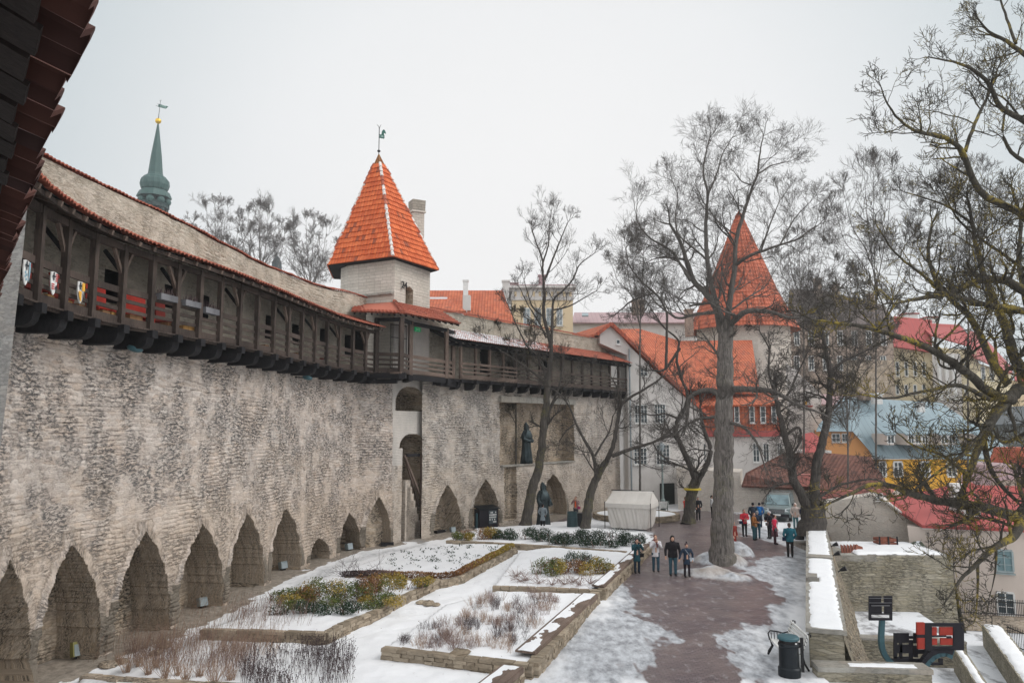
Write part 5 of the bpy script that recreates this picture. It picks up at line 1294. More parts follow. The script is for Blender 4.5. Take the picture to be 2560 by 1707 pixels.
for (x0, y0, x1, y1) in ((2490, 1375, 2532, 1428), (2493, 1480, 2536, 1534)): f.win(h, x0, y0, x1, y1, 2, 3, fr=.1, frame=flat('grey_teal_frame', (.30, .36, .37), .5) if y0 < 1400 else WHT, glass=flat('teal_curtain_glass', (.16, .25, .27), .2) if y0 < 1400 else GLASS)
chimney(h, 2384, 2408, 1216, 1288, 44.5, WHT)
m = MB(); q = Fac(2410, 43, 2452, 42.6); q.slab(m, [(2410, 1268), (2410, 1290), (2452, 1292), (2452, 1268)], 1.5); dd = m.build('dormer', WHT, h); q.win(h, 2414, 1271, 2448, 1288, 3, 1, fr=.06, sill=False, glass=IRON)
h = bld('grey_gable_house', 'grey weathered gable with purple roof at the far right edge', at(2540, 1200, 56))
m = MB(); m.prism([at(2470, 1215, 56), at(2508, 1166, 56), at(2545, 1160, 56), at(2600, 1215, 56)], (0, 4, 0)); m.build('roof', M_PURP, h)
m = MB(); f2_ = Fac(2470, 56, 2620, 56); f2_.slab(m, [(2480, 1205), (2480, '-5'), (2640, '-5'), (2640, 1190)], 4, off=.1); m.build('wall', P_BROWN, h)
h = bld('red_gable_house', 'narrow red tiled gable at the very right edge beside the ochre house', at(2560, 1150, 66))
m = MB(); m.prism([at(2535, 1190, 66), at(2558, 1120, 66), at(2620, 1120, 66), at(2620, 1190, 66)], (0, 4, 0)); m.build('roof', TILE_R, h)
# thin belt of far houses to close the gaps
for i, (x0, x1, yt, yr, D, wm, rm, lb) in enumerate(((2540, 2700, 950, 915, 125, P_CREAM, M_RED, 'cream building with red roof beyond the palace, at the right edge'), (2050, 2110, 1010, 985, 95, P_WHITE, M_PURP, 'small white building between the plain facade and the ochre house'))):
    f = Fac(x0, D, x1, D); h = bld('far_house', lb, f.A); m = MB(); f.slab(m, [(x0, yt), (x0, '-6'), (x1, '-6'), (x1, yt)], 8); m.build('wall', wm, h)
    m = MB(); plane(m, [f.pt(x0 - 4, yt, .5), f.pt(x1 + 4, yt, .5), f.pt(x1, yr, -4), f.pt(x0, yr, -4)]); m.build('roof', rm, h)

# ------------------------------------------------------------ parapet, bastion and lower terrace on the right
A = gd(2021, 1569, 1.1); B = gd(2019, 1262, 1.1); A = Vector((A.x, A.y, 0)); B = Vector((B.x, B.y, 0)); dP = (B - A).normalized(); nP = Vector((dP.y, -dP.x, 0)); LP = (B - A).length; WP = .95
pw = thing('parapet_wall', 'snow topped stone parapet along the right edge of the paved walk', 'parapet', (A.x, A.y, 0))
res = heightfield(np.array([[A.x, A.y], [B.x, B.y]]) + 0, -.3, 1.02, .08, .07, amp=.02, ring=False)
V, F, uv, bc, zc = res; V = V.copy(); V[:, 0] -= 2 * 0; 
Pl = np.array([[B.x, B.y], [A.x, A.y]]); build_hf('inner_face', heightfield(Pl, -.3, 1.02, .08, .07, amp=.025, ring=False), [S_BAST, S_BAST], pw)
Pr_ = np.array([[A.x, A.y], [B.x, B.y]]) + np.array([nP.x, nP.y]) * WP
build_hf('outer_face', heightfield(Pr_, -3.7, 1.02, .09, .08, amp=.07, batter=1.5, bexp=1, ring=False), [stone('outer_rubble', (.30, .265, .20), (.21, .18, .135), (.05, .045, .04), 3.2, 5, rubble=1, dpatch=.3, wamt=.3)] * 2, pw)
Pe_ = np.array([[A.x, A.y], [A.x + nP.x * WP, A.y + nP.y * WP]]); build_hf('end_face', heightfield(Pe_, -.3, 1.02, .05, .05, amp=.04, ring=False), [S_BAST, S_BAST], pw)
for k_, (s0, s1, z) in enumerate(((0, LP * .34, 1.06), (LP * .34 + .02, LP * .36, 1.13), (LP * .36 + .02, LP, 1.06))):
    m = MB(); m.bar(A + dP * (s0 - (.08 if k_ == 0 else 0)) + nP * WP / 2 + Vector((0, 0, z)), A + dP * s1 + nP * WP / 2 + Vector((0, 0, z)), WP + .16, .12, var=.3); m.build('coping_slab', S_CAP, pw)
def snowpad(name, O, d, n, L, W, z, hmax=.07, cs=.05, hole=None, parent=None, seed=0, thr=.0):
    S = np.arange(0, L + cs, cs); Wn = np.arange(0, W + cs * .5, cs); SS, WW = np.meshgrid(S, Wn, indexing='ij')
    e = np.minimum(np.minimum(WW, W - WW), np.minimum(SS, L - SS)); e = e + (fbm(SS * 3 + seed, WW * 3, 5) - .60) * .16
    hgt = hmax * (1 - np.exp(-np.clip(e, 0, 9) * 12)) * (.8 + .5 * fbm(SS * 1.5 + seed, WW * 1.5, 3)); hgt = np.where(e < thr, -.02, hgt)
    if hole: 
        for (a, b, c, dd) in hole: hgt = np.where((SS > a) & (SS < b) & (WW > c) & (WW < dd), -.03, hgt)
    V = np.array(O)[None, None] + SS[..., None] * np.array(d) + WW[..., None] * np.array(n); V[..., 2] = z + hgt
    ns, nw = SS.shape; i, j = np.meshgrid(np.arange(ns - 1), np.arange(nw - 1), indexing='ij'); a = (i * nw + j).ravel(); F = np.stack([a, a + nw, a + nw + 1, a + 1], 1)
    keep = (np.maximum.reduce([hgt[:-1, :-1], hgt[1:, 1:], hgt[1:, :-1], hgt[:-1, 1:]]) > 0).ravel(); m = MB(); m.blocks.append((V.reshape(-1, 3), F[keep], 0, None, None)); return m.build(name, SNOWM, parent, smooth=True)
bl0 = hit(np.array([[A.x, A.y], [B.x, B.y]]) + np.array([nP.x, nP.y]) * .3, 2046, 1440)[0]
q = gd(2046, 1450, 1.12); sB = (Vector((q.x, q.y, 0)) - A).dot(dP)
snowpad('top_snow', A + nP * .02, dP, nP, LP, WP - .02, 1.12, .045, hole=[(LP * .335, LP * .365, -1, 2), (sB - .5, sB + .55, -.1, .36)], parent=pw)
m = MB(); p = A + dP * sB + nP * .16; m.box((p.x, p.y, 1.2), (.34, .75, .22), Matrix.Rotation(math.atan2(dP.y, dP.x) - math.pi / 2, 3, 'Z')); m.build('top_block', S_CAP, pw)
# small dark spotlights clamped to the outer edge
for i, (x, y) in enumerate(((2082, 1363), (2086, 1386), (2101, 1425))):
    q = gd(x, y, 1.0); s = thing('wall_spotlight', ('small black spotlight on the parapet edge, farthest of the three', 'small black spotlight on the parapet edge, middle of the three', 'small black spotlight on the parapet edge, nearest of the three')[i], 'spotlight', (q.x, q.y, 1.0), group='spotlights on the parapet')
    m = MB(); m.tube([q, q + Vector((.12, -.05, .06)), q + Vector((.2, -.1, .1))], [.05, .09, .11], 8); m.build('head', IRON, s); m = MB(); m.bar(q - Vector((.1, 0, .06)), q, .04, .04); m.build('bracket', IRON, s)
# low wall returning to the right in the foreground
C0 = gd(2029, 1650, .3); C1 = gd(2306, 1657, .3); C0 = Vector((C0.x, C0.y, 0)); C1 = Vector((C1.x, C1.y, 0)); dC = (C1 - C0).normalized(); nC = Vector((dC.y, -dC.x, 0))
nC = nC if nC.y < 0 else -nC
lw = thing('return_wall', 'low snow streaked stone wall across the bottom right, in front of the curved posts', 'wall', (C0.x, C0.y, 0))
Pc = np.array([[C0.x, C0.y], [C1.x, C1.y]]) + np.array([nC.x, nC.y]) * .55
build_hf('front_face', heightfield(Pc, -.6, .16, .05, .05, amp=.035, ring=False), [S_BAST] * 2, lw)
m = MB(); m.bar(C0 + nC * .27 + Vector((0, 0, -.2)), C1 + nC * .27 + Vector((0, 0, -.2)), .5, .7); m.build('core', S_BAST, lw)
for a_, b_ in ((0, .36), (.362, .72), (.722, 1.01)):
    m = MB(); m.bar(C0.lerp(C1, a_) + nC * .27 + Vector((0, 0, .235)), C0.lerp(C1, b_) + nC * .27 + Vector((0, 0, .235)), .66, .13); m.build('coping_slab', S_CAP, lw)
snowpad('top_snow', C0 + nC * .1 + dC * .9, dC, nC, (C1 - C0).length - 1.2, .4, .30, .03, parent=lw, seed=4)
sheet('terrace_corner', [(C0.x - .35, 12), (C1.x + .3, 12), (C1.x + .3, C1.y - .3), (C0.x - .35, C0.y - .3)], -.12, SNOWM)
# bastion
f = Fac(2096, 40.4, 2356, 40.0)
bs = thing('bastion', 'square battered bastion of mossy limestone with snow on top', 'bastion', (f.A.x, f.A.y, -3.6))
BA, BB = f.A.copy(), f.B.copy(); zt = f.pt(2200, 1388).z
Pb_ = np.array([[BA.x - 1.0, BA.y], [BB.x, BB.y]]); build_hf('front_face', heightfield(Pb_, -3.7, zt, .08, .07, amp=.03, batter=.35, ring=False), [S_BAST] * 2, bs)
Pb_ = np.array([[BB.x, BB.y], [BB.x + .6, BB.y + 5]]); build_hf('side_face', heightfield(Pb_, -3.7, zt, .1, .08, amp=.04, batter=.5, ring=False), [S_BAST] * 2, bs)
m = MB(); m.prism([Vector((BA.x - 1, BA.y + .02, zt - .3)), Vector((BB.x - .02, BB.y + .02, zt - .3)), Vector((BB.x + .5, BB.y + 5, zt - .3)), Vector((BA.x - 1, BA.y + 5, zt - .3))], (0, 0, .3)); m.build('top_slab', S_CAP, bs)
snowpad('top_snow', Vector((BA.x + .6, BA.y + .05, 0)), Vector((1, 0, 0)), Vector((0, 1, 0)), BB.x - BA.x - .7, 4, zt + .01, .12, cs=.1, parent=bs, seed=8)
# things lying on the bastion
q = at(2130, 1385, 41.2); t = thing('leaning_boards', 'reddish brown boards leaning in a row on the bastion top', 'boards', q, group=None)
for i in range(6):
    a = at(2108 + i * 6, 1386, 41.0); b = at(2104 + i * 8, 1362, 41.6); m = MB(); m.bar(a, b, .16, .03, (0, 1, 0)); m.build('board', wood('red_brown_board', (.14, .045, .03), (.26, .095, .06)) if i == 0 else bpy.data.materials['red_brown_board'], t)
m = MB(); m.prism([at(2136, 1386, 41.2), at(2162, 1384, 41.2), at(2156, 1366, 41.6), at(2138, 1360, 41.6)], (0, .08, 0)); m.build('board', bpy.data.materials['red_brown_board'], t)
q = at(2222, 1375, 43); t = thing('wooden_crate', 'open brown wooden crate behind the boards on the bastion', 'crate', q)
m = MB(); a = at(2200, 1384, 43); b = at(2244, 1384, 43); zt_ = at(2200, 1345, 43).z
for k in range(4):
    z = a.z + (zt_ - a.z) * (k + .5) / 4; m.bar((a.x, a.y, z), (b.x, a.y, z), .04, (zt_ - a.z) / 4 * .8); m.bar((a.x, a.y + .7, z), (b.x, a.y + .7, z), .04, (zt_ - a.z) / 4 * .8); m.bar((a.x, a.y, z), (a.x, a.y + .7, z), .04, .12); m.bar((b.x, a.y, z), (b.x, a.y + .7, z), .04, .12)
m.build('slats', bpy.data.materials['red_brown_board'], t); m = MB()
for x in (a.x, b.x, (a.x + b.x) / 2): m.bar((x, a.y - .04, a.z), (x, a.y - .04, zt_ + .1), .08, .06)
m.build('posts', WOOD_K, t)
q = at(2297, 1375, 43); t = thing('covered_heap', 'heap under a snowy dark green tarpaulin at the right of the bastion top', 'heap', q)
a = at(2262, 1387, 43); b = at(2335, 1387, 43); m = MB(); S = np.linspace(0, 1, 26); SS, WW = np.meshgrid(S, S, indexing='ij'); hh = .75 * np.sin(np.pi * SS) ** .8 * np.sin(np.pi * WW) ** .7 * (.6 + .8 * fbm(SS * 4, WW * 3, 4))
V = np.stack([a.x + (b.x - a.x) * SS, a.y - .6 + 1.8 * WW, a.z + hh], 2); i, j = np.meshgrid(np.arange(25), np.arange(25), indexing='ij'); k = (i * 26 + j).ravel(); F = np.stack([k, k + 26, k + 27, k + 1], 1); m.blocks.append((V.reshape(-1, 3), F, 0, None, None))
def tarp():
    T = NT('snowy_tarpaulin'); o = T.obj(); c = T.mix(T.ramp(T.noise(o, 3, 6, .7).outputs['Fac'], ((.48, 0), (.54, 1))), (.06, .075, .045), (.7, .72, .75)); return T.fin(c, .7)
m.build('tarpaulin', tarp(), t)
# terrace ledge and yard
lg = thing('ledge_wall', 'low stone ledge crossing the lower yard between the blue post and the bastion', 'wall', tuple(gd(2139, 1590, -2.5)))
a = gd(2060, 1588, -2.5); b = gd(2410, 1602, -2.5); m = MB(); m.bar((a.x, a.y, -3.1), (b.x, b.y, -3.1), .5, 1.1); m.build('stones', S_BAST, lg); m = MB(); m.bar((a.x, a.y, -2.5), (b.x, b.y, -2.5), .62, .1); m.build('coping', S_CAP, lg)
sheet('upper_yard', [(a.x, a.y + .3), (b.x, b.y + .3), (b.x + 1.5, 43.5), (a.x, 43.5)], -2.55, STREET)
for i, (p0, p1, w, lb) in enumerate((((2395, 1618), (2475, 1740), .42, 'narrow snow capped wall running down beside the red panelled frame'), ((2480, 1562), (2610, 1735), .85, 'wide snow capped wall beside the iron fence at the bottom right'))):
    a = gd(*p0, -2.6); b = gd(*p1, -2.6); a.z = b.z = 0; d = (b - a).normalized(); n = Vector((-d.y, d.x, 0)); L = (b - a).length
    t = thing('stair_wall', lb, 'wall', (a.x, a.y, -3.6)); m = MB(); m.bar(a + Vector((0, 0, -3.15)), b + Vector((0, 0, -3.15)), w, 1.1); m.build('stones', S_BAST, t)
    snowpad('top_snow', a - n * (w / 2 - .04) + Vector((0, 0, 0)), d, n, L, w - .1, -2.6, .08, parent=t, seed=i)
fe = thing('iron_fence', 'black iron railing on a dark stone base below the peach house', 'fence', tuple(gd(2400, 1560, -3.5)))
a = gd(2393, 1568, -3.5); b = gd(2620, 1580, -3.5); m = MB(); m.bar((a.x, a.y, -3.2), (b.x, b.y, -3.2), .3, .75); m.build('base', S_BACK, fe); m = MB(); n_ = 52
for k in range(n_): p = a.lerp(b, k / n_); m.tube([(p.x, p.y, -2.8), (p.x, p.y, -1.95)], .014, 4)
for z in (-2.7, -2.1): m.bar((a.x, a.y, z), (b.x, b.y, z), .03, .04)
m.build('rails', IRON, fe)
f2 = thing('iron_fence', 'short black picket railing at the right edge beyond the wide snowy wall', 'fence', tuple(gd(2540, 1640, -3.6)))
a = gd(2522, 1618, -3.6); b = gd(2620, 1660, -3.6); m = MB()
for k in range(22): p = a.lerp(b, k / 22); m.tube([(p.x, p.y, -3.6), (p.x, p.y, -2.5)], .014, 4)
for z in (-3.4, -2.65): m.bar((a.x, a.y, z), (b.x, b.y, z), .03, .04)
m.build('rails', IRON, f2)
# ------------------------------------------------------------ things on the terrace
def remesh(o, vox, sub=0):
    md = o.modifiers.new('remesh', 'REMESH'); md.mode = 'VOXEL'; md.voxel_size = vox; md.use_smooth_shade = True; return o
# hooded monk figures
BRONZE = flat('dark_bronze', (.035, .05, .055), .45, .55, .45, 2.2)
def monk(label, p, Hh, face, arms='folded', lantern=False, lean=0):
    t = thing('monk_statue', label, 'statue', p, rotz=face, group=None); k = Hh / 2.9; X = lambda x, y, z: MATR[t.name] @ Vector((x * k, y * k, z * k))
    m = MB(); n = 40; prof = [(.50, 0), (.47, .3), (.42, .8), (.38, 1.2), (.36, 1.5), (.40, 1.8), (.42, 2.05), (.34, 2.25), (.2, 2.38)]
    vs = []; fs = []
    for (r, z) in prof:
        for q in range(n):
            a = 2 * math.pi * q / n; fold = 1 + (.09 * math.sin(a * 9 + z) + .05 * math.sin(a * 17)) * max(0, 1 - z / 2.0)
            vs.append(X(math.cos(a) * r * fold * 1.0, math.sin(a) * r * fold * .8, z))
    for i in range(len(prof) - 1):
        for q in range(n): fs.append((i * n + q, i * n + (q + 1) % n, (i + 1) * n + (q + 1) % n, (i + 1) * n + q))
    fs.append(tuple(range(n))[::-1]); fs.append(tuple(range((len(prof) - 1) * n, len(prof) * n))); m.add(vs, fs); m.build('robe', BRONZE, t, smooth=True)
    # shoulder cape
    m = MB(); pr = [(.48, 1.78), (.50, 1.84), (.44, 2.1), (.30, 2.33), (.17, 2.42)]; vs = []; fs = []
    for (r, z) in pr:
        for q in range(n): a = 2 * math.pi * q / n; vs.append(X(math.cos(a) * r * (1 + .05 * math.sin(a * 7)), math.sin(a) * r * .8, z + .05 * math.sin(a * 5)))
    for i in range(len(pr) - 1):
        for q in range(n): fs.append((i * n + q, i * n + (q + 1) % n, (i + 1) * n + (q + 1) % n, (i + 1) * n + q))
    m.add(vs, fs); m.build('cape', BRONZE, t, smooth=True)
    # hood: open shell with a dark hollow
    m = MB(); prf = [(.17, 2.36), (.21, 2.48), (.215, 2.6), (.19, 2.72), (.13, 2.82), (.03, 2.95)]; vs = []; fs = []
    for (r, z) in prf:
        for q in range(n):
            a = 2 * math.pi * q / n; front = max(0, math.cos(a + math.pi / 2)); open_ = front > .55 and 2.4 < z < 2.8
            rr = r * (.55 if open_ else 1 + .12 * front); yy = math.sin(a) * rr * 1.15 + (.06 if z > 2.8 else -.02); vs.append(X(math.cos(a) * rr * .9, yy, z))
    for i in range(len(prf) - 1):
        for q in range(n): fs.append((i * n + q, i * n + (q + 1) % n, (i + 1) * n + (q + 1) % n, (i + 1) * n + q))
    m.add(vs, fs); m.build('hood', BRONZE, t, smooth=True)
    for s in (-1, 1):
        m = MB()
        if arms == 'folded': m.tube([X(.36 * s, -.02, 2.12), X(.43 * s, -.12, 1.75), X(.22 * s, -.36, 1.62), X(0, -.40, 1.62)], [.10 * k, .12 * k, .13 * k, .13 * k], 12)
        else: m.tube([X(.36 * s, 0, 2.12), X(.46 * s, -.08, 1.75), X(.40 * s, -.3, 1.45)], [.10 * k, .13 * k, .16 * k], 12)
        m.build('sleeve', BRONZE, t, smooth=True)
    m = MB(); m.tube([X(.37 * math.cos(a), .31 * math.sin(a), 1.55 + .02 * math.sin(a)) for a in np.linspace(0, 2 * math.pi, 18)], .02 * k, 5); m.build('rope_belt', BRONZE, t)
    return t
p = at(1325, 1158, 56.3); s_, z_ = hit(W2, 1325, 1100); pq, d_, n_ = pathpt(W2, s_, -.32); 
monk('tall bronze hooded monk statue standing on the ledge of the square niche', (pq.x, pq.y, zb + .07), 3.0, math.atan2(d_.y, d_.x))
p = gd(1358, 1316); monk('large faceless bronze monk statue on the ground next to the pointed arch', (p.x, p.y, -.05), 3.05, math.atan2(d_.y, d_.x) - .3, arms='open')
pz = at(1951, 1197, 64.5); monk('dark bronze monk statue with pointed hood behind the parked van', (pz.x, pz.y, .0), pz.z, .2)
# market tent
q = [gd(1524, 1331), gd(1618, 1336), gd(1636, 1308), gd(1545, 1304)]
tc_ = sum((Vector(v) for v in q), Vector()) / 4; tn = thing('market_tent', 'dirty white canvas market tent with scalloped valance beside the round bed', 'tent', (tc_.x, tc_.y, 0))
W_, D_, hw_ = 2.95, 2.2, 1.75
ang = math.atan2(q[1].y - q[0].y, q[1].x - q[0].x); TM_ = Matrix.Translation((tc_.x, tc_.y, 0)) @ Matrix.Rotation(ang - .05, 4, 'Z')
def tx(x, y, z): return TM_ @ Vector((x, y, z))
EVH = 1.72; RH = 2.52
m = MB(); N_ = 60; rows = 14; per = []
for (a, b) in (((-1, -1), (1, -1)), ((1, -1), (1, 1)), ((1, 1), (-1, 1)), ((-1, 1), (-1, -1))):
    for i in range(N_): t_ = i / N_; per.append((a[0] + (b[0] - a[0]) * t_, a[1] + (b[1] - a[1]) * t_))
vs = []; fs = []; n = len(per)
for j in range(rows + 1):
    z = .05 + (EVH - .05) * j / rows; tp_ = .80 + .20 * (j / rows) ** .8
    for i, (x, y) in enumerate(per):
        w = .045 * math.sin(i * .42 + 2 * math.sin(j * .2)) * (1.1 - j / rows) + .03 * math.sin(i * 1.1 + j * .5)
        vs.append(tx(x * (W_ / 2 * tp_ + w), y * (D_ / 2 * tp_ + w), z))
for j in range(rows):
    for i in range(n): fs.append((j * n + i, j * n + (i + 1) % n, (j + 1) * n + (i + 1) % n, (j + 1) * n + i))
m.add(vs, fs); m.build('side_cloths', CANVAS, tn, smooth=True)
m = MB(); ov = 1.07; e = [tx(-W_ / 2 * ov, -D_ / 2 * ov, EVH), tx(W_ / 2 * ov, -D_ / 2 * ov, EVH), tx(W_ / 2 * ov, D_ / 2 * ov, EVH), tx(-W_ / 2 * ov, D_ / 2 * ov, EVH)]; r_ = [tx(-W_ / 2 * .88, 0, RH), tx(W_ / 2 * .98, 0, RH)]
def grid(m, a, b, c, d, nx, ny, sag):
    vs = []; fs = []
    for j in range(ny + 1):
        for i in range(nx + 1):
            u = i / nx; v = j / ny; p = (a.lerp(b, u)).lerp(d.lerp(c, u), v); p.z -= sag * math.sin(math.pi * v) * (1 - .4 * abs(math.sin(math.pi * u * 3))); vs.append(p)
    for j in range(ny):
        for i in range(nx): k = j * (nx + 1) + i; fs.append((k, k + 1, k + nx + 2, k + nx + 1))
    m.add(vs, fs)
grid(m, e[0], e[1], r_[1], r_[0], 24, 8, .07); grid(m, e[2], e[3], r_[0], r_[1], 24, 8, .07); m.add([e[1], e[2], r_[1]], [(0, 1, 2)]); m.add([e[3], e[0], r_[0]], [(0, 1, 2)]); m.build('roof_canvas', CANVAS, tn)
m = MB()
for a, b, k in ((e[0], e[1], 22), (e[1], e[2], 16), (e[2], e[3], 22), (e[3], e[0], 16)):
    vs = []; fs = []
    for i in range(k * 4 + 1):
        u = i / (k * 4); p = a.lerp(b, u); vs.append(p); vs.append(p - Vector((0, 0, .24 + .07 * abs(math.sin(math.pi * u * k)))))
    for i in range(k * 4): fs.append((2 * i, 2 * i + 1, 2 * i + 3, 2 * i + 2))
    m.add(vs, fs)
m.build('valance', CANVAS, tn)
m = MB(); m.tube([r_[0] - Vector((.15, 0, 0)), r_[1] + Vector((.1, 0, 0))], .03, 6); m.build('ridge_pole', IRON, tn)
for i in (0, 1, 2, 3):
    m = MB(); m.tube([e[i] + Vector((0, 0, .1)), e[i] - Vector((0, 0, EVH * .98))], .025, 6); m.build('pole', IRON, tn)
# round flower bed behind the tent
rb = gd(1590, 1296); cpts = []
for k in range(25): a = 2 * math.pi * k / 24; cpts.append((rb.x + 3.1 * math.cos(a), rb.y + 2.7 * math.sin(a)))
edging('round_bed_edging', 'round stone edged snowy flower bed behind the market tent', cpts, 0, .42, .3, seed=21)
m = MB(); m.add([(x, y, .38) for x, y in cpts[:-1]] + [(rb.x, rb.y, .52)], [(i, (i + 1) % 24, 24) for i in range(24)]); o = m.build('bed_snow', SNOWM); tag(o, 'smooth snow filling the round stone edged bed', 'snow', kind='stuff')
# bench and lamp post by the white house
def slat_bench(label, p, rz, L=1.8, col=WHT, fr=IRON_T, cast=False):
    t = thing('bench', label, 'bench', p, rotz=rz); X = lambda x, y, z: MATR[t.name] @ Vector((x, y, z))
    for i in range(5): m = MB(); m.bar(X(-L / 2, -.22 + i * .1, .44 + (.02 if i in (0, 4) else 0)), X(L / 2, -.22 + i * .1, .44), .08, .03, var=random.random()); m.build('seat_slat', col, t)
    for i in range(5): m = MB(); m.bar(X(-L / 2, .26 + i * .035, .56 + i * .1), X(L / 2, .26 + i * .035, .56 + i * .1), .03, .08, var=random.random()); m.build('back_slat', col, t)
    for s in (-1, 1):
        m = MB(); x = s * (L / 2 - .08)
        m.tube([X(x, -.34, 0), X(x, -.30, .1), X(x, -.20, .26), X(x, -.27, .44), X(x, .1, .40), X(x, .24, .48), X(x, .38, .85), X(x, .44, 1.02), X(x, .5, 1.0), X(x, .5, .93)], [.03, .045, .04, .03, .028, .03, .026, .024, .024, .02], 7)
        m.tube([X(x, -.28, .44), X(x, -.32, .62), X(x, -.26, .70), X(x, -.05, .68), X(x, .12, .64), X(x, .28, .68)], [.022, .022, .022, .022, .02, .02], 7)
        m.tube([X(x, .24, .46), X(x, .30, .2), X(x, .42, 0)], .03, 7)
        for k in range(5): m.tube([X(x, -.22 + k * .09, .43), X(x, -.23 + k * .09, .66)], .012, 5)
        m.build('end_frame', fr, t)
    return t
p = gd(1640, 1284); slat_bench('white slatted bench with green frame by the wall of the white gabled house', (p.x, p.y, 0), math.pi + .15, 1.9, WHT, flat('green_bench_frame', (.03, .08, .055), .5))
p = gd(1982, 1668); slat_bench('white slatted cast iron bench standing behind the dark bin', (p.x, p.y + .5, 0), -math.pi / 2 - .08, 1.7, WHT, IRON)
p = gd(1658, 1283); lp = thing('lamp_post', 'pale grey green cast lamp post beside the dark door of the gabled house', 'lamp post', (p.x, p.y, 0)); zt_ = at(1658, 1128, p.y).z
LPM = flat('pale_green_iron', (.22, .27, .26), .5)
m = MB(); m.lathe([(.22, 0), (.22, .35), (.16, .42), (.15, 1.0), (.20, 1.05), (.12, 1.15), (.09, 1.6), (.055, zt_)], (p.x, p.y, 0), 12); m.build('post', LPM, lp)
m = MB(); m.lathe([(.06, zt_), (.16, zt_ + .08), (.22, zt_ + .5), (.25, zt_ + .52), (.04, zt_ + .75)], (p.x, p.y, 0), 8); m.build('lantern', GLASS_L, lp)
# bins, barrel, bollard, cabinets
def bin_(label, p, h, r, mat=IRON_T, post=True, side=1):
    t = thing('litter_bin', label, 'bin', p); c = p; m = MB()
    m.lathe([(r * 1.08, 0), (r * 1.1, h * .04), (r * 1.1, h * .20), (r * .98, h * .24), (r * .96, h * .74), (r * 1.02, h * .77), (r * 1.02, h * .80), (r * .96, h * .83)], c, 28); m.build('drum', mat, t, smooth=False)
    m = MB(); m.lathe([(r * .90, h * .83), (r * .90, h * .92)], c, 28); m.build('opening_band', IRON, t)
    m = MB(); m.lathe([(r * 1.05, h * .92), (r * 1.08, h * .97), (r * .95, h * 1.0), (r * .4, h * 1.01)], c, 28); m.build('lid', TEAL, t)
    m = MB(); m.ball((c[0] + r * .45, c[1] - r * .88, h * .86), (.035, .012, .02), 8); m.build('label_plate', WHT, t)
    if post: m = MB(); m.box((c[0] + r * 1.35 * side, c[1], h * .52), (.07, .07, h * .86)); m.bar((c[0] + r * .9 * side, c[1], h * .78), (c[0] + r * 1.35 * side, c[1], h * .78), .04, .1); m.build('post', IRON, t)
    return t
p = gd(1984, 1697); bin_('large round black litter bin with teal lid in front of the bench', (p.x, p.y + .3, 0), 1.08, .28)
p = gd(2000, 1368); 
t = thing('litter_bin', 'small grey ribbed litter bin on a black post beside the teal jacketed person', 'bin', (p.x, p.y, 0)); m = MB(); m.lathe([(.26, .45), (.28, .5), (.28, 1.05), (.31, 1.1)], (p.x, p.y, 0), 16, ribs=1, ribd=.08); m.build('basket', flat('grey_bin', (.09, .10, .11), .6), t); m = MB(); m.box((p.x + .42, p.y, .55), (.09, .09, 1.3)); m.bar((p.x, p.y, 1.12), (p.x + .42, p.y, 1.12), .05, .06); m.build('post', IRON, t)
p = gd(1431, 1329); br = thing('barrel', 'tall dark teal oil drum shaped bin beside the orange shirted person', 'barrel', (p.x, p.y, 0)); m = MB(); m.lathe([(.36, 0), (.36, .45), (.375, .47), (.36, .49), (.34, .95), (.355, .97), (.34, .99), (.33, 1.3), (.3, 1.32), (.28, 1.22)], (p.x, p.y, 0), 24); m.build('drum', flat('dark_teal_drum', (.025, .05, .055), .5), br)
p = gd(1448, 1322); bx = thing('dark_box', 'black open box bin right behind the teal drum', 'box', (p.x, p.y, 0)); m = MB(); m.box((p.x + .05, p.y, .62), (.62, .5, .92), taper=1.08); m.build('box', IRON, bx); m = MB(); m.box((p.x + .05, p.y, .1), (.5, .4, .16)); m.build('foot', IRON, bx)
p = gd(1193, 1324); bo = thing('bollard', 'dark teal round bollard in the snow before the second arch', 'bollard', (p.x, p.y, 0)); m = MB(); m.lathe([(.11, 0), (.11, 1.05), (.09, 1.1), (.02, 1.12)], (p.x, p.y, 0), 14); m.build('post', TEAL, bo)
p = pathpt(W2, hit(W2, 1206, 1290)[0], .35)[0]; cb = thing('display_cabinet', 'black display cabinet with small white notices standing in the second arch', 'cabinet', (p.x, p.y, 0)); X = lambda x, y, z: Matrix.Translation((p.x, p.y, 0)) @ Matrix.Rotation(.62, 4, 'Z') @ Vector((x, y, z))
m = MB(); m.prism([X(-.75, -.3, .0), X(.75, -.3, .0), X(.75, .35, .0), X(-.75, .35, .0)], (0, 0, 1.35)); m.build('case', BLK, cb); m = MB(); m.prism([X(-.85, -.42, 1.35), X(.85, -.42, 1.35), X(.8, .45, 1.5), X(-.8, .45, 1.5)], (0, 0, .06)); m.build('roof', IRON_T, cb)
m = MB(); m.add([X(-.02, -.33, .38), X(.62, -.33, .38), X(.62, -.33, 1.25), X(-.02, -.33, 1.25)], [(0, 1, 2, 3)]); m.build('glass', GLASS, cb)
for i in range(6):
    for j in range(5):
        if random.random() < .62: m = MB(); a = .03 + i * .095; z = .45 + j * .155; w = random.uniform(.04, .075); m.add([X(a, -.34, z), X(a + w, -.34, z), X(a + w, -.34, z + .1), X(a, -.34, z + .1)], [(0, 1, 2, 3)]); m.build('notice', WHT, cb)
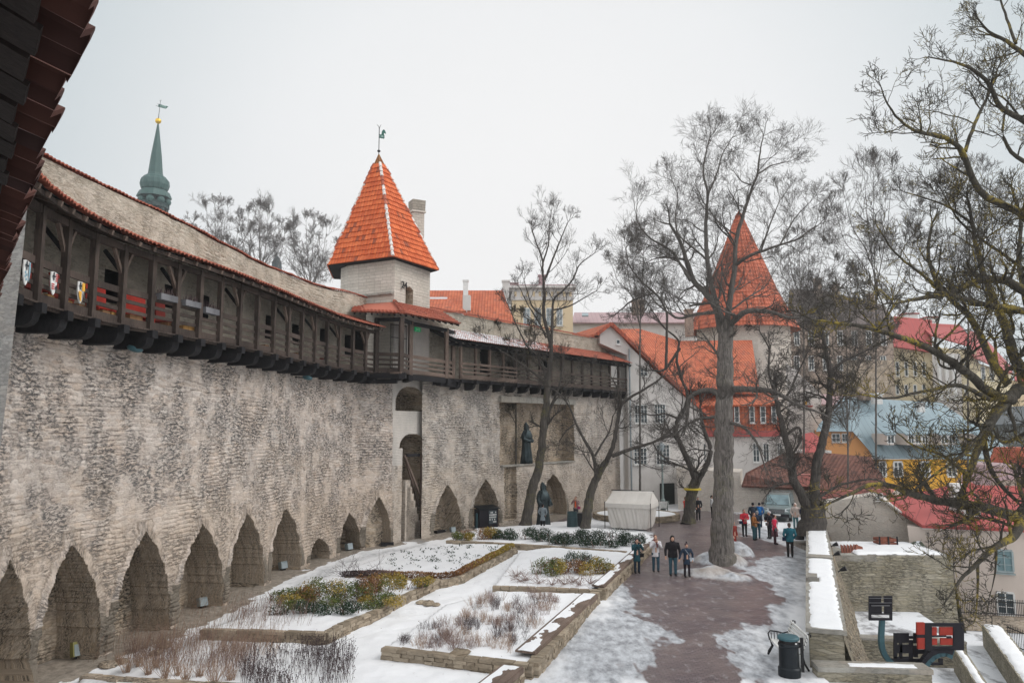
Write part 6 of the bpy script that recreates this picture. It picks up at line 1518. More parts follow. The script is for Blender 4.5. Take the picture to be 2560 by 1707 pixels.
def boxlamp(label, px, py, w, h, mat, d=.25, z0=0, rz=.6, name='floodlight', cat='floodlight', grp=None, P_=None):
    p = gd(px, py, z0) if P_ is None else pathpt(P_, hit(P_, px, py)[0], -.25)[0]; t = thing(name, label, cat, (p.x, p.y, p.z), rotz=rz, group=grp); M = Matrix.Rotation(rz, 3, 'Z')
    m = MB(); m.box((p.x, p.y, p.z + h / 2 + .06), (w, d, h), M @ Matrix.Rotation(-.25, 3, 'X')); m.build('housing', mat, t)
    m = MB(); n = M @ Vector((0, -1, 0)); m.box(Vector((p.x, p.y, p.z + h / 2 + .06)) + n * (d / 2 + .01), (w * .86, .02, h * .8), M @ Matrix.Rotation(-.25, 3, 'X')); m.build('lens', GLASS_L, t)
    m = MB(); m.box((p.x, p.y, p.z + .03), (w * .6, d * .8, .06), M); m.build('foot', IRON, t); return t
GRYB = flat('grey_blue_box', (.22, .26, .27), .6)
for (px, py, w, h, mt, lb) in ((180 + 16, 1643, .42, .42, flat('olive_box', (.30, .29, .10), .6), 'olive yellow square floodlight box in the tall arch near the left corner'), (505, 1518, .34, .32, GRYB, 'grey floodlight box in the fourth arch counted from the left edge'), (707, 1424, .36, .34, GRYB, 'blue grey floodlight box in the sixth arch'),
                           (872, 1376, .36, .34, GRYB, 'grey floodlight box in the narrow pale arch'), (1039, 1338, .30, .30, flat('sandy_box', (.42, .34, .22), .7), 'sandy coloured box at the foot of the tower niche'), (1139, 1309, .34, .32, GRYB, 'light grey floodlight box in the first arch beyond the tower')):
    boxlamp(lb, px, py, w, h, mt, rz=.9 if px < 1000 else .6, P_=W2 if px > 1100 else (FT if px > 1000 else None))
for (a, b, lb) in (((590 + 0, 1362), (0, 0), ''),):
    pass
for (px, py, px2, py2, lb) in ((952, 1361, 984, 1360, 'flat black plank lying at the wall foot left of the tower'), (1088, 1331, 1110, 1328, 'flat black box lying at the foot of the first arch beyond the tower')):
    a = gd(px, py, .1); b = gd(px2, py2, .1); t = thing('black_trough', lb, 'trough', (a.x, a.y, 0)); m = MB(); m.bar(a, b, .35, .2); m.build('body', IRON, t); m = MB(); m.bar(a + Vector((0, 0, .115)), b + Vector((0, 0, .115)), .22, .02); m.build('lid', BLK, t)
# spotlights under the gallery
for (px, py, lb) in ((308, 872, 'black spotlight on a bracket under the gallery, the nearer of two'), (752, 944, 'black spotlight on a bracket under the gallery, the farther of two')):
    s, z = hit(W1, px - 14, py); p, d, n = pathpt(W1, s, 0, z); t = thing('spotlight', lb, 'spotlight', p, group='spotlights under the gallery')
    m = MB(); m.tube([p - n * .1 + Vector((0, 0, .05)), p + n * .35, p + n * .5 + Vector((0, 0, .02))], .025, 6); m.build('arm', IRON, t)
    m = MB(); c = p + n * .62 + Vector((0, 0, .0)); m.ball(c, (.26, .22, .12), 12, M=Matrix.Rotation(.25, 3, 'Y')); m.build('head', TEAL, t, smooth=True)
    m = MB(); m.tube([p + Vector((0, 0, .1)), p + n * .05 + Vector((0, 0, .5)), p + Vector((.0, 0, .75))], .012, 4); m.build('cable', IRON, t)
# shields on the railing
def shield(label, px, py, cols, pat):
    s, z = hit(Q1, px, py); p, d, n = pathpt(Q1, s, .02, z); t = thing('shield', label, 'shield', p, group=None); F = face_frame(p + n * .03, d)
    def P(x, y, o=0): return F @ Vector((x * .60, y * .56, o))
    prof = [(-.25, .47), (-.12, .50), (.12, .50), (.25, .47), (.25, 0), (.2, -.26), (.1, -.46), (0, -.56), (-.1, -.46), (-.2, -.26), (-.25, 0)]
    m = MB(); m.prism([P(x, y) for x, y in prof], n * .025); m.build('board', WHT, t)
    for c, pl in pat:
        m = MB(); m.prism([P(x, y, .028 + .002 * len(c)) for x, y in pl], n * .004); m.build(c, cols[c], t)
    return t
DK = flat('shield_dark', (.02, .03, .04), .6); RD = flat('shield_red', (.55, .06, .06), .6); OR = flat('shield_ochre', (.68, .36, .05), .6); BLc = flat('shield_blue', (.25, .40, .48), .6)
def cross(x0, x1, y0, y1, w=.035):
    cx, cy = (x0 + x1) / 2, (y0 + y1) / 2; return [('dark_bar', [(cx - w, y0), (cx + w, y0), (cx + w, y1), (cx - w, y1)]), ('cross_arm', [(x0, cy - w), (x1, cy - w), (x1, cy + w), (x0, cy + w)])]
C_ = dict(dark_bar=DK, cross_arm=DK, stripe=RD, ochre_field=OR, blue_field=BLc, ring=BLc)
shield('white shield with black cross and pale blue rings, leftmost of three on the railing', 57, 680, C_, cross(-.2, .1, .08, .47) + [('blue_field', [(.13, .45), (.24, .45), (.24, -.05), (.17, -.3), (.13, -.38)])] + [('ring', [(x + .06 * math.cos(a), y + .06 * math.sin(a)) for a in np.linspace(0, 6.28, 9)[:-1]]) for x, y in ((-.1, -.02), (-.1, -.18), (.02, -.1), (0, -.3))])
shield('white shield with black cross and red stripes, middle one of three on the railing', 127, 707, C_, cross(-.2, .04, .1, .47) + [('dark_bar', [(.1, -.1), (.16, -.1), (.16, -.42), (.1, -.36)]), ('cross_arm', [(.04, -.24), (.23, -.24), (.23, -.18), (.04, -.18)])] + [('stripe', [(.08, y), (.24, y), (.24, y + .05), (.08, y + .05)]) for y in (.08, .18, .28, .38)] + [('stripe', [(-.22, y), (0, y), (0, y + .05), (-.22, y + .05)]) for y in (-.1, -.2, -.3)])
shield('white and ochre quartered shield with black cross, rightmost of three on the railing', 195, 730, C_, cross(-.2, .0, .1, .47) + [('ochre_field', [(.02, .47), (.24, .45), (.24, .06), (.02, .06)]), ('ochre_field', [(-.24, .02), (0, .02), (0, -.5), (-.1, -.42), (-.2, -.22)]), ('dark_bar', [(.11, .0), (.15, 0), (.15, -.38), (.11, -.42)])])
# chairs, crates and planter boxes on the wall walk
RCH = flat('red_chair_paint', (.50, .05, .035), .6); RDK = flat('dark_red_chair_paint', (.26, .04, .03), .6); CRT = wood('yellow_pine', (.45, .24, .07), (.62, .36, .13)); CRB = wood('brown_pine', (.30, .15, .07), (.42, .24, .12))
def G1(px, py, o=-.6, z=10.0): s, _ = hit(offset(Q1E, o), px, py); return pathpt(offset(Q1E, o), s, 0, z)
def chair(px, lb, mt, o=-.55, tilt=.2):
    p, d, n = G1(px, 800, o); t = thing('chair', lb, 'chair', p, group='red chairs on the wall walk'); U = Vector((0, 0, 1))
    m = MB(); m.bar(p + U * .42 - d * .24, p + U * .42 + d * .24, .45, .05); m.build('seat', mt, t)
    m = MB(); c = p - n * .18; m.prism([c + U * .30 - d * .24, c + U * .30 + d * .24, c + U * 1.12 + d * .24 - n * tilt * .4, c + U * 1.12 - d * .24 - n * tilt * .4], n * .05); m.build('backrest', mt, t)
    for a in (-1, 1):
        for b in (-1, 1): m = MB(); q = p + d * .2 * a + n * .19 * b; m.bar(q, q + U * .4, .05, .05); m.build('leg', mt, t)
for px, lb, mt in ((88, 'red chair half behind the post left of the striped shield', RDK), (150, 'dark red chair behind the railing between the striped and ochre shields', RDK), (240, 'red chair with upright arms right of the ochre shield', RCH), (262, 'bright red chair just left of the dark doorway', RCH),
                   (323, 'bright red chair, left of the pair above the pale boxes', RCH), (341, 'bright red chair, right of the pair above the pale boxes', RCH), (362, 'pinkish red chair next to the bright red pair', RCH), (412, 'dark maroon chair in the bay with the brown crates', RDK)): chair(px, lb, mt, -.6 if px > 100 else -.45)
def crate(px, lb, mt, w=.34, h=.34, o=-.4, z=10.0):
    p, d, n = G1(px, 850, o, z); t = thing('crate', lb, 'crate', p, group='wooden boxes on the wall walk'); M = Matrix.Rotation(math.atan2(d.y, d.x), 3, 'Z')
    m = MB(); m.box(p + Vector((0, 0, h / 2)), (w, .3, h), M); m.build('box', mt, t)
    for s in (-.22, .22): m = MB(); m.ball(p + Vector((0, 0, h * .55)) + d * w * s + n * .155, (.022, .022, .022), 6); m.build('hole', IRON, t)
for px, lb, mt, z in ((105, 'yellow box with two holes below the striped shield', CRT, 10.0), (152, 'small yellow box left of the third post', CRT, 10), (188, 'brown box under the ochre shield', CRB, 10), (205, 'yellow box right of the ochre shield foot', CRT, 10), (250, 'brown box under the upright red chair', CRB, 10.0), (273, 'yellow box below the dark doorway', CRT, 10.0),
                      (320, 'pale box under the bright red pair of chairs, left', CRB, 10.05), (334, 'pale box under the bright red pair of chairs, right', CRB, 10.05), (417, 'brown box beside the dark flowered box', CRB, 10.05), (428, 'orange box right of the brown one in the crate bay', CRT, 10.05), (455, 'yellow box with two black holes, left of its pair', CRT, 10.05), (470, 'deep yellow box with black holes, right of its pair', CRT, 10.05), (660, 'small orange box far along the gallery floor', CRB, 10), (740, 'pale plank box before the far doorway', CRB, 10), (810, 'small dark red box near the end of the gallery', RDK, 10.05)):
    crate(px, lb, mt, o=-.38, z=z)
TRO = wood('grey_trough_wood', (.10, .10, .11), (.20, .20, .21))
for px, py, lb in ((420, 745, 'grey planter box with pale dry plants hung on the rail before the second doorway'), (480, 760, 'grey planter box with dark dry plants, middle of the three on the rail'), (528, 778, 'grey planter box with a dark heap of plants, farthest of the three on the rail')):
    s, z = hit(Q1, px, py); p, d, n = pathpt(Q1, s, -.05, z); t = thing('planter_box', lb, 'planter', p); m = MB(); m.bar(p - d * .42, p + d * .42, .24, .2); m.build('trough', TRO, t)
    m = MB()
    for i in range(60):
        a = p + d * random.uniform(-.4, .4) + n * random.uniform(-.1, .1); m.tube([a, a + Vector((random.uniform(-.08, .08), random.uniform(-.08, .08), random.uniform(.12, .34)))], [.012, .006], 3, caps=False)
    m.build('dry_plants', L_DARKD, t)
# van
def van():
    p0 = gd(1930, 1318); ang = .30
    ang = -.42; p0 = at(1950, 1300, 58.0); p0.z = 0; t = thing('van', 'parked grey green passenger van facing the camera behind the group of tourists', 'van', p0, rotz=ang)
    X = lambda x, y, z: MATR[t.name] @ Vector((x, y, z)); PAINT = flat('grey_green_car_paint', (.20, .25, .25), .25, .35, .06)
    m = MB(); prof = [(-2.30, .32), (-2.34, .62), (-2.28, .92), (-1.55, 1.12), (-.78, 1.82), (-.2, 1.92), (2.2, 1.90), (2.42, 1.5), (2.45, .6), (2.4, .32)]   # y, z : front is -y
    hw = lambda z: .95 if z < 1.1 else .95 - (z - 1.1) * .24
    n = len(prof); vs = []
    for s in (-1, -.93, .93, 1):
        for (y, z) in prof: k = 1 if abs(s) == 1 else 0; vs.append(X(s * hw(z) * 1.0, y * (1 - .015 * k) , z - (.03 if k and z > 1.5 else 0)))
    fs = [tuple(range(n)), tuple(range(3 * n, 4 * n))[::-1]]
    for a in range(3): fs += [(a * n + i, a * n + (i + 1) % n, (a + 1) * n + (i + 1) % n, (a + 1) * n + i) for i in range(n)]
    m.add(vs, fs); m.build('body', PAINT, t)
    GL = flat('car_glass', (.16, .23, .25), .08, 0, .4, 1.2)
    m = MB(); m.prism([X(-.80, -1.52, 1.14), X(.80, -1.52, 1.14), X(.72, -.82, 1.79), X(-.72, -.82, 1.79)], (X(0, -.7, .75) - X(0, 0, 0)) * .03); m.build('windscreen', GL, t)
    for s in (-1, 1):
        for (y0, y1) in ((-1.15, -.35), (-.28, .7), (.78, 1.9)): m = MB(); m.prism([X(s * .955, y0, 1.15), X(s * .955, y1, 1.15), X(s * .81, y1, 1.75), X(s * .81, max(y0, -.7), 1.75)], (X(s, 0, .2) - X(0, 0, 0)) * .015); m.build('side_window', GL, t)
        m = MB(); m.prism([X(s * .55, -2.33, .72), X(s * .93, -2.24, .74), X(s * .93, -2.05, .98), X(s * .58, -2.27, .92)], (X(0, -.05, .02) - X(0, 0, 0))); m.build('headlight', flat('headlight_glass', (.60, .64, .66), .15) if s < 0 else bpy.data.materials['headlight_glass'], t)
        m = MB(); m.ball(X(s * 1.08, -1.2, 1.18), (.12, .08, .1), 8); m.build('mirror', BLK, t)
        m = MB(); m.bar(X(s * .97, -1.0, .45), X(s * .97, 1.1, .45), .02, .1); m.build('side_trim', BLK, t)
        for y in (-1.5, 1.5):
            ax = X(1, 0, 0) - X(0, 0, 0); c = X(s * .86, y, .34); m = MB(); m.tube([c - ax * .11, c + ax * .11], .34, 22); w = m.build('wheel', BLK, t)
            m = MB(); m.tube([c + ax * .115 * s, c + ax * .13 * s], [.22, .2], 14); m.build('rim', flat('alloy', (.45, .46, .47), .3, .6) if 'alloy' not in bpy.data.materials else bpy.data.materials['alloy'], w)
    m = MB()
    for z in (.66, .74, .82): m.bar(X(-.5, -2.355, z), X(.5, -2.355, z), .03, .03)
    m.build('grille', flat('chrome', (.5, .52, .53), .2, .8), t); m = MB(); m.prism([X(-.52, -2.34, .60), X(.52, -2.34, .60), X(.52, -2.31, .88), X(-.52, -2.31, .88)], (X(0, -.008, 0) - X(0, 0, 0))); m.build('grille_panel', BLK, t)
    m = MB(); m.bar(X(-.85, -2.34, .45), X(.85, -2.34, .45), .06, .22); m.build('bumper', BLK, t); m = MB(); m.bar(X(-.26, -2.40, .5), X(.26, -2.40, .5), .02, .11); m.build('number_plate', WHT, t)
    m = MB(); m.tube([X(-.7, -1.5, 1.15), X(-.1, -1.45, 1.2)], .012, 4); m.tube([X(.1, -1.5, 1.15), X(.6, -1.45, 1.2)], .012, 4); m.build('wipers', BLK, t)
van()
# lantern frames on curved posts
DS = 23.2
fr = thing('sign_frame', 'tall black slotted panel on a curved teal steel post, left of the red one', 'sign', tuple(at(2200, 1700, DS)))
def R4(m, x0, y0, x1, y1, D=DS, th=.05): m.prism([at(x0, y1, D), at(x1, y1, D), at(x1, y0, D), at(x0, y0, D)], (0, th, 0))
def zx(x, y, sc=6.906, ox=2120, oy=1480): return ox + x / sc, oy + y / sc
def rz4(m, a, b, c, d, D=DS, th=.05): x0, y0 = zx(a, b); x1, y1 = zx(c, d); R4(m, x0, y0, x1, y1, D, th)
m = MB()
for r in ((365, 65, 405, 485), (725, 65, 768, 485), (405, 445, 725, 485), (405, 365, 725, 385), (405, 185, 725, 220), (405, 65, 580, 98), (625, 65, 725, 98), (405, 105, 575, 180), (628, 105, 725, 180), (405, 240, 585, 360), (632, 240, 725, 360)): rz4(m, *r)
m.build('panel', BLK, fr); m = MB()
for r in ((372, 98, 760, 104), (372, 178, 760, 186), (408, 222, 722, 236)): rz4(m, *r, D=DS - .06, th=.03)
m.build('grey_strips', flat('grey_steel_strip', (.16, .16, .17), .4, .5), fr)
def ribbon(m, pts, w, th, D):
    P = [at(*zx(x, y), D) for x, y in pts]
    for a, b, wa, wb in zip(P, P[1:], w, w[1:]):
        d = (b - a).normalized(); s = Vector((d.z, 0, -d.x)); m.prism([a - s * wa / 2, b - s * wb / 2, b + s * wb / 2, a + s * wa / 2], (0, th, 0))
m = MB(); ribbon(m, [(605, 480), (598, 600), (590, 740), (590, 880), (610, 1000), (655, 1100), (710, 1175), (800, 1260), (930, 1330)], [.135, .14, .145, .15, .15, .15, .15, .15, .15], .12, DS + .05); m.build('curved_post', TEAL, fr)
f3 = thing('sign_frame', 'black and brick red panelled frame on a thick curved post at the bottom right', 'sign', tuple(at(2310, 1700, DS - .3)))
D3 = DS - .3; m = MB()
for r in ((1325, 530, 1385, 1000), (1385, 530, 2000, 590), (1820, 590, 2005, 1000), (1385, 930, 1820, 1000), (1385, 590, 1450, 930), (1450, 742, 1700, 770)): rz4(m, *r, D=D3)
m.build('frame', BLK, f3); m = MB()
for r in ((1452, 600, 1535, 742), (1585, 600, 1812, 742), (1452, 800, 1540, 905), (1600, 790, 1808, 905)): rz4(m, *r, D=D3 + .02)
m.build('red_panel', REDP, f3)
for r in ((1195, 522, 1325, 728), (1212, 785, 1332, 978)): m = MB(); rz4(m, *r, D=D3, th=.08); m.build('red_side_panel', REDP, f3)
m = MB()
for r in ((1205, 728, 1325, 785), (1712, 758, 1792, 795), ): rz4(m, *r, D=D3 + .01)
m.build('dark_gap', BLK, f3)
m = MB(); ribbon(m, [(1820, 1080), (1700, 1035), (1590, 1040), (1480, 1085), (1390, 1160), (1325, 1250), (1290, 1360), (1300, 1480), (1320, 1600), (1330, 1800)], [.26, .22, .24, .26, .27, .26, .25, .25, .25, .25], .12, D3 + .05); m.build('curved_post', TEAL, f3)
m = MB(); ribbon(m, [(1820, 1040), (1720, 1005), (1560, 1010), (1440, 1060), (1350, 1150), (1290, 1240)], [.16, .14, .14, .15, .14, .1], .16, D3); m.build('dark_rib', BLK, f3)
f4 = thing('sign_frame', 'low black grid panel between the teal post and the red frame', 'sign', tuple(at(2260, 1690, DS + .1)))
D4 = DS + .1; m = MB()
for r in ((795, 705, 1055, 870), (795, 870, 850, 1135), (895, 870, 940, 1135), (850, 905, 1060, 1050), (795, 1110, 1060, 1140), (1055, 755, 1135, 800), (1060, 825, 1125, 1200), (1135, 705, 1200, 880), (1140, 920, 1210, 1120), (1060, 1160, 1330, 1190), (1200, 990, 1330, 1060), (740, 1145, 1300, 1200), (1330, 980, 1385, 1110), (1410, 1215, 1640, 1255), (1575, 1140, 1640, 1255)): rz4(m, *r, D=D4)
m.build('grid', BLK, f4); m = MB(); rz4(m, 770, 1200, 900, 1500, D=D4 + .05); rz4(m, 1180, 1200, 1260, 1500, D=D4 + .05); m.build('feet', BLK, f4)
# ------------------------------------------------------------ bare winter trees
def unit(a): return a / (np.linalg.norm(a, axis=-1, keepdims=True) + 1e-9)
def tubes_np(mb, P, Rr, sides, mi=0):
    """P (n,k,3) polylines, Rr (n,k) radii -> quads"""
    n, k, _ = P.shape
    if n == 0: return
    T = unit(np.gradient(P, axis=1)); ref = np.where(np.abs(T[:, :1, 2:3]) > .9, np.array([1., 0, 0]), np.array([0, 0, 1.])); A = unit(np.cross(T, ref)); B = np.cross(T, A)
    a = 2 * math.pi * np.arange(sides) / sides
    V = P[:, :, None] + (A[:, :, None] * np.cos(a)[None, None, :, None] + B[:, :, None] * np.sin(a)[None, None, :, None]) * Rr[:, :, None, None]
    V = V.reshape(-1, 3); b = np.arange(n)[:, None, None] * k * sides + np.arange(k - 1)[None, :, None] * sides; q = np.arange(sides)[None, None, :]; q2 = (q + 1) % sides
    F = np.stack([b + q, b + q2, b + sides + q2, b + sides + q], -1).reshape(-1, 4); mb.blocks.append((V, F, mi, None, None))
def grow(rng, P, D, L, R0, k, wander, up, taper):
    n = len(P); pts = np.zeros((n, k + 1, 3)); pts[:, 0] = P; d = D.copy(); U = np.array([0, 0, 1.])
    for i in range(k):
        d = unit(d + rng.normal(0, wander, (n, 3)) + U * up); pts[:, i + 1] = pts[:, i] + d * (L / k)[:, None]
    t = np.linspace(0, 1, k + 1)[None]; rad = R0[:, None] * (1 - t * (1 - taper)); return pts, rad
def kidsof(rng, pts, rad, m, ang, lr, t0=.25, rr=.6, L=None):
    n, k, _ = pts.shape; t = (np.arange(m)[None] + rng.random((n, m))) / m * (1 - t0) + t0; x = t * (k - 1); i = np.clip(x.astype(int), 0, k - 2); f = (x - i)[..., None]; I = np.arange(n)[:, None]
    p = pts[I, i] * (1 - f) + pts[I, i + 1] * f; d = unit(pts[I, i + 1] - pts[I, i]); r = rad[I, i] * (1 - f[..., 0]) + rad[I, i + 1] * f[..., 0]
    rnd = unit(np.cross(d, rng.normal(0, 1, d.shape))); a = rng.normal(ang, .22, t.shape)[..., None]; nd = d * np.cos(a) + rnd * np.sin(a); nd[..., 2] += .08
    LL = (L[:, None] * lr * (1.12 - .4 * t) * rng.uniform(.6, 1.3, t.shape)); return p.reshape(-1, 3), nd.reshape(-1, 3), LL.ravel(), np.maximum((r * rr), 1e-4).ravel()
def tree(name, label, limbs, D, mat, seed=1, spec=((5, .75, .42), (6, .7, .5), (6, .65, .5), (4, .6, .6)), rmin=.007, up=.06, wander=.16, group=None, cat='tree', len1=2.2, trunk_n=1, per_m=1.3, droop=None, crown_mat=None):
    """limbs: (points [(px, py, depth offset)], width in px at both ends). First trunk_n limbs form the trunk."""
    rng = np.random.default_rng(seed); P0 = []; wk_ = .70 if D < 25 else .64; limbs = [(a_, b_ * wk_, c_ * wk_) for a_, b_, c_ in limbs]; tr = MB(); cr = MB(); b = None; chP = []
    for li, (pts, w0, w1) in enumerate(limbs):
        W_ = [at(p[0], p[1], D + (p[2] if len(p) > 2 else 0)) for p in pts]
        if li == 0: b = W_[0].copy()
        # smooth the traced line
        A = np.array([list(w) for w in W_]); L = np.concatenate([[0], np.cumsum(np.linalg.norm(np.diff(A, axis=0), axis=1))]); n = max(4, int(L[-1] / .22)); s = np.linspace(0, L[-1], n)
        B = np.stack([np.interp(s, L, A[:, j]) for j in range(3)], 1)
        for _ in range(3): B[1:-1] = (B[:-2] + B[1:-1] * 2 + B[2:]) / 4
        jit = rng.normal(0, .02 + .25 * (w0 * D / FPX / 2), B.shape) * .18; jit[0] = jit[-1] = 0; B += jit
        r = np.linspace(w0, w1, n) * D / FPX / 2; r = r * (1 + .10 * (fbm(s * 1.1 + li, s * 0, 3) - .5)); 
        if li < trunk_n and len(pts[0]) < 4:
            fl = np.clip(1 - s / (r[0] * 3.0), 0, 1) ** 2; r = r * (1 + .45 * fl)
        tubes_np(tr if li < trunk_n else cr, B[None], r[None], 14 if li < trunk_n else 9)
        if li < trunk_n:
            e0 = .62
        else: e0 = .06
        m = max(2, int(L[-1] * per_m * (1 if li >= trunk_n else .35))); t = rng.uniform(e0, 1, m); x = t * (n - 1); i = np.clip(x.astype(int), 0, n - 2)
        d = unit(B[i + 1] - B[i]); p = B[i]; rd = unit(np.cross(d, rng.normal(0, 1, d.shape))); rd[:, 2] += .25; a = rng.normal(.95, .25, m)[:, None]; nd = unit(d * np.cos(a) + rd * np.sin(a))
        chP.append((p, nd, len1 * rng.uniform(.5, 1.25, m) * (1.1 - .4 * t), np.clip(r[i] * .42, rmin * 1.5, .09)))
        # the limb's own tip goes on as finer wood
        d = unit(B[-1:] - B[-3:-2]); q = 3 if li >= trunk_n else 0; chP.append((np.repeat(B[-1:], q, 0), unit(np.repeat(d, q, 0) + rng.normal(0, .35, (q, 3))), np.full(q, len1 * .42), np.full(q, max(r[-1] * .7, rmin * 1.6))))
    P, Dn, L, Rd = [np.concatenate([c[j] for c in chP]) for j in range(4)]
    k = 6
    for lv, (m, ang, lr) in enumerate(spec + ((0, 0, 0),)):
        u = up if droop is None else droop[min(lv, len(droop) - 1)]
        pts, rad = grow(rng, P, Dn, L, Rd, k, wander, u, .45); rad = np.maximum(rad, rmin * (1 if lv < len(spec) else .8))
        tubes_np(cr, pts, rad, (6, 5, 4, 3, 3, 3)[min(lv, 5)])
        if m == 0: break
        P, Dn, L, Rd = kidsof(rng, pts, rad, m, ang, lr, L=L); keep = L > .10; P, Dn, L, Rd = P[keep], Dn[keep], L[keep], Rd[keep]; Rd = np.maximum(Rd, rmin); k = max(3, k - 1)
    t = thing(name, label, cat, (b.x, b.y, b.z), group=group); tr.build('trunk', mat, t, smooth=True, uvw=False); cr.build('crown', crown_mat or mat, t, smooth=True, uvw=False); return t

# tall central tree in front of the paving
S4 = ((5, .72, .66), (4, .68, .68), (4, .65, .70), (3, .6, .72))
tree('bare_tree', 'tallest bare tree with a thick furrowed trunk standing in a dirty snow heap', [
 ([(1806, 1415), (1806, 1330), (1808, 1220), (1809, 1080), (1812, 960), (1812, 880), (1818, 800)], 86, 56),
 ([(1804, 830), (1795, 775), (1768, 735), (1733, 705, 1), (1716, 650, 1), (1700, 600, 1), (1675, 560, 1)], 34, 10),
 ([(1806, 800), (1778, 720), (1766, 633), (1764, 560), (1771, 484), (1756, 434), (1764, 388), (1775, 345)], 24, 4),
 ([(1771, 484), (1795, 430, .5), (1805, 385, .8), (1830, 345, 1)], 9, 3),
 ([(1818, 810), (1828, 720), (1838, 663), (1838, 606), (1860, 530), (1883, 464), (1896, 434), (1900, 376), (1908, 340)], 26, 4),
 ([(1838, 663), (1870, 640, -1), (1902, 629, -1.5), (1950, 612, -2), (1990, 602, -2.5), (2036, 568, -3)], 15, 4),
 ([(1896, 434), (1930, 412, .5), (1968, 405, .7)], 7, 3), ([(1883, 464), (1850, 455, -.5), (1836, 430, -.8)], 6, 3),
 ([(1822, 815), (1863, 776, -1.5), (1921, 778, -2.5), (1978, 797, -3.5), (2050, 790, -4.5)], 26, 5),
 ([(1902, 629, -1.5), (1925, 560, -2), (1950, 500, -2)], 8, 3), ([(1950, 612, -2), (1985, 545, -2), (2020, 510, -2.4)], 7, 3),
 ([(1726, 702), (1680, 625, .5), (1626, 598, .8), (1590, 555, 1), (1592, 515, 1)], 13, 3),
 ([(1768, 650), (1722, 610, -1), (1691, 587, -1.2), (1687, 530, -1.5), (1699, 491, -1.5), (1680, 453, -1.5)], 9, 3),
 ([(1795, 780), (1730, 786, 1), (1699, 801, 1.5), (1640, 760, 2), (1615, 720, 2)], 16, 4),
 ([(1716, 650, 1), (1650, 640, 2), (1610, 660, 2.5)], 9, 3),
 ([(1815, 975), (1870, 972, -1.5), (1941, 978, -2.5), (1980, 1005, -3), (2058, 1036, -4)], 30, 7),
 ([(1808, 985), (1760, 972, 1), (1721, 990, 1.5), (1716, 1057, 2)], 26, 12),
 ([(1812, 1052), (1860, 1065, -1), (1890, 1100, -1.3), (1901, 1125, -1.5), (1912, 1165, -1.5)], 16, 5),
 ([(1806, 1040), (1745, 1046, 1), (1713, 1062, 1.6), (1690, 1085, 2)], 16, 6),
 ], 38.6, BARK_G, 11, S4, rmin=.0045, up=.05, len1=2.3, per_m=1.35, wander=.17, crown_mat=BARK_TW)
tree('bare_tree', 'leaning forked tree with a yellow band round its trunk, left of the tall tree', [
 ([(1721, 1310), (1727, 1240), (1740, 1200)], 44, 38),
 ([(1740, 1205), (1728, 1167), (1706, 1122), (1688, 1078), (1694, 1046), (1716, 1015), (1721, 985), (1705, 950)], 26, 10),
 ([(1742, 1205), (1765, 1167), (1780, 1125), (1762, 1083), (1752, 1040), (1750, 990)], 24, 9),
 ([(1688, 1078), (1665, 1095), (1620, 1110)], 10, 4), ([(1694, 1046), (1660, 1030), (1640, 1040), (1615, 1035)], 10, 4),
 ([(1705, 950), (1690, 900), (1700, 850), (1660, 820), (1620, 760)], 12, 4), ([(1700, 870), (1660, 930), (1630, 925)], 12, 8),
 ([(1665, 925), (1667, 850), (1668, 780), (1640, 730), (1580, 750), (1545, 780)], 12, 5), ([(1640, 735), (1598, 700), (1570, 660), (1565, 620)], 8, 3)
 ], 55, BARK_M, 12, ((5, .7, .64), (5, .66, .66), (4, .62, .7)), rmin=.006, len1=2.2, per_m=1.0, crown_mat=BARK)
bn = thing('yellow_band', 'yellow tape band tied round the leaning forked trunk', 'tape', tuple(at(1731, 1225, 54.6))); m = MB(); a = at(1731, 1222, 55); m.lathe([(.62, -.06), (.62, .06)], a, 16); m.build('tape', flat('yellow_tape', (.55, .42, .04), .5), bn)
tree('bare_tree', 'slender leaning tree between the two monk statues and the hedge', [
 ([(1312, 1322), (1331, 1215), (1345, 1181), (1355, 1115), (1360, 1050), (1366, 1010), (1371, 941)], 42, 22),
 ([(1371, 945), (1380, 876), (1372, 837), (1357, 785), (1362, 745), (1358, 693), (1356, 643), (1343, 614), (1331, 578)], 20, 4),
 ([(1356, 660), (1373, 610), (1372, 570), (1378, 530)], 7, 3), ([(1362, 700), (1385, 640), (1404, 592), (1420, 555)], 10, 3),
 ([(1378, 870), (1381, 790), (1382, 745), (1404, 731), (1435, 696), (1445, 663), (1486, 633)], 13, 3),
 ([(1382, 775), (1420, 768), (1460, 745), (1490, 728)], 7, 3), ([(1366, 845), (1345, 800), (1318, 760), (1300, 720)], 8, 3),
 ([(1368, 960), (1352, 894), (1318, 868), (1290, 810), (1270, 760)], 12, 3), ([(1366, 965), (1345, 939), (1290, 900), (1240, 868), (1215, 845)], 12, 3),
 ([(1360, 1060), (1380, 1010), (1400, 960), (1410, 900)], 13, 4), ([(1357, 790), (1330, 770), (1310, 700)], 7, 3)
 ], 51.5, BARK_M, 13, ((5, .62, .64), (5, .6, .66), (4, .58, .7)), rmin=.0055, up=.08, len1=2.1, per_m=1.0, crown_mat=BARK)
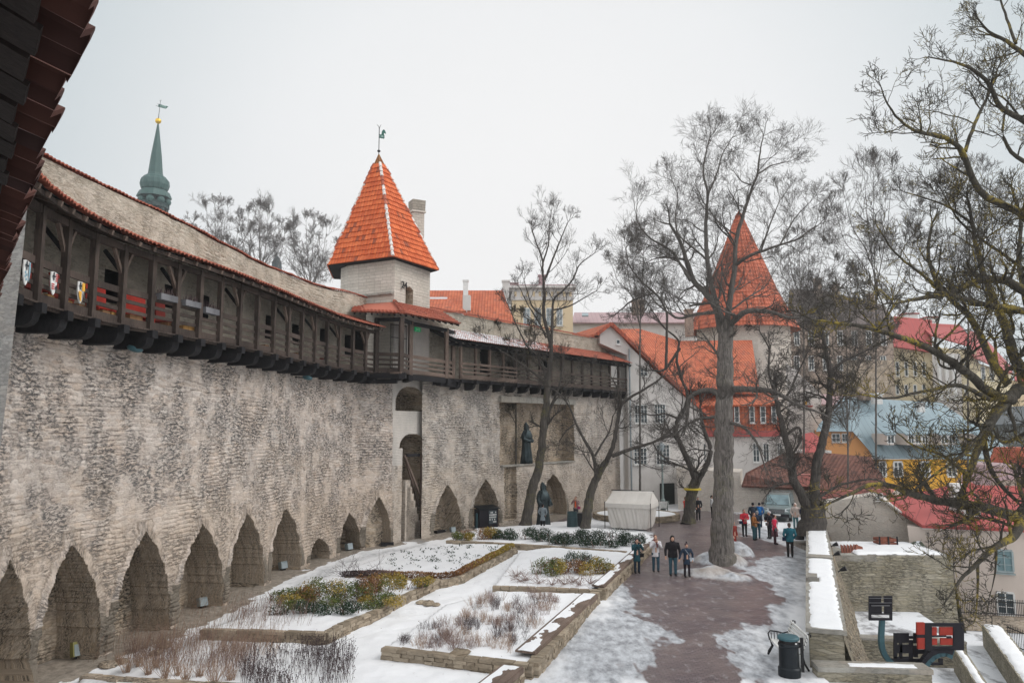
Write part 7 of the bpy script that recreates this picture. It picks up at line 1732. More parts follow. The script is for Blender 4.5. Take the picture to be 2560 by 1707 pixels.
tree('bare_tree', 'forked tree with mossy limbs standing left of the white tent', [
 ([(1462, 1336), (1470, 1270), (1477, 1225), (1497, 1183), (1515, 1155)], 40, 26),
 ([(1490, 1190), (1486, 1141), (1462, 1102), (1439, 1058), (1425, 1015), (1400, 985), (1376, 968)], 15, 4),
 ([(1487, 1140), (1510, 1100), (1525, 1080), (1532, 1040)], 9, 5),
 ([(1513, 1158), (1533, 1118), (1540, 1076), (1552, 1007), (1590, 985), (1619, 968), (1660, 940)], 20, 6),
 ([(1530, 1140), (1580, 1120), (1632, 1107), (1660, 1090), (1690, 1060)], 16, 6), ([(1632, 1107), (1650, 1140), (1690, 1150)], 6, 3), ([(1552, 1007), (1540, 960), (1520, 930), (1480, 920)], 9, 3), ([(1439, 1058), (1415, 1075), (1400, 1100)], 6, 3)
 ], 50, BARK_M, 14, ((5, .68, .64), (5, .64, .66), (4, .6, .7)), rmin=.0055, len1=2.0, per_m=1.1, crown_mat=BARK)
tree('bare_tree', 'thick knotty double stemmed tree with hanging twigs above the parapet and tourists', [
 ([(2030, 1340), (2034, 1300), (2030, 1262)], 90, 84),
 ([(2022, 1275), (2006, 1240), (1982, 1200), (1975, 1135), (1959, 1083), (1945, 1018), (1935, 975)], 40, 14),
 ([(2034, 1275), (2036, 1235), (2040, 1161), (2058, 1096), (2073, 1030), (2076, 929), (2060, 850), (2050, 790)], 42, 10),
 ([(2076, 929), (2110, 900), (2143, 887), (2190, 865)], 14, 5), ([(1945, 1018), (1975, 980), (1995, 930), (2020, 880)], 12, 4),
 ([(1962, 1090), (2000, 1060), (2005, 1100), (1985, 1130)], 12, 8), ([(1935, 975), (1920, 930), (1925, 870), (1900, 830)], 12, 4), ([(2060, 850), (2010, 820), (1960, 790)], 9, 3), ([(2050, 790), (2080, 740), (2120, 700)], 8, 3),
 ([(2034, 1250), (2100, 1210), (2180, 1195), (2240, 1215)], 12, 4)
 ], 43.5, BARK, 15, ((5, .8, .6), (5, .75, .62), (4, .7, .65), (2, .6, .7)), rmin=.008, up=.0, droop=(.03, -.03, -.08, -.14), len1=2.0, per_m=1.6, wander=.2)
S5 = ((4, .85, .62), (4, .8, .66), (3, .75, .68), (2, .65, .7))
tree('bare_tree', 'huge near tree with thick dark limbs and yellow lichen filling the right side', [
 ([(2720, 1700, -1), (2700, 1400, -.5), (2660, 1150), (2630, 1000), (2610, 900)], 150, 110),
 ([(2620, 1340, -.5), (2552, 1292, -1), (2533, 1289, -1.2), (2462, 1267, -1.6), (2373, 1257, -2), (2284, 1239, -2.4), (2231, 1214, -2.8), (2199, 1203, -3), (2142, 1225, -3.2), (2089, 1253, -3.4), (2060, 1267, -3.6)], 46, 5),
 ([(2552, 1292, -1), (2545, 1330, -1.4), (2533, 1345, -1.8), (2490, 1363, -2.2), (2444, 1406, -2.6), (2391, 1459, -3), (2373, 1491, -3.2)], 34, 5),
 ([(2444, 1406, -2.6), (2448, 1460, -2.6), (2440, 1530, -2.5)], 10, 3), ([(2490, 1363, -2.2), (2500, 1420, -2), (2480, 1470, -2)], 9, 3),
 ([(2600, 960), (2558, 965), (2510, 1005, -.5), (2478, 1046, -.8), (2459, 1094, -1), (2440, 1133, -1.2), (2421, 1187, -1.5), (2400, 1240, -1.6)], 50, 14),
 ([(2478, 1046, -.8), (2430, 1120, -1.5), (2330, 1190, -2.5), (2260, 1245, -3)], 14, 4), ([(2459, 1094, -1), (2470, 1180, -1), (2540, 1250, -1)], 20, 12),
 ([(2530, 1000, -.4), (2478, 985, -1), (2430, 941, -1.6), (2351, 884, -2.2), (2287, 855, -2.6), (2239, 839, -3), (2159, 814, -3.4), (2096, 811, -4), (2020, 795, -4.4)], 36, 5),
 ([(2520, 960), (2490, 925), (2460, 860), (2428, 790), (2349, 727, .5), (2329, 680, .5), (2317, 640, .6), (2330, 560, 1)], 30, 8),
 ([(2600, 580, 1), (2560, 536, .5), (2458, 491), (2427, 446, -.4), (2413, 379, -.6), (2369, 344, -1), (2288, 330, -1.5), (2244, 299, -2), (2212, 254, -2.4), (2203, 219, -2.4)], 34, 4),
 ([(2600, 320, 1), (2560, 303, 1), (2494, 268, .5), (2480, 214), (2436, 174), (2391, 156, -.4), (2320, 143, -.8)], 26, 4),
 ([(2600, 165, 1), (2560, 138, 1), (2516, 98, .7), (2471, 85, .5), (2440, 40)], 22, 5), ([(2540, 110, .8), (2525, 67, 1), (2500, 0, 1.4), (2490, -60, 1.6)], 12, 5),
 ([(2610, 745), (2560, 734), (2524, 699, .4), (2447, 699), (2364, 737, -.5), (2317, 740, -1), (2269, 753, -1.4), (2210, 760, -2)], 38, 5),
 ([(2610, 790), (2540, 772), (2492, 766, -.4), (2412, 750, -1), (2370, 735, -1.2)], 28, 14),
 ([(2600, 960), (2540, 919), (2518, 823, .4), (2498, 779, .8), (2460, 689, 1.2), (2444, 626, 1.6), (2430, 560, 2), (2420, 500, 2)], 44, 9),
 ([(2600, 880), (2565, 760, 1), (2545, 650, 1.6), (2555, 560, 2), (2530, 470, 2.4)], 30, 8),
 ([(2413, 379, -.6), (2440, 300, -.4), (2470, 240, .3), (2500, 160, 1)], 14, 6), ([(2430, 560, 2), (2380, 520, 1.6), (2330, 500, 1.2), (2260, 480, 1)], 12, 4), ([(2349, 727, .5), (2300, 680, 0), (2240, 640, -.6), (2190, 560, -1)], 13, 4),
 ([(2420, 1187, -1.5), (2350, 1130, -2), (2290, 1120, -2.4), (2240, 1080, -2.8)], 14, 4), ([(2478, 1000, -1), (2400, 960, -2), (2320, 975, -2.6), (2220, 1000, -3.2), (2150, 985, -3.6)], 18, 4), ([(2600, 1060), (2500, 1120, 1), (2480, 1060, 1.5)], 16, 8),
 ([(2550, 1290, -1), (2620, 1200, 0)], 40, 50), ([(2600, 700, 1.5), (2470, 610, 2), (2400, 560, 2.2), (2350, 470, 2.4)], 16, 4), ([(2600, 420, 2), (2540, 400, 2), (2500, 340, 2), (2520, 250, 2)], 20, 5)
 ], 19.5, BARK_L, 16, S5, rmin=.0055, up=.08, len1=1.15, per_m=2.4, wander=.22, crown_mat=BARK_LT)
# finer trees behind
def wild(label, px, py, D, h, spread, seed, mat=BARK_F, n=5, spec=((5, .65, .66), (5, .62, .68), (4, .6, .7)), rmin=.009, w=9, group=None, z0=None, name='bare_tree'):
    rng = random.Random(seed); top = py - h; q_ = at(px, py, D); y_g = proj((q_.x, q_.y, -3.5 if px > 1900 else -.2))[1]; lm = [([(px, y_g), (px, py), (px + rng.uniform(-6, 6), py - h * .35)], w, w * .6)]
    for i in range(n):
        a = (i + .5) / n * 2 - 1 + rng.uniform(-.12, .12); x0 = px; y0 = py - h * rng.uniform(.02, .38); x3 = px + a * spread; y3 = top + h * (-.04 + .36 * abs(a) ** 2) ; dz = rng.uniform(-3, 3) * D / 60
        lm.append(([(px + (x0 - px), y0), (px + a * spread * .35, y0 - h * .16, dz * .4), (px + a * spread * .75, (y0 + y3) / 2, dz * .8), (x3, y3 + h * .08, dz)], w * .5, w * .12))
    return tree(name, label, lm, D, mat, seed, spec, rmin=rmin, len1=h * D / FPX * .2, per_m=6.5 / (h * D / FPX) * 1.1 + .25, up=.09, wander=.17, group=group)
G_ = 'bare trees beyond the town wall'
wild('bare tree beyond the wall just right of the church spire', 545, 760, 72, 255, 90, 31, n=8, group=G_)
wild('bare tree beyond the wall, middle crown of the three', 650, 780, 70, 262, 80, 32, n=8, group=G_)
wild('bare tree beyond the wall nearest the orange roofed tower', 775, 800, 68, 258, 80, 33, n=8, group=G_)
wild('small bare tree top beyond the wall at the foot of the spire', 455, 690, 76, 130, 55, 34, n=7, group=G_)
G2 = 'fine twigged trees in the background right'
wild('fine twigged tree behind the near tree, under its upper left limbs', 2190, 860, 60, 460, 130, 35, BARK_TW, n=7, rmin=.009, group=G2)
wild('fine twigged tree between the cone tower and the brown building', 2010, 880, 64, 300, 95, 36, BARK_TW, n=6, rmin=.009, group=G2)
wild('fine twigged tree far right behind the lichen covered limbs', 2420, 900, 58, 480, 130, 37, BARK_TW, n=7, rmin=.008, group=G2)
wild('fine twigged tree left of the cone tower', 1600, 860, 66, 290, 85, 38, BARK_TW, n=6, rmin=.009, group=G2)
wild('wide low bare tree in front of the brown building and blue roof', 2120, 1120, 58, 440, 150, 39, BARK_TW, n=7, rmin=.009, group=G2)
wild('small bare tree in front of the gallery wall left of the monk tree', 1290, 1010, 56, 230, 60, 40, BARK_M, n=4, rmin=.012, w=9, group=G2)
wild('thin shrub of bare twigs by the peach house corner', 2385, 1420, 41, 120, 70, 41, BARK, n=7, rmin=.006, w=5, group=G2, name='bare_shrub')
# ------------------------------------------------------------ beds: shrubs, hedges, dry stems
def leaves(mb, P, size, rng, N=None, mi=0):
    n = len(P); a = unit(rng.normal(0, 1, (n, 3))); b = unit(np.cross(a, rng.normal(0, 1, (n, 3)))); s = size * rng.uniform(.6, 1.35, (n, 1))
    V = np.stack([P - a * s, P + b * s * .45, P + a * s, P - b * s * .45], 1).reshape(-1, 3); F = np.arange(n * 4).reshape(n, 4); mb.blocks.append((V, F, mi, RNG.random(n), None))
def shrub(name, label, px, py, w, h, mats, n=900, leaf=.05, seed=1, group=None, z0=None, lobes=6, dens=1.0, stems=True, cat='shrub', flatt=.6):
    rng = np.random.default_rng(seed); g = gd(px, py, BZ); z = gh(g.x, g.y); t = thing(name, label, cat, (g.x, g.y, z), group=group); mb = MB()
    for k in range(lobes):
        c = np.array([g.x + rng.uniform(-.5, .5) * w, g.y + rng.uniform(-.5, .5) * w * flatt, z + h * rng.uniform(.25, .62)]); r = np.array([w * rng.uniform(.16, .3), w * flatt * rng.uniform(.2, .36), h * rng.uniform(.3, .45)])
        m_ = int(n / lobes); d = unit(rng.normal(0, 1, (m_, 3))); rad = rng.uniform(.55, 1.12, (m_, 1)) ; P = c + d * r * rad; P[:, 2] = np.maximum(P[:, 2], z + .02); leaves(mb, P, leaf, rng, mi=int(rng.integers(0, len(mats))))
    mb.build('foliage', mats, t, uvw=False)
    if stems:
        sm_ = MB(); k = 14; P = np.stack([g.x + rng.uniform(-.35, .35, k) * w, g.y + rng.uniform(-.35, .35, k) * w * flatt, np.full(k, z)], 1); D_ = unit(rng.normal(0, .35, (k, 3)) + [0, 0, 1]); pts, rad = grow(rng, P, D_, np.full(k, h * .8), np.full(k, .012), 3, .2, .1, .5); tubes_np(sm_, pts, rad, 4); sm_.build('stems', L_DRY, t, uvw=False)
    return t
GB = 'golden and green shrubs in the bed by the wall'; i = 0
for (px, py, w, h, mt, lb) in ((700, 1510, 1.5, .62, [L_GREEN, L_GOLD], 'low green gold shrub at the left end of the wallside shrub row'), (760, 1508, 1.6, .8, [L_GOLD, L_RUST, L_GREEN], 'rusty gold shrub second from the left in the wallside row'), (822, 1505, 1.6, 1.05, [L_GREEN, L_GREEN, L_GOLD], 'tall green shrub in the middle of the wallside row'), (872, 1502, 1.4, .9, [L_YEW, L_GREEN], 'dark green shrub right of the middle of the wallside row'), (925, 1495, 1.5, 1.05, [L_GOLD, L_GREEN, L_RUST], 'tall golden shrub near the right end of the wallside row'), (975, 1480, 1.6, .95, [L_GOLD, L_RUST], 'bright golden shrub at the right of the wallside row'), (1030, 1470, 1.3, .55, [L_GREEN, L_GOLD], 'small mixed shrub at the right tip of the wallside bed'), (740, 1528, 1.6, .5, [L_GREEN, L_YEW], 'low dark shrub in front of the wallside row, left'), (860, 1528, 1.7, .55, [L_YEW, L_GREEN], 'low dark shrub in front of the wallside row, right'), (950, 1512, 1.4, .5, [L_GREEN, L_GOLD], 'low golden green shrub by the stone edging')):
    i += 1; shrub('evergreen_shrub', lb, px, py, w, h, mt, 2600, .036, 50 + i, GB)
GY_N = 'dark yews along the back bed'
for k, (px, py, w, h, lb) in enumerate(((1265, 1345, 1.5, .6, 'first dark yew beside the golden shrubs'), (1325, 1345, 1.7, .75, 'dark yew at the foot of the slender leaning tree'), (1372, 1352, 1.7, .7, 'dark yew in front of the grey coated person'), (1425, 1354, 1.8, .75, 'dark yew in front of the teal drum'), (1480, 1358, 1.8, .85, 'dark yew beneath the forked mossy tree'), (1530, 1360, 1.9, .95, 'tallest dark yew in front of the tent'), (1580, 1362, 1.3, .7, 'last dark yew at the bench end'), (1400, 1360, 1.8, .5, 'low yew spreading over the edging, middle'), (1500, 1368, 1.8, .5, 'low yew spreading over the edging, right'))):
    shrub('yew_shrub', lb, px, py, w, h, [L_YEW], 2600, .038, 80 + k, GY_N)
for k, (px, py, w, h, mt, lb) in enumerate(((1150, 1348, 1.3, .55, [L_GOLD, L_GREEN], 'small gold green shrub at the left end of the back bed'), (1195, 1345, 1.7, .75, [L_GOLD, L_RUST], 'bright golden shrub left of the yews'), (1240, 1345, 1.4, .6, [L_GREEN, L_GOLD], 'yellow green shrub touching the first yew'))):
    shrub('golden_shrub', lb, px, py, w, h, mt, 2400, .038, 100 + k, 'golden shrubs in the back bed')
for k, (px, py, w, h, mt, lb) in enumerate(((1355, 1435, 1.7, .8, [L_GOLD, L_GREEN, L_RUST], 'golden half of the round bush group by the far bench'), (1415, 1428, 1.4, .75, [L_RUST, L_GREEN], 'reddish green bush in the middle of the round group'), (1462, 1425, 1.6, .95, [L_YEW, L_GREEN], 'dark green bush in the round group'), (1500, 1432, 1.5, .75, [L_GREEN, L_GOLD], 'yellow green bush at the right of the round group'))):
    shrub('evergreen_shrub', lb, px, py, w, h, mt, 2800, .036, 110 + k, 'round bush group by the far bench')
# clipped hedge on the edging of bed C
def hedge(name, label, pts, h, w, mats, n, seed, mixf=None, cat='hedge', leaf=.045):
    rng = np.random.default_rng(seed); P = np.array(PX(pts, BZ)); L = np.concatenate([[0], np.cumsum(np.hypot(*np.diff(P, axis=0).T))]); s = rng.uniform(0, L[-1], n); x = np.interp(s, L, P[:, 0]); y = np.interp(s, L, P[:, 1])
    t = thing(name, label, cat, (P[0][0], P[0][1], 0)); a = rng.uniform(0, 2 * math.pi, n); r = rng.uniform(.6, 1.05, n); Z = BZ - .05 + h * (.5 + .5 * np.sin(a) * r) * (.85 + .3 * fbm(s * 1.3, s * 0, 2)); X = x + np.cos(a) * r * w / 2; Q = np.stack([X, y + np.cos(a + 1) * r * w / 2, Z], 1)
    mi = (rng.random(n) + (s / L[-1] if mixf is None else mixf(s / L[-1]))) ; mb = MB(); sel = mi > 1.0; leaves(mb, Q[sel], leaf, rng, mi=0); leaves(mb, Q[~sel], leaf, rng, mi=1); mb.build('foliage', mats, t, uvw=False); return t
hedge('clipped_hedge', 'narrow clipped hedge turning from rust red to yellow green along the snowy bed', [(960, 1440), (1098, 1446), (1140, 1440), (1215, 1402), (1280, 1368)], .34, .36, [L_GOLD, L_RUST], 9000, 3, lambda u: np.clip((u - .35) * 2.2, 0, 1), leaf=.042)
hedge('dry_hedge', 'dark twiggy dry hedge strip behind the golden shrubs', [(862, 1440), (920, 1440), (985, 1442)], .36, .5, [L_DRY, L_DARKD], 3000, 4, leaf=.04)
# arching brambles
def stemclump(mb, c, n, h, spread, rng, r=.006, k=3, tips=0, tipmb=None, lean=(0, 0), kids=0, up=.05, wander=.12):
    P = np.stack([c[0] + rng.normal(0, .05, n), c[1] + rng.normal(0, .05, n), np.full(n, c[2])], 1); D_ = unit(np.stack([rng.normal(lean[0], spread, n), rng.normal(lean[1], spread, n), np.ones(n)], 1)); L = h * rng.uniform(.6, 1.15, n); pts, rad = grow(rng, P, D_, L, np.full(n, r), k, wander, up, .6); tubes_np(mb, pts, rad, 3)
    if kids:
        p2, d2, l2, r2 = kidsof(rng, pts, rad, kids, .5, .35, t0=.4, L=L); q, rd = grow(rng, p2, d2, l2, np.maximum(r2, r * .6), 2, .15, .1, .7); tubes_np(mb, q, rd, 3); pts_t = q[:, -1]
    else: pts_t = pts[:, -1]
    if tips and tipmb is not None: leaves(tipmb, pts_t + rng.normal(0, .004, pts_t.shape), tips, rng); leaves(tipmb, pts_t, tips, rng)
t = thing('bramble', 'arching dark bare brambles over the dry hedge behind the golden shrubs', 'shrub', tuple(gd(900, 1440, BZ))); mb = MB(); rng = np.random.default_rng(9)
for px in (860, 880, 905, 930, 955): g = gd(px, 1442, BZ); stemclump(mb, (g.x, g.y, BZ), 12, 1.0, .8, rng, .007, 5, up=-.16, kids=3)
mb.build('stems', L_DARKD, t, uvw=False)
t = thing('bramble', 'low tangle of dark bare twigs left of and below the round bush group', 'shrub', tuple(gd(1310, 1450, BZ))); mb = MB()
for px, py in ((1290, 1440), (1315, 1450), (1345, 1458), (1380, 1462), (1410, 1460), (1450, 1462), (1475, 1458), (1430, 1455), (1300, 1452)): g = gd(px, py, BZ); stemclump(mb, (g.x, g.y, BZ), 26, .5, 1.1, rng, .007, 4, up=-.1, kids=3)
mb.build('stems', L_DRY, t, uvw=False)
# dry feathery clumps in the near right bed
cl = ((1218, 1500, 1.0), (1195, 1510, .9), (1235, 1515, 1.0), (1265, 1520, .6), (1350, 1492, .95), (1335, 1510, 1.0), (1320, 1528, 1.0), (1370, 1495, .7), (1300, 1545, .9), (1150, 1548, .8), (1130, 1560, .8), (1175, 1570, .9), (1110, 1582, .7), (1210, 1545, .8), (1075, 1570, .6), (1150, 1590, .9), (1135, 1600, .9), (1245, 1590, .9), (1265, 1572, .9), (1225, 1608, .9), (1290, 1575, .8), (1330, 1560, .7), (1060, 1590, .5), (1010, 1602, .6), (1085, 1610, .7), (1045, 1612, .6), (1180, 1560, .7), (1355, 1520, .8), (1385, 1505, .6), (1290, 1600, .6), (1160, 1612, .8), (1255, 1612, .8), (1105, 1600, .7), (1240, 1555, .6), (1275, 1548, .6))
rng = np.random.default_rng(12)
for k, (px, py, s) in enumerate(cl):
    g = gd(px, py, BZ); z = gh(g.x, g.y); mb = MB(); red = (k % 3 != 2)
    for q in range(int(5 + 5 * s)): stemclump(mb, (g.x + rng.normal(0, .30 * s), g.y + rng.normal(0, .40 * s), z), 14, .40 * s, .42, rng, .0028, 3, kids=3)
    o = mb.build('dry_grass_clump', L_TAN if red and k % 2 else (L_DRY if red else L_DARKD), None, uvw=False); tag(o, 'feathery dry brown stem clump in the near right snowy bed', 'dry plant', 'dry stem clumps in the near right bed')
# bottom left: fan shaped tussocks and the thicket of dark seed heads
for k, (px, py, s) in enumerate(((318, 1668, .8), (372, 1672, .9), (412, 1683, 1.0), (465, 1692, .9), (535, 1694, 1.0), (345, 1655, .6), (445, 1672, .6), (500, 1676, .6), (300, 1650, .6), (575, 1685, .7), (395, 1655, .6))):
    g = gd(px, py, .2); z = gh(g.x, g.y); mb = MB(); tm = MB(); stemclump(mb, (g.x, g.y, z), 46, .62 * s, .42, rng, .006, 3, wander=.05)
    o = mb.build('grass_tussock', L_TAN, None, uvw=False); tag(o, 'fan shaped dry brown tussock in the snow at the lower left', 'tussock', 'fan shaped tussocks at the lower left')
def thicket(name, label, poly, n, h, mat, tipmat, tip, seed, lean=(0, 0), r=.0035, sp=.2, z=.25, kids=0):
    rng = np.random.default_rng(seed); P = PX(poly, z); xs = [p[0] for p in P]; ys = [p[1] for p in P]; mb = MB(); tm = MB(); c = 0; X = []; 
    while len(X) < n:
        x = rng.uniform(min(xs), max(xs), 400); y = rng.uniform(min(ys), max(ys), 400); ok = inpoly(x, y, P) & (fbm(x * 1.4, y * 1.4, 3) > .40); X += list(zip(x[ok], y[ok]))
    X = np.array(X[:n]); Z = np.array([gh(a, b) for a, b in X]); B_ = np.stack([X[:, 0], X[:, 1], Z], 1); D_ = unit(np.stack([rng.normal(lean[0], sp, n), rng.normal(lean[1], sp, n), np.ones(n)], 1)); L = h * rng.uniform(.55, 1.2, n); pts, rad = grow(rng, B_, D_, L, np.full(n, r), 3, .07, .02, .7); tubes_np(mb, pts, rad, 3); T_ = pts[:, -1]
    if kids: p2, d2, l2, r2 = kidsof(rng, pts, rad, kids, .4, .25, t0=.55, L=L); q, rd = grow(rng, p2, d2, l2, np.maximum(r2, r * .7), 2, .1, .1, .8); tubes_np(mb, q, rd, 3); T_ = np.concatenate([T_, q[:, -1]])
    if tip:
        for _ in range(3): leaves(tm, T_, tip, rng, mi=0)
    if tip: mb.blocks += [(b[0], b[1], 1, b[3], b[4]) for b in tm.blocks]
    o = mb.build(name, [mat, tipmat], None, uvw=False); tag(o, label, 'dry plants', kind='stuff'); return o
thicket('dry_stalks', 'thicket of dark stalks with round seed heads at the bottom of the left bed', [(610, 1640), (700, 1612), (830, 1600), (890, 1625), (880, 1690), (800, 1725), (640, 1740), (600, 1690)], 950, .5, L_DARKD, L_DARKD, .02, 21, r=.0034, kids=2)
thicket('dry_stalks', 'tall tan grass stalks leaning in front of the wallside bed', [(430, 1590), (700, 1595), (690, 1640), (480, 1665), (330, 1640), (330, 1610)], 700, .8, L_TAN, L_DRY, .016, 22, lean=(.18, 0), r=.004)
thicket('dry_stalks', 'reddish dry grass between the tussocks and the dark seed heads', [(300, 1610), (500, 1580), (640, 1600), (640, 1670), (560, 1680), (330, 1650)], 1100, .42, L_DRY, L_DRY, .012, 23, r=.0032, kids=2)
thicket('dry_stalks', 'thin dry stalks sticking out of the snow along the wall path', [(200, 1640), (330, 1560), (500, 1500), (620, 1500), (690, 1560), (500, 1600), (300, 1640)], 380, .75, L_TAN, L_DRY, .018, 24, lean=(.2, 0), r=.0035)
thicket('dry_stalks', 'scattered dark stalks beyond the seed head thicket', [(560, 1540), (760, 1540), (800, 1570), (600, 1575)], 220, .75, L_DRY, L_DARKD, .016, 25, lean=(.15, 0), r=.0035)
# green sprigs poking through the snow in bed C, fallen leaves
mb = MB(); rng = np.random.default_rng(31); P = PX([(960, 1420), (980, 1385), (1110, 1362), (1260, 1362), (1250, 1380), (1150, 1420), (1080, 1430)], BZ)
for _ in range(90):
    x = rng.uniform(min(p[0] for p in P), max(p[0] for p in P)); y = rng.uniform(min(p[1] for p in P), max(p[1] for p in P))
    if not inpoly(np.array([x]), np.array([y]), P)[0]: continue
    z = gh(x, y); k = int(rng.integers(4, 16)); Q = np.stack([x + rng.normal(0, .09, k), y + rng.normal(0, .12, k), z + rng.uniform(.01, .12, k)], 1); leaves(mb, Q, .05, rng)
o = mb.build('green_sprigs', L_YEW, None, uvw=False); tag(o, 'small dark green sprigs poking through the snow of the hedged bed', 'sprigs', kind='stuff')
mb = MB(); Q = []
for _ in range(260):
    g = gd(rng.uniform(250, 1500), rng.uniform(1380, 1700)); 
    if inpoly(np.array([g.x]), np.array([g.y]), GPOLY)[0]: Q.append((g.x, g.y, gh(g.x, g.y) + .012))
leaves(mb, np.array(Q), .022, rng); o = mb.build('fallen_leaves', L_DRY, None, uvw=False); tag(o, 'tiny brown leaves scattered on the garden snow', 'leaves', kind='stuff')
# rubble stones lying about
def rocks(label, spots, mat, r, seed):
    rng = random.Random(seed)
    for (px, py, s) in spots:
        g = gd(px, py); z = gh(g.x, g.y); m = MB(); n = 9; M = Matrix.Rotation(rng.uniform(0, 3), 3, 'Z'); vs = []
        m.ball((g.x, g.y, z + r * s * .15), (r * s * 1.3, r * s, r * s * .42), 9, M=M)
        m.v = [tuple(Vector(p) + Vector((rng.uniform(-1, 1), rng.uniform(-1, 1), rng.uniform(-1, 1))) * r * s * .1) for p in m.v]; o = m.build('loose_stone', mat, None); tag(o, label, 'stone', 'loose stones in the garden snow')
rocks('loose flat brown stone lying in the garden snow', ((1072, 1516, .9), (1055, 1514, .7), (1089, 1518, .6), (1150, 1665, .8)), S_EDGE, .30, 5)
rocks('dark stone near the short edging at the lower left', ((270, 1672, 1.0), (300, 1660, .8), (410, 1618, 1.0), (390, 1640, .8), (770, 1424, .5)), S_BACK, .26, 6)
def plank_thing(label, a, b, w, mat):
    pass
# ------------------------------------------------------------ people
SKIN = flat('skin', (.50, .30, .22), .6, 0, .06); _C = {}
def cm(c, nm='cloth'):
    k = tuple(c)
    if k not in _C: _C[k] = flat(nm, c, .85, 0, .18, 9)
    return _C[k]
def person(label, px, py, h, rz, coat, trou, hem=.80, hair=(.03, .02, .015), hat=None, hood=None, arms='down', walk=0.0, boots=(.012, .012, .014), bag=None, scarf=None, D=None, z0=0.0, wide=1.0, back=None, jeans=False, longhair=False, skirt=None, bobble=None, phone=False, fat=1.0, inner=None):
    g = gd(px, py, z0) if D is None else at(px, py, D); g.z = z0 + max(0, gh(g.x, g.y) * .5) if D is None else z0
    t = thing('person', label, 'person', g, rotz=rz); k = h / 1.75; M0 = MATR[t.name]
    X = lambda x, y, z: M0 @ Vector((x * k, y * k, z * k)); V3 = Vector
    sp = .06 + .19 * walk
    leg = {}
    for s in (-1, 1):
        y = -s * .20 * walk; hip = V3((.095 * s, 0, .92)); knee = V3((.105 * s, y * .55 - .04 * walk, .50)); ank = V3((.10 * s, y, .09 + (.06 * walk if s > 0 else 0))); leg[s] = (hip, knee, ank)
    def armpts(s):
        sh = V3((.205 * s * wide, .0, 1.415))
        if arms == 'down': el = V3((.27 * s * wide, .03, 1.14)); wr = V3((.28 * s * wide, -.06, .89))
        elif arms == 'phone': el = V3((.28 * s, -.16, 1.22)); wr = V3((.08 * s, -.30, 1.52))
        elif arms == 'mouth': el = V3((.26 * s, -.13, 1.18)); wr = V3((.06 * s, -.22, 1.44))
        elif arms == 'front': el = V3((.27 * s, -.06, 1.16)); wr = V3((.08 * s, -.27, 1.14))
        elif arms == 'out': el = V3((.33 * s, .02, 1.18)); wr = V3((.42 * s if s < 0 else .30, -.05, .94))
        elif arms == 'pocket': el = V3((.30 * s, .06, 1.15)); wr = V3((.2 * s, -.10, .95))
        else: el = V3((.27 * s, .03, 1.14)); wr = V3((.28 * s, -.06, .89))
        return sh, el, wr
    # body: one continuous surface with head, face, ears, neck, hands and fingers
    m = MB(); T = lambda pts, r, n=10: m.tube([X(*p) for p in pts], [a * k for a in r], n)
    hd = V3((0, -.02, 1.635)); m.ball(X(*hd), (.078 * k, .092 * k, .115 * k), 16, M=M0.to_3x3()); m.ball(X(0, -.03, 1.585), (.058 * k, .07 * k, .07 * k), 12, M=M0.to_3x3())
    T([(0, -.105, 1.64), (0, -.13, 1.605)], [.012, .018], 6); m.ball(X(0, -.105, 1.57), (.024 * k, .014 * k, .010 * k), 6, M=M0.to_3x3())
    for s in (-1, 1): m.ball(X(.08 * s, -.01, 1.625), (.012 * k, .02 * k, .032 * k), 6, M=M0.to_3x3()); m.ball(X(.03 * s, -.098, 1.655), (.016 * k, .01 * k, .011 * k), 6, M=M0.to_3x3())
    T([(0, .01, 1.55), (0, .015, 1.45)], [.052, .06]); T([(0, .01, 1.46), (0, 0, 1.35), (0, 0, 1.1), (0, 0, .95)], [.08, .13, .12, .13], 12)
    for s in (-1, 1):
        sh, el, wr = armpts(s); d = (wr - el).normalized(); T([(.1 * s, 0, 1.42), tuple(sh), tuple(el), tuple(wr)], [.07, .055, .042, .028]); pa = wr + d * .045; m.tube([X(*wr), X(*pa), X(*(wr + d * .09))], [.028 * k, .036 * k, .028 * k], 8)
        sd = d.cross(V3((0, 1, .3))).normalized()
        for f, (o, l) in enumerate(((-.026, .060), (-.009, .074), (.009, .078), (.026, .066))):
            b = wr + d * .085 + sd * o; c = b + d * l * .55 + V3((0, -.006, 0)); e = b + d * l * .9 + V3((0, -.024, 0)); m.tube([X(*b), X(*c), X(*e)], [.010 * k, .0095 * k, .008 * k], 5)
        b = wr + d * .03 + sd * .03 * (-1 if s > 0 else 1); m.tube([X(*b), X(*(b + d * .035 + sd * .025 * (-1 if s > 0 else 1))), X(*(b + d * .065 + sd * .03 * (-1 if s > 0 else 1)))], [.013 * k, .012 * k, .009 * k], 5)
        hip, kn, an = leg[s]; T([tuple(hip), tuple(kn), tuple(an)], [.085, .058, .04])
    m.ball(X(0, 0, .95), (.15 * k, .11 * k, .11 * k), 10, M=M0.to_3x3())
    bo = m.build('body', SKIN if not phone == 'glove' else SKIN, t, smooth=True); remesh(bo, .011 * k)
    # eyes
    m = MB()
    for s in (-1, 1): m.ball(X(.031 * s, -.108, 1.652), (.011 * k, .006 * k, .007 * k), 6, M=M0.to_3x3())
    m.build('eyes', IRON, t)
    # trousers
    m = MB(); m.ball(X(0, .005, .95), (.165 * k * fat, .125 * k * fat, .13 * k), 12, M=M0.to_3x3())
    for s in (-1, 1):
        hip, kn, an = leg[s]; m.tube([X(*hip), X(*(hip.lerp(kn, .5))), X(*kn), X(*(kn.lerp(an, .5))), X(an.x, an.y, an.z - .02)], [a * k for a in (.105, .09, .07, .066, .06)], 10)
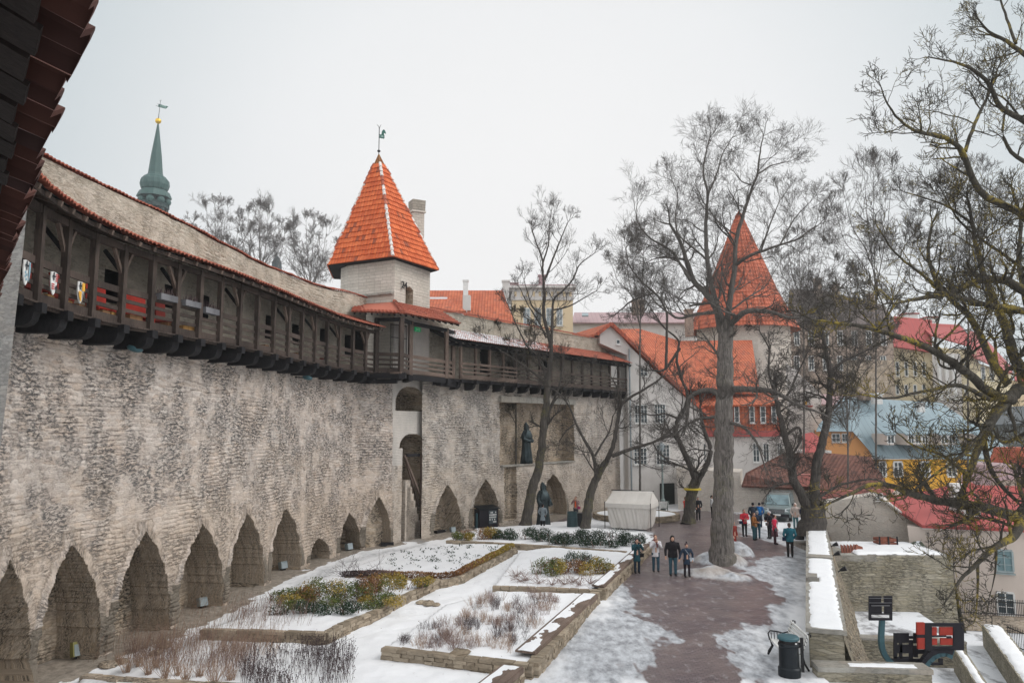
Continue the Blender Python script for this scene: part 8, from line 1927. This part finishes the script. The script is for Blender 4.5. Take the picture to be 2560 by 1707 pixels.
    tr_ = m.build('trousers', cm(trou, 'denim' if jeans else 'trouser_cloth'), t, smooth=True); remesh(tr_, .02 * k)
    for s in (-1, 1):
        an = leg[s][2]; m = MB(); m.ball(X(an.x, an.y - .055, an.z - .035), (.048 * k, .135 * k, .048 * k), 10, M=M0.to_3x3()); m.tube([X(an.x, an.y, an.z - .05), X(an.x, an.y, an.z + .12)], [.055 * k, .06 * k], 8); o = m.build('shoe', cm(boots, 'boot_leather'), t, smooth=True); remesh(o, .015 * k)
    # coat with sleeves
    m = MB(); vs = []; fs = []; n = 20; fl_ = 1.0 + (.12 if hem < .75 else .04)
    prof = [(.165 * fl_, hem, .75), (.172 * fl_, hem + .03, .75), (.172, .98, .74), (.158, 1.12, .76), (.19, 1.30, .72), (.205, 1.40, .66), (.15, 1.465, .66), (.075, 1.51, .9)]
    for (r, z, e) in prof:
        for q in range(n): a = 2 * math.pi * q / n; vs.append(X(math.cos(a) * r * wide * fat, math.sin(a) * r * e * fat + .005, z))
    for i in range(len(prof) - 1):
        for q in range(n): fs.append((i * n + q, i * n + (q + 1) % n, (i + 1) * n + (q + 1) % n, (i + 1) * n + q))
    fs.append(tuple(range(n))[::-1]); fs.append(tuple(range((len(prof) - 1) * n, len(prof) * n))); m.add(vs, fs)
    for s in (-1, 1):
        sh, el, wr = armpts(s); m.tube([X(.13 * s * wide, 0, 1.41), X(*sh), X(*(sh.lerp(el, .5))), X(*el), X(*(el.lerp(wr, .5))), X(*wr)], [a * k for a in (.075, .078, .068, .062, .056, .048)], 10)
    c = m.build('coat', cm(coat, 'coat_cloth'), t, smooth=True); remesh(c, .018 * k)
    if inner:
        m = MB(); m.prism([X(-.05, -.15, 1.42), X(.05, -.15, 1.42), X(.06, -.165, .98), X(-.06, -.165, .98)], (M0.to_3x3() @ Vector((0, -.02, 0)))); m.build('shirt', cm(inner, 'shirt_cloth'), t)
    if skirt:
        m = MB(); m.lathe([(.20 * k, hem * k - .32 * k), (.17 * k, hem * k + .05 * k)], g, 18, sy=.8); m.build('skirt', cm(skirt, 'patterned_skirt'), t, smooth=True)
    if hood or hat:
        m = MB(); cc = hood or hat
        for (x, y, z, rx, ry, rz_) in ((0, .012, 1.675, .098, .108, .105),): m.ball(X(x, y, z), (rx * k, ry * k, rz_ * k), 16, M=M0.to_3x3())
        m.v = [v for v in m.v]
        if hood: m.ball(X(0, .035, 1.62), (.112 * k, .105 * k, .15 * k), 12, M=M0.to_3x3()); m.tube([X(0, .02, 1.52), X(0, .03, 1.45)], [.10 * k, .13 * k], 12)
        o = m.build('hood' if hood else 'hat', cm(cc, 'knit'), t, smooth=True); remesh(o, .014 * k)
        if bobble: m = MB(); m.ball(X(0, 0, 1.815), .045 * k, 10); m.build('bobble', cm(bobble, 'pompom'), o, smooth=True)
    else:
        m = MB(); m.ball(X(0, .018, 1.68), (.088 * k, .096 * k, .088 * k), 14, M=M0.to_3x3()); m.ball(X(0, .055, 1.62), (.08 * k, .06 * k, .09 * k), 12, M=M0.to_3x3())
        if longhair: m.tube([X(0, .06, 1.62), X(0, .09, 1.5), X(0, .10, 1.36)], [.085 * k, .08 * k, .045 * k], 10)
        o = m.build('hair', cm(hair, 'hair'), t, smooth=True); remesh(o, .014 * k)
    if scarf: m = MB(); m.lathe([(.085 * k, 1.45 * k), (.105 * k, 1.49 * k), (.09 * k, 1.55 * k)], g, 14); m.tube([X(.03, -.1, 1.5), X(.04, -.17, 1.38), X(.05, -.18, 1.2)], [.04 * k, .035 * k, .03 * k], 8); m.build('scarf', cm(scarf, 'scarf_knit'), t, smooth=True)
    if bag:
        col, kind = bag; 
        if kind == 'back':
            m = MB(); m.ball(X(0, .19, 1.22), (.155 * k, .09 * k, .23 * k), 12, M=M0.to_3x3()); o = m.build('backpack', cm(col, 'bag_cloth'), t, smooth=True)
            m = MB(); [m.tube([X(.1 * s, .14, 1.42), X(.12 * s, -.02, 1.49), X(.11 * s, -.16, 1.36), X(.13 * s, -.1, 1.12)], .016 * k, 5) for s in (-1, 1)]; m.build('straps', cm([c * .6 for c in col], 'strap'), o)
        else:
            sx = {'left': -.24, 'right': .24, 'front': -.08}[kind]; m = MB(); m.box(X(sx, -.12 if kind == 'front' else -.04, .92), (.24 * k, .10 * k, .19 * k), M0.to_3x3()); o = m.build('shoulder_bag', cm(col, 'bag_cloth'), t)
            bv = o.modifiers.new('bevel', 'BEVEL'); bv.width = .025; bv.segments = 2
            m = MB(); m.tube([X(sx, -.1, 1.0), X(sx * .3, -.165, 1.2), X(-sx * .45, -.1, 1.45), X(-sx * .5, .06, 1.46), X(sx * .4, .15, 1.2), X(sx, .05, 1.0)], .012 * k, 5); m.build('strap', cm([c * .8 for c in (back or col)], 'strap'), o)
    if phone: m = MB(); m.box(X(0, -.345, 1.585), (.13 * k, .03 * k, .085 * k), M0.to_3x3()); m.build('camera', IRON, t)
    return t
NAVY = (.014, .03, .05); JEAN = (.03, .07, .10); BLKC = (.010, .010, .012)
person('person in a dark teal quilted coat with fur trimmed hood raising a camera', 1593, 1433, 1.62, .15, (.012, .055, .07), (.012, .022, .035), hem=.62, hood=(.05, .04, .05), arms='phone', phone=True, bag=(BLKC, 'right'))
person('person in a white quilted jacket with red brown scarf holding both hands to the mouth', 1640, 1430, 1.74, .0, (.62, .60, .62), JEAN, hem=.74, hair=(.10, .045, .03), arms='mouth', scarf=(.20, .045, .05), walk=.35, boots=(.02, .014, .016), jeans=True)
person('person in a black hooded jacket and blue jeans walking with head bowed', 1683, 1440, 1.84, -.05, (.012, .010, .013), (.035, .085, .115), hem=.82, hood=(.008, .008, .009), arms='down', walk=.3, jeans=True, wide=1.15, fat=1.08)
person('person in a navy coat and bobble hat with a white diagonal strap', 1718, 1445, 1.52, .1, (.016, .03, .055), (.018, .012, .018), hem=.66, hat=(.07, .05, .06), bobble=(.02, .015, .02), arms='out', bag=((.45, .5, .55), 'right'), walk=.3)
person('person in a rust red coat half hidden behind the thick trunk', 1835, 1382, 1.72, .6, (.22, .03, .022), BLKC, hem=.58, hair=(.02, .012, .012), arms='pocket', longhair=True)
person('person in a bright red jacket and jeans photographing beside the leaning trunk', 1715, 1301, 1.72, .7, (.60, .055, .03), (.02, .045, .08), hem=.82, hair=(.20, .12, .07), arms='phone', wide=1.05)
person('person in a long black coat standing right of the leaning trunk', 1746, 1300, 1.70, .0, (.018, .020, .026), BLKC, hem=.60, hat=(.2, .2, .2), arms='pocket', bag=(BLKC, 'left'))
person('person in black and white partly hidden at the left of the thick trunk', 1781, 1300, 1.7, 1.2, (.40, .40, .40), BLKC, hem=.82, hair=(.02, .02, .02), arms='down', D=58)
person('person in a red vest over black sleeves carrying a navy shoulder bag', 1862, 1341, 1.68, .1, (.55, .03, .05), BLKC, hem=.84, hair=(.03, .012, .012), arms='front', bag=((.015, .03, .075), 'left'))
person('person in an orange brown jacket with a tan bag leaning over something', 1886, 1350, 1.66, .9, (.26, .10, .025), (.03, .09, .11), hem=.84, hair=(.07, .03, .02), arms='front', bag=((.28, .18, .08), 'right'), jeans=True)
person('person with a large dark navy backpack next to the orange brown jacket', 1895, 1346, 1.70, 2.6, (.03, .045, .07), (.03, .085, .12), hem=.84, hair=(.3, .3, .3), arms='front', bag=((.02, .03, .055), 'back'), jeans=True)
person('person in dark clothes and black cap standing in front of the van bumper', 1884, 1322, 1.74, 2.9, (.02, .03, .04), BLKC, hem=.8, hat=(.01, .01, .012), arms='pocket', bag=((.02, .03, .05), 'back'))
person('person with a bright blue backpack close to the van mirror', 1900, 1318, 1.66, 2.7, (.02, .10, .28), (.02, .03, .05), hem=.8, hat=(.015, .02, .03), arms='pocket', bag=((.015, .16, .42), 'back'))
person('person with white knitted hat and dark coat facing the pink jacket', 1925, 1346, 1.66, -1.2, (.025, .022, .03), BLKC, hem=.7, hat=(.55, .52, .54), arms='front', bag=((.20, .16, .17), 'front'))
person('person in a bright pink jacket and patterned skirt with a grey bag', 1938, 1361, 1.72, -2.2 + 3.6, (.78, .04, .10), (.05, .02, .03), hem=.80, hair=(.03, .012, .015), arms='pocket', skirt=(.16, .07, .09), bag=((.13, .15, .18), 'left'), scarf=(.55, .30, .32))
person('person in a teal hooded jacket and black trousers seen from behind by the parapet', 1976, 1393, 1.80, 2.9, (.015, .10, .135), (.012, .010, .010), hem=.80, hair=(.05, .03, .025), arms='pocket', wide=1.1, bag=((.012, .02, .05), 'right'))
person('person in a beige hooded jacket standing beside the van under the knotty tree', 1990, 1322, 1.72, -.4, (.50, .42, .38), (.08, .18, .20), hem=.8, hood=(.56, .48, .44), arms='pocket')
person('person in a dark navy jacket leaning at the parapet under the knotty tree', 2012, 1330, 1.78, 2.4, (.014, .02, .045), BLKC, hem=.74, hair=(.02, .02, .03), arms='front', wide=1.1)
person('person in a light grey quilted coat looking up at the large bronze monk', 1357, 1326, 1.60, 2.9, (.17, .20, .22), BLKC, hem=.55, hair=(.015, .012, .012), arms='pocket')
person('person in grey jacket over orange shirt taking a photo behind the teal drum', 1440, 1300, 1.72, -.3, (.26, .17, .16), (.03, .03, .04), hem=.84, hair=(.02, .015, .015), arms='phone', inner=(.70, .13, .04), bag=((.35, .03, .12), 'right'))
# ------------------------------------------------------------ thin winter haze
m = MB(); m.box((120, 120, 48), (1000, 420, 112)); hz = m.build('haze', None or flat('haze_air', (1, 1, 1))); hz['kind'] = 'stuff'; hz['label'] = 'thin pale winter haze over the whole town'
hm = bpy.data.materials.new('haze_volume'); hm.use_nodes = True; hn = hm.node_tree; hn.nodes.clear(); ho = hn.nodes.new('ShaderNodeOutputMaterial'); hv = hn.nodes.new('ShaderNodeVolumePrincipled')
hv.inputs['Color'].default_value = (.93, .95, .97, 1); hv.inputs['Density'].default_value = .0005; hv.inputs['Anisotropy'].default_value = .2; hn.links.new(hv.outputs[0], ho.inputs['Volume']); hz.data.materials[0] = hm
hz.display_type = 'WIRE'
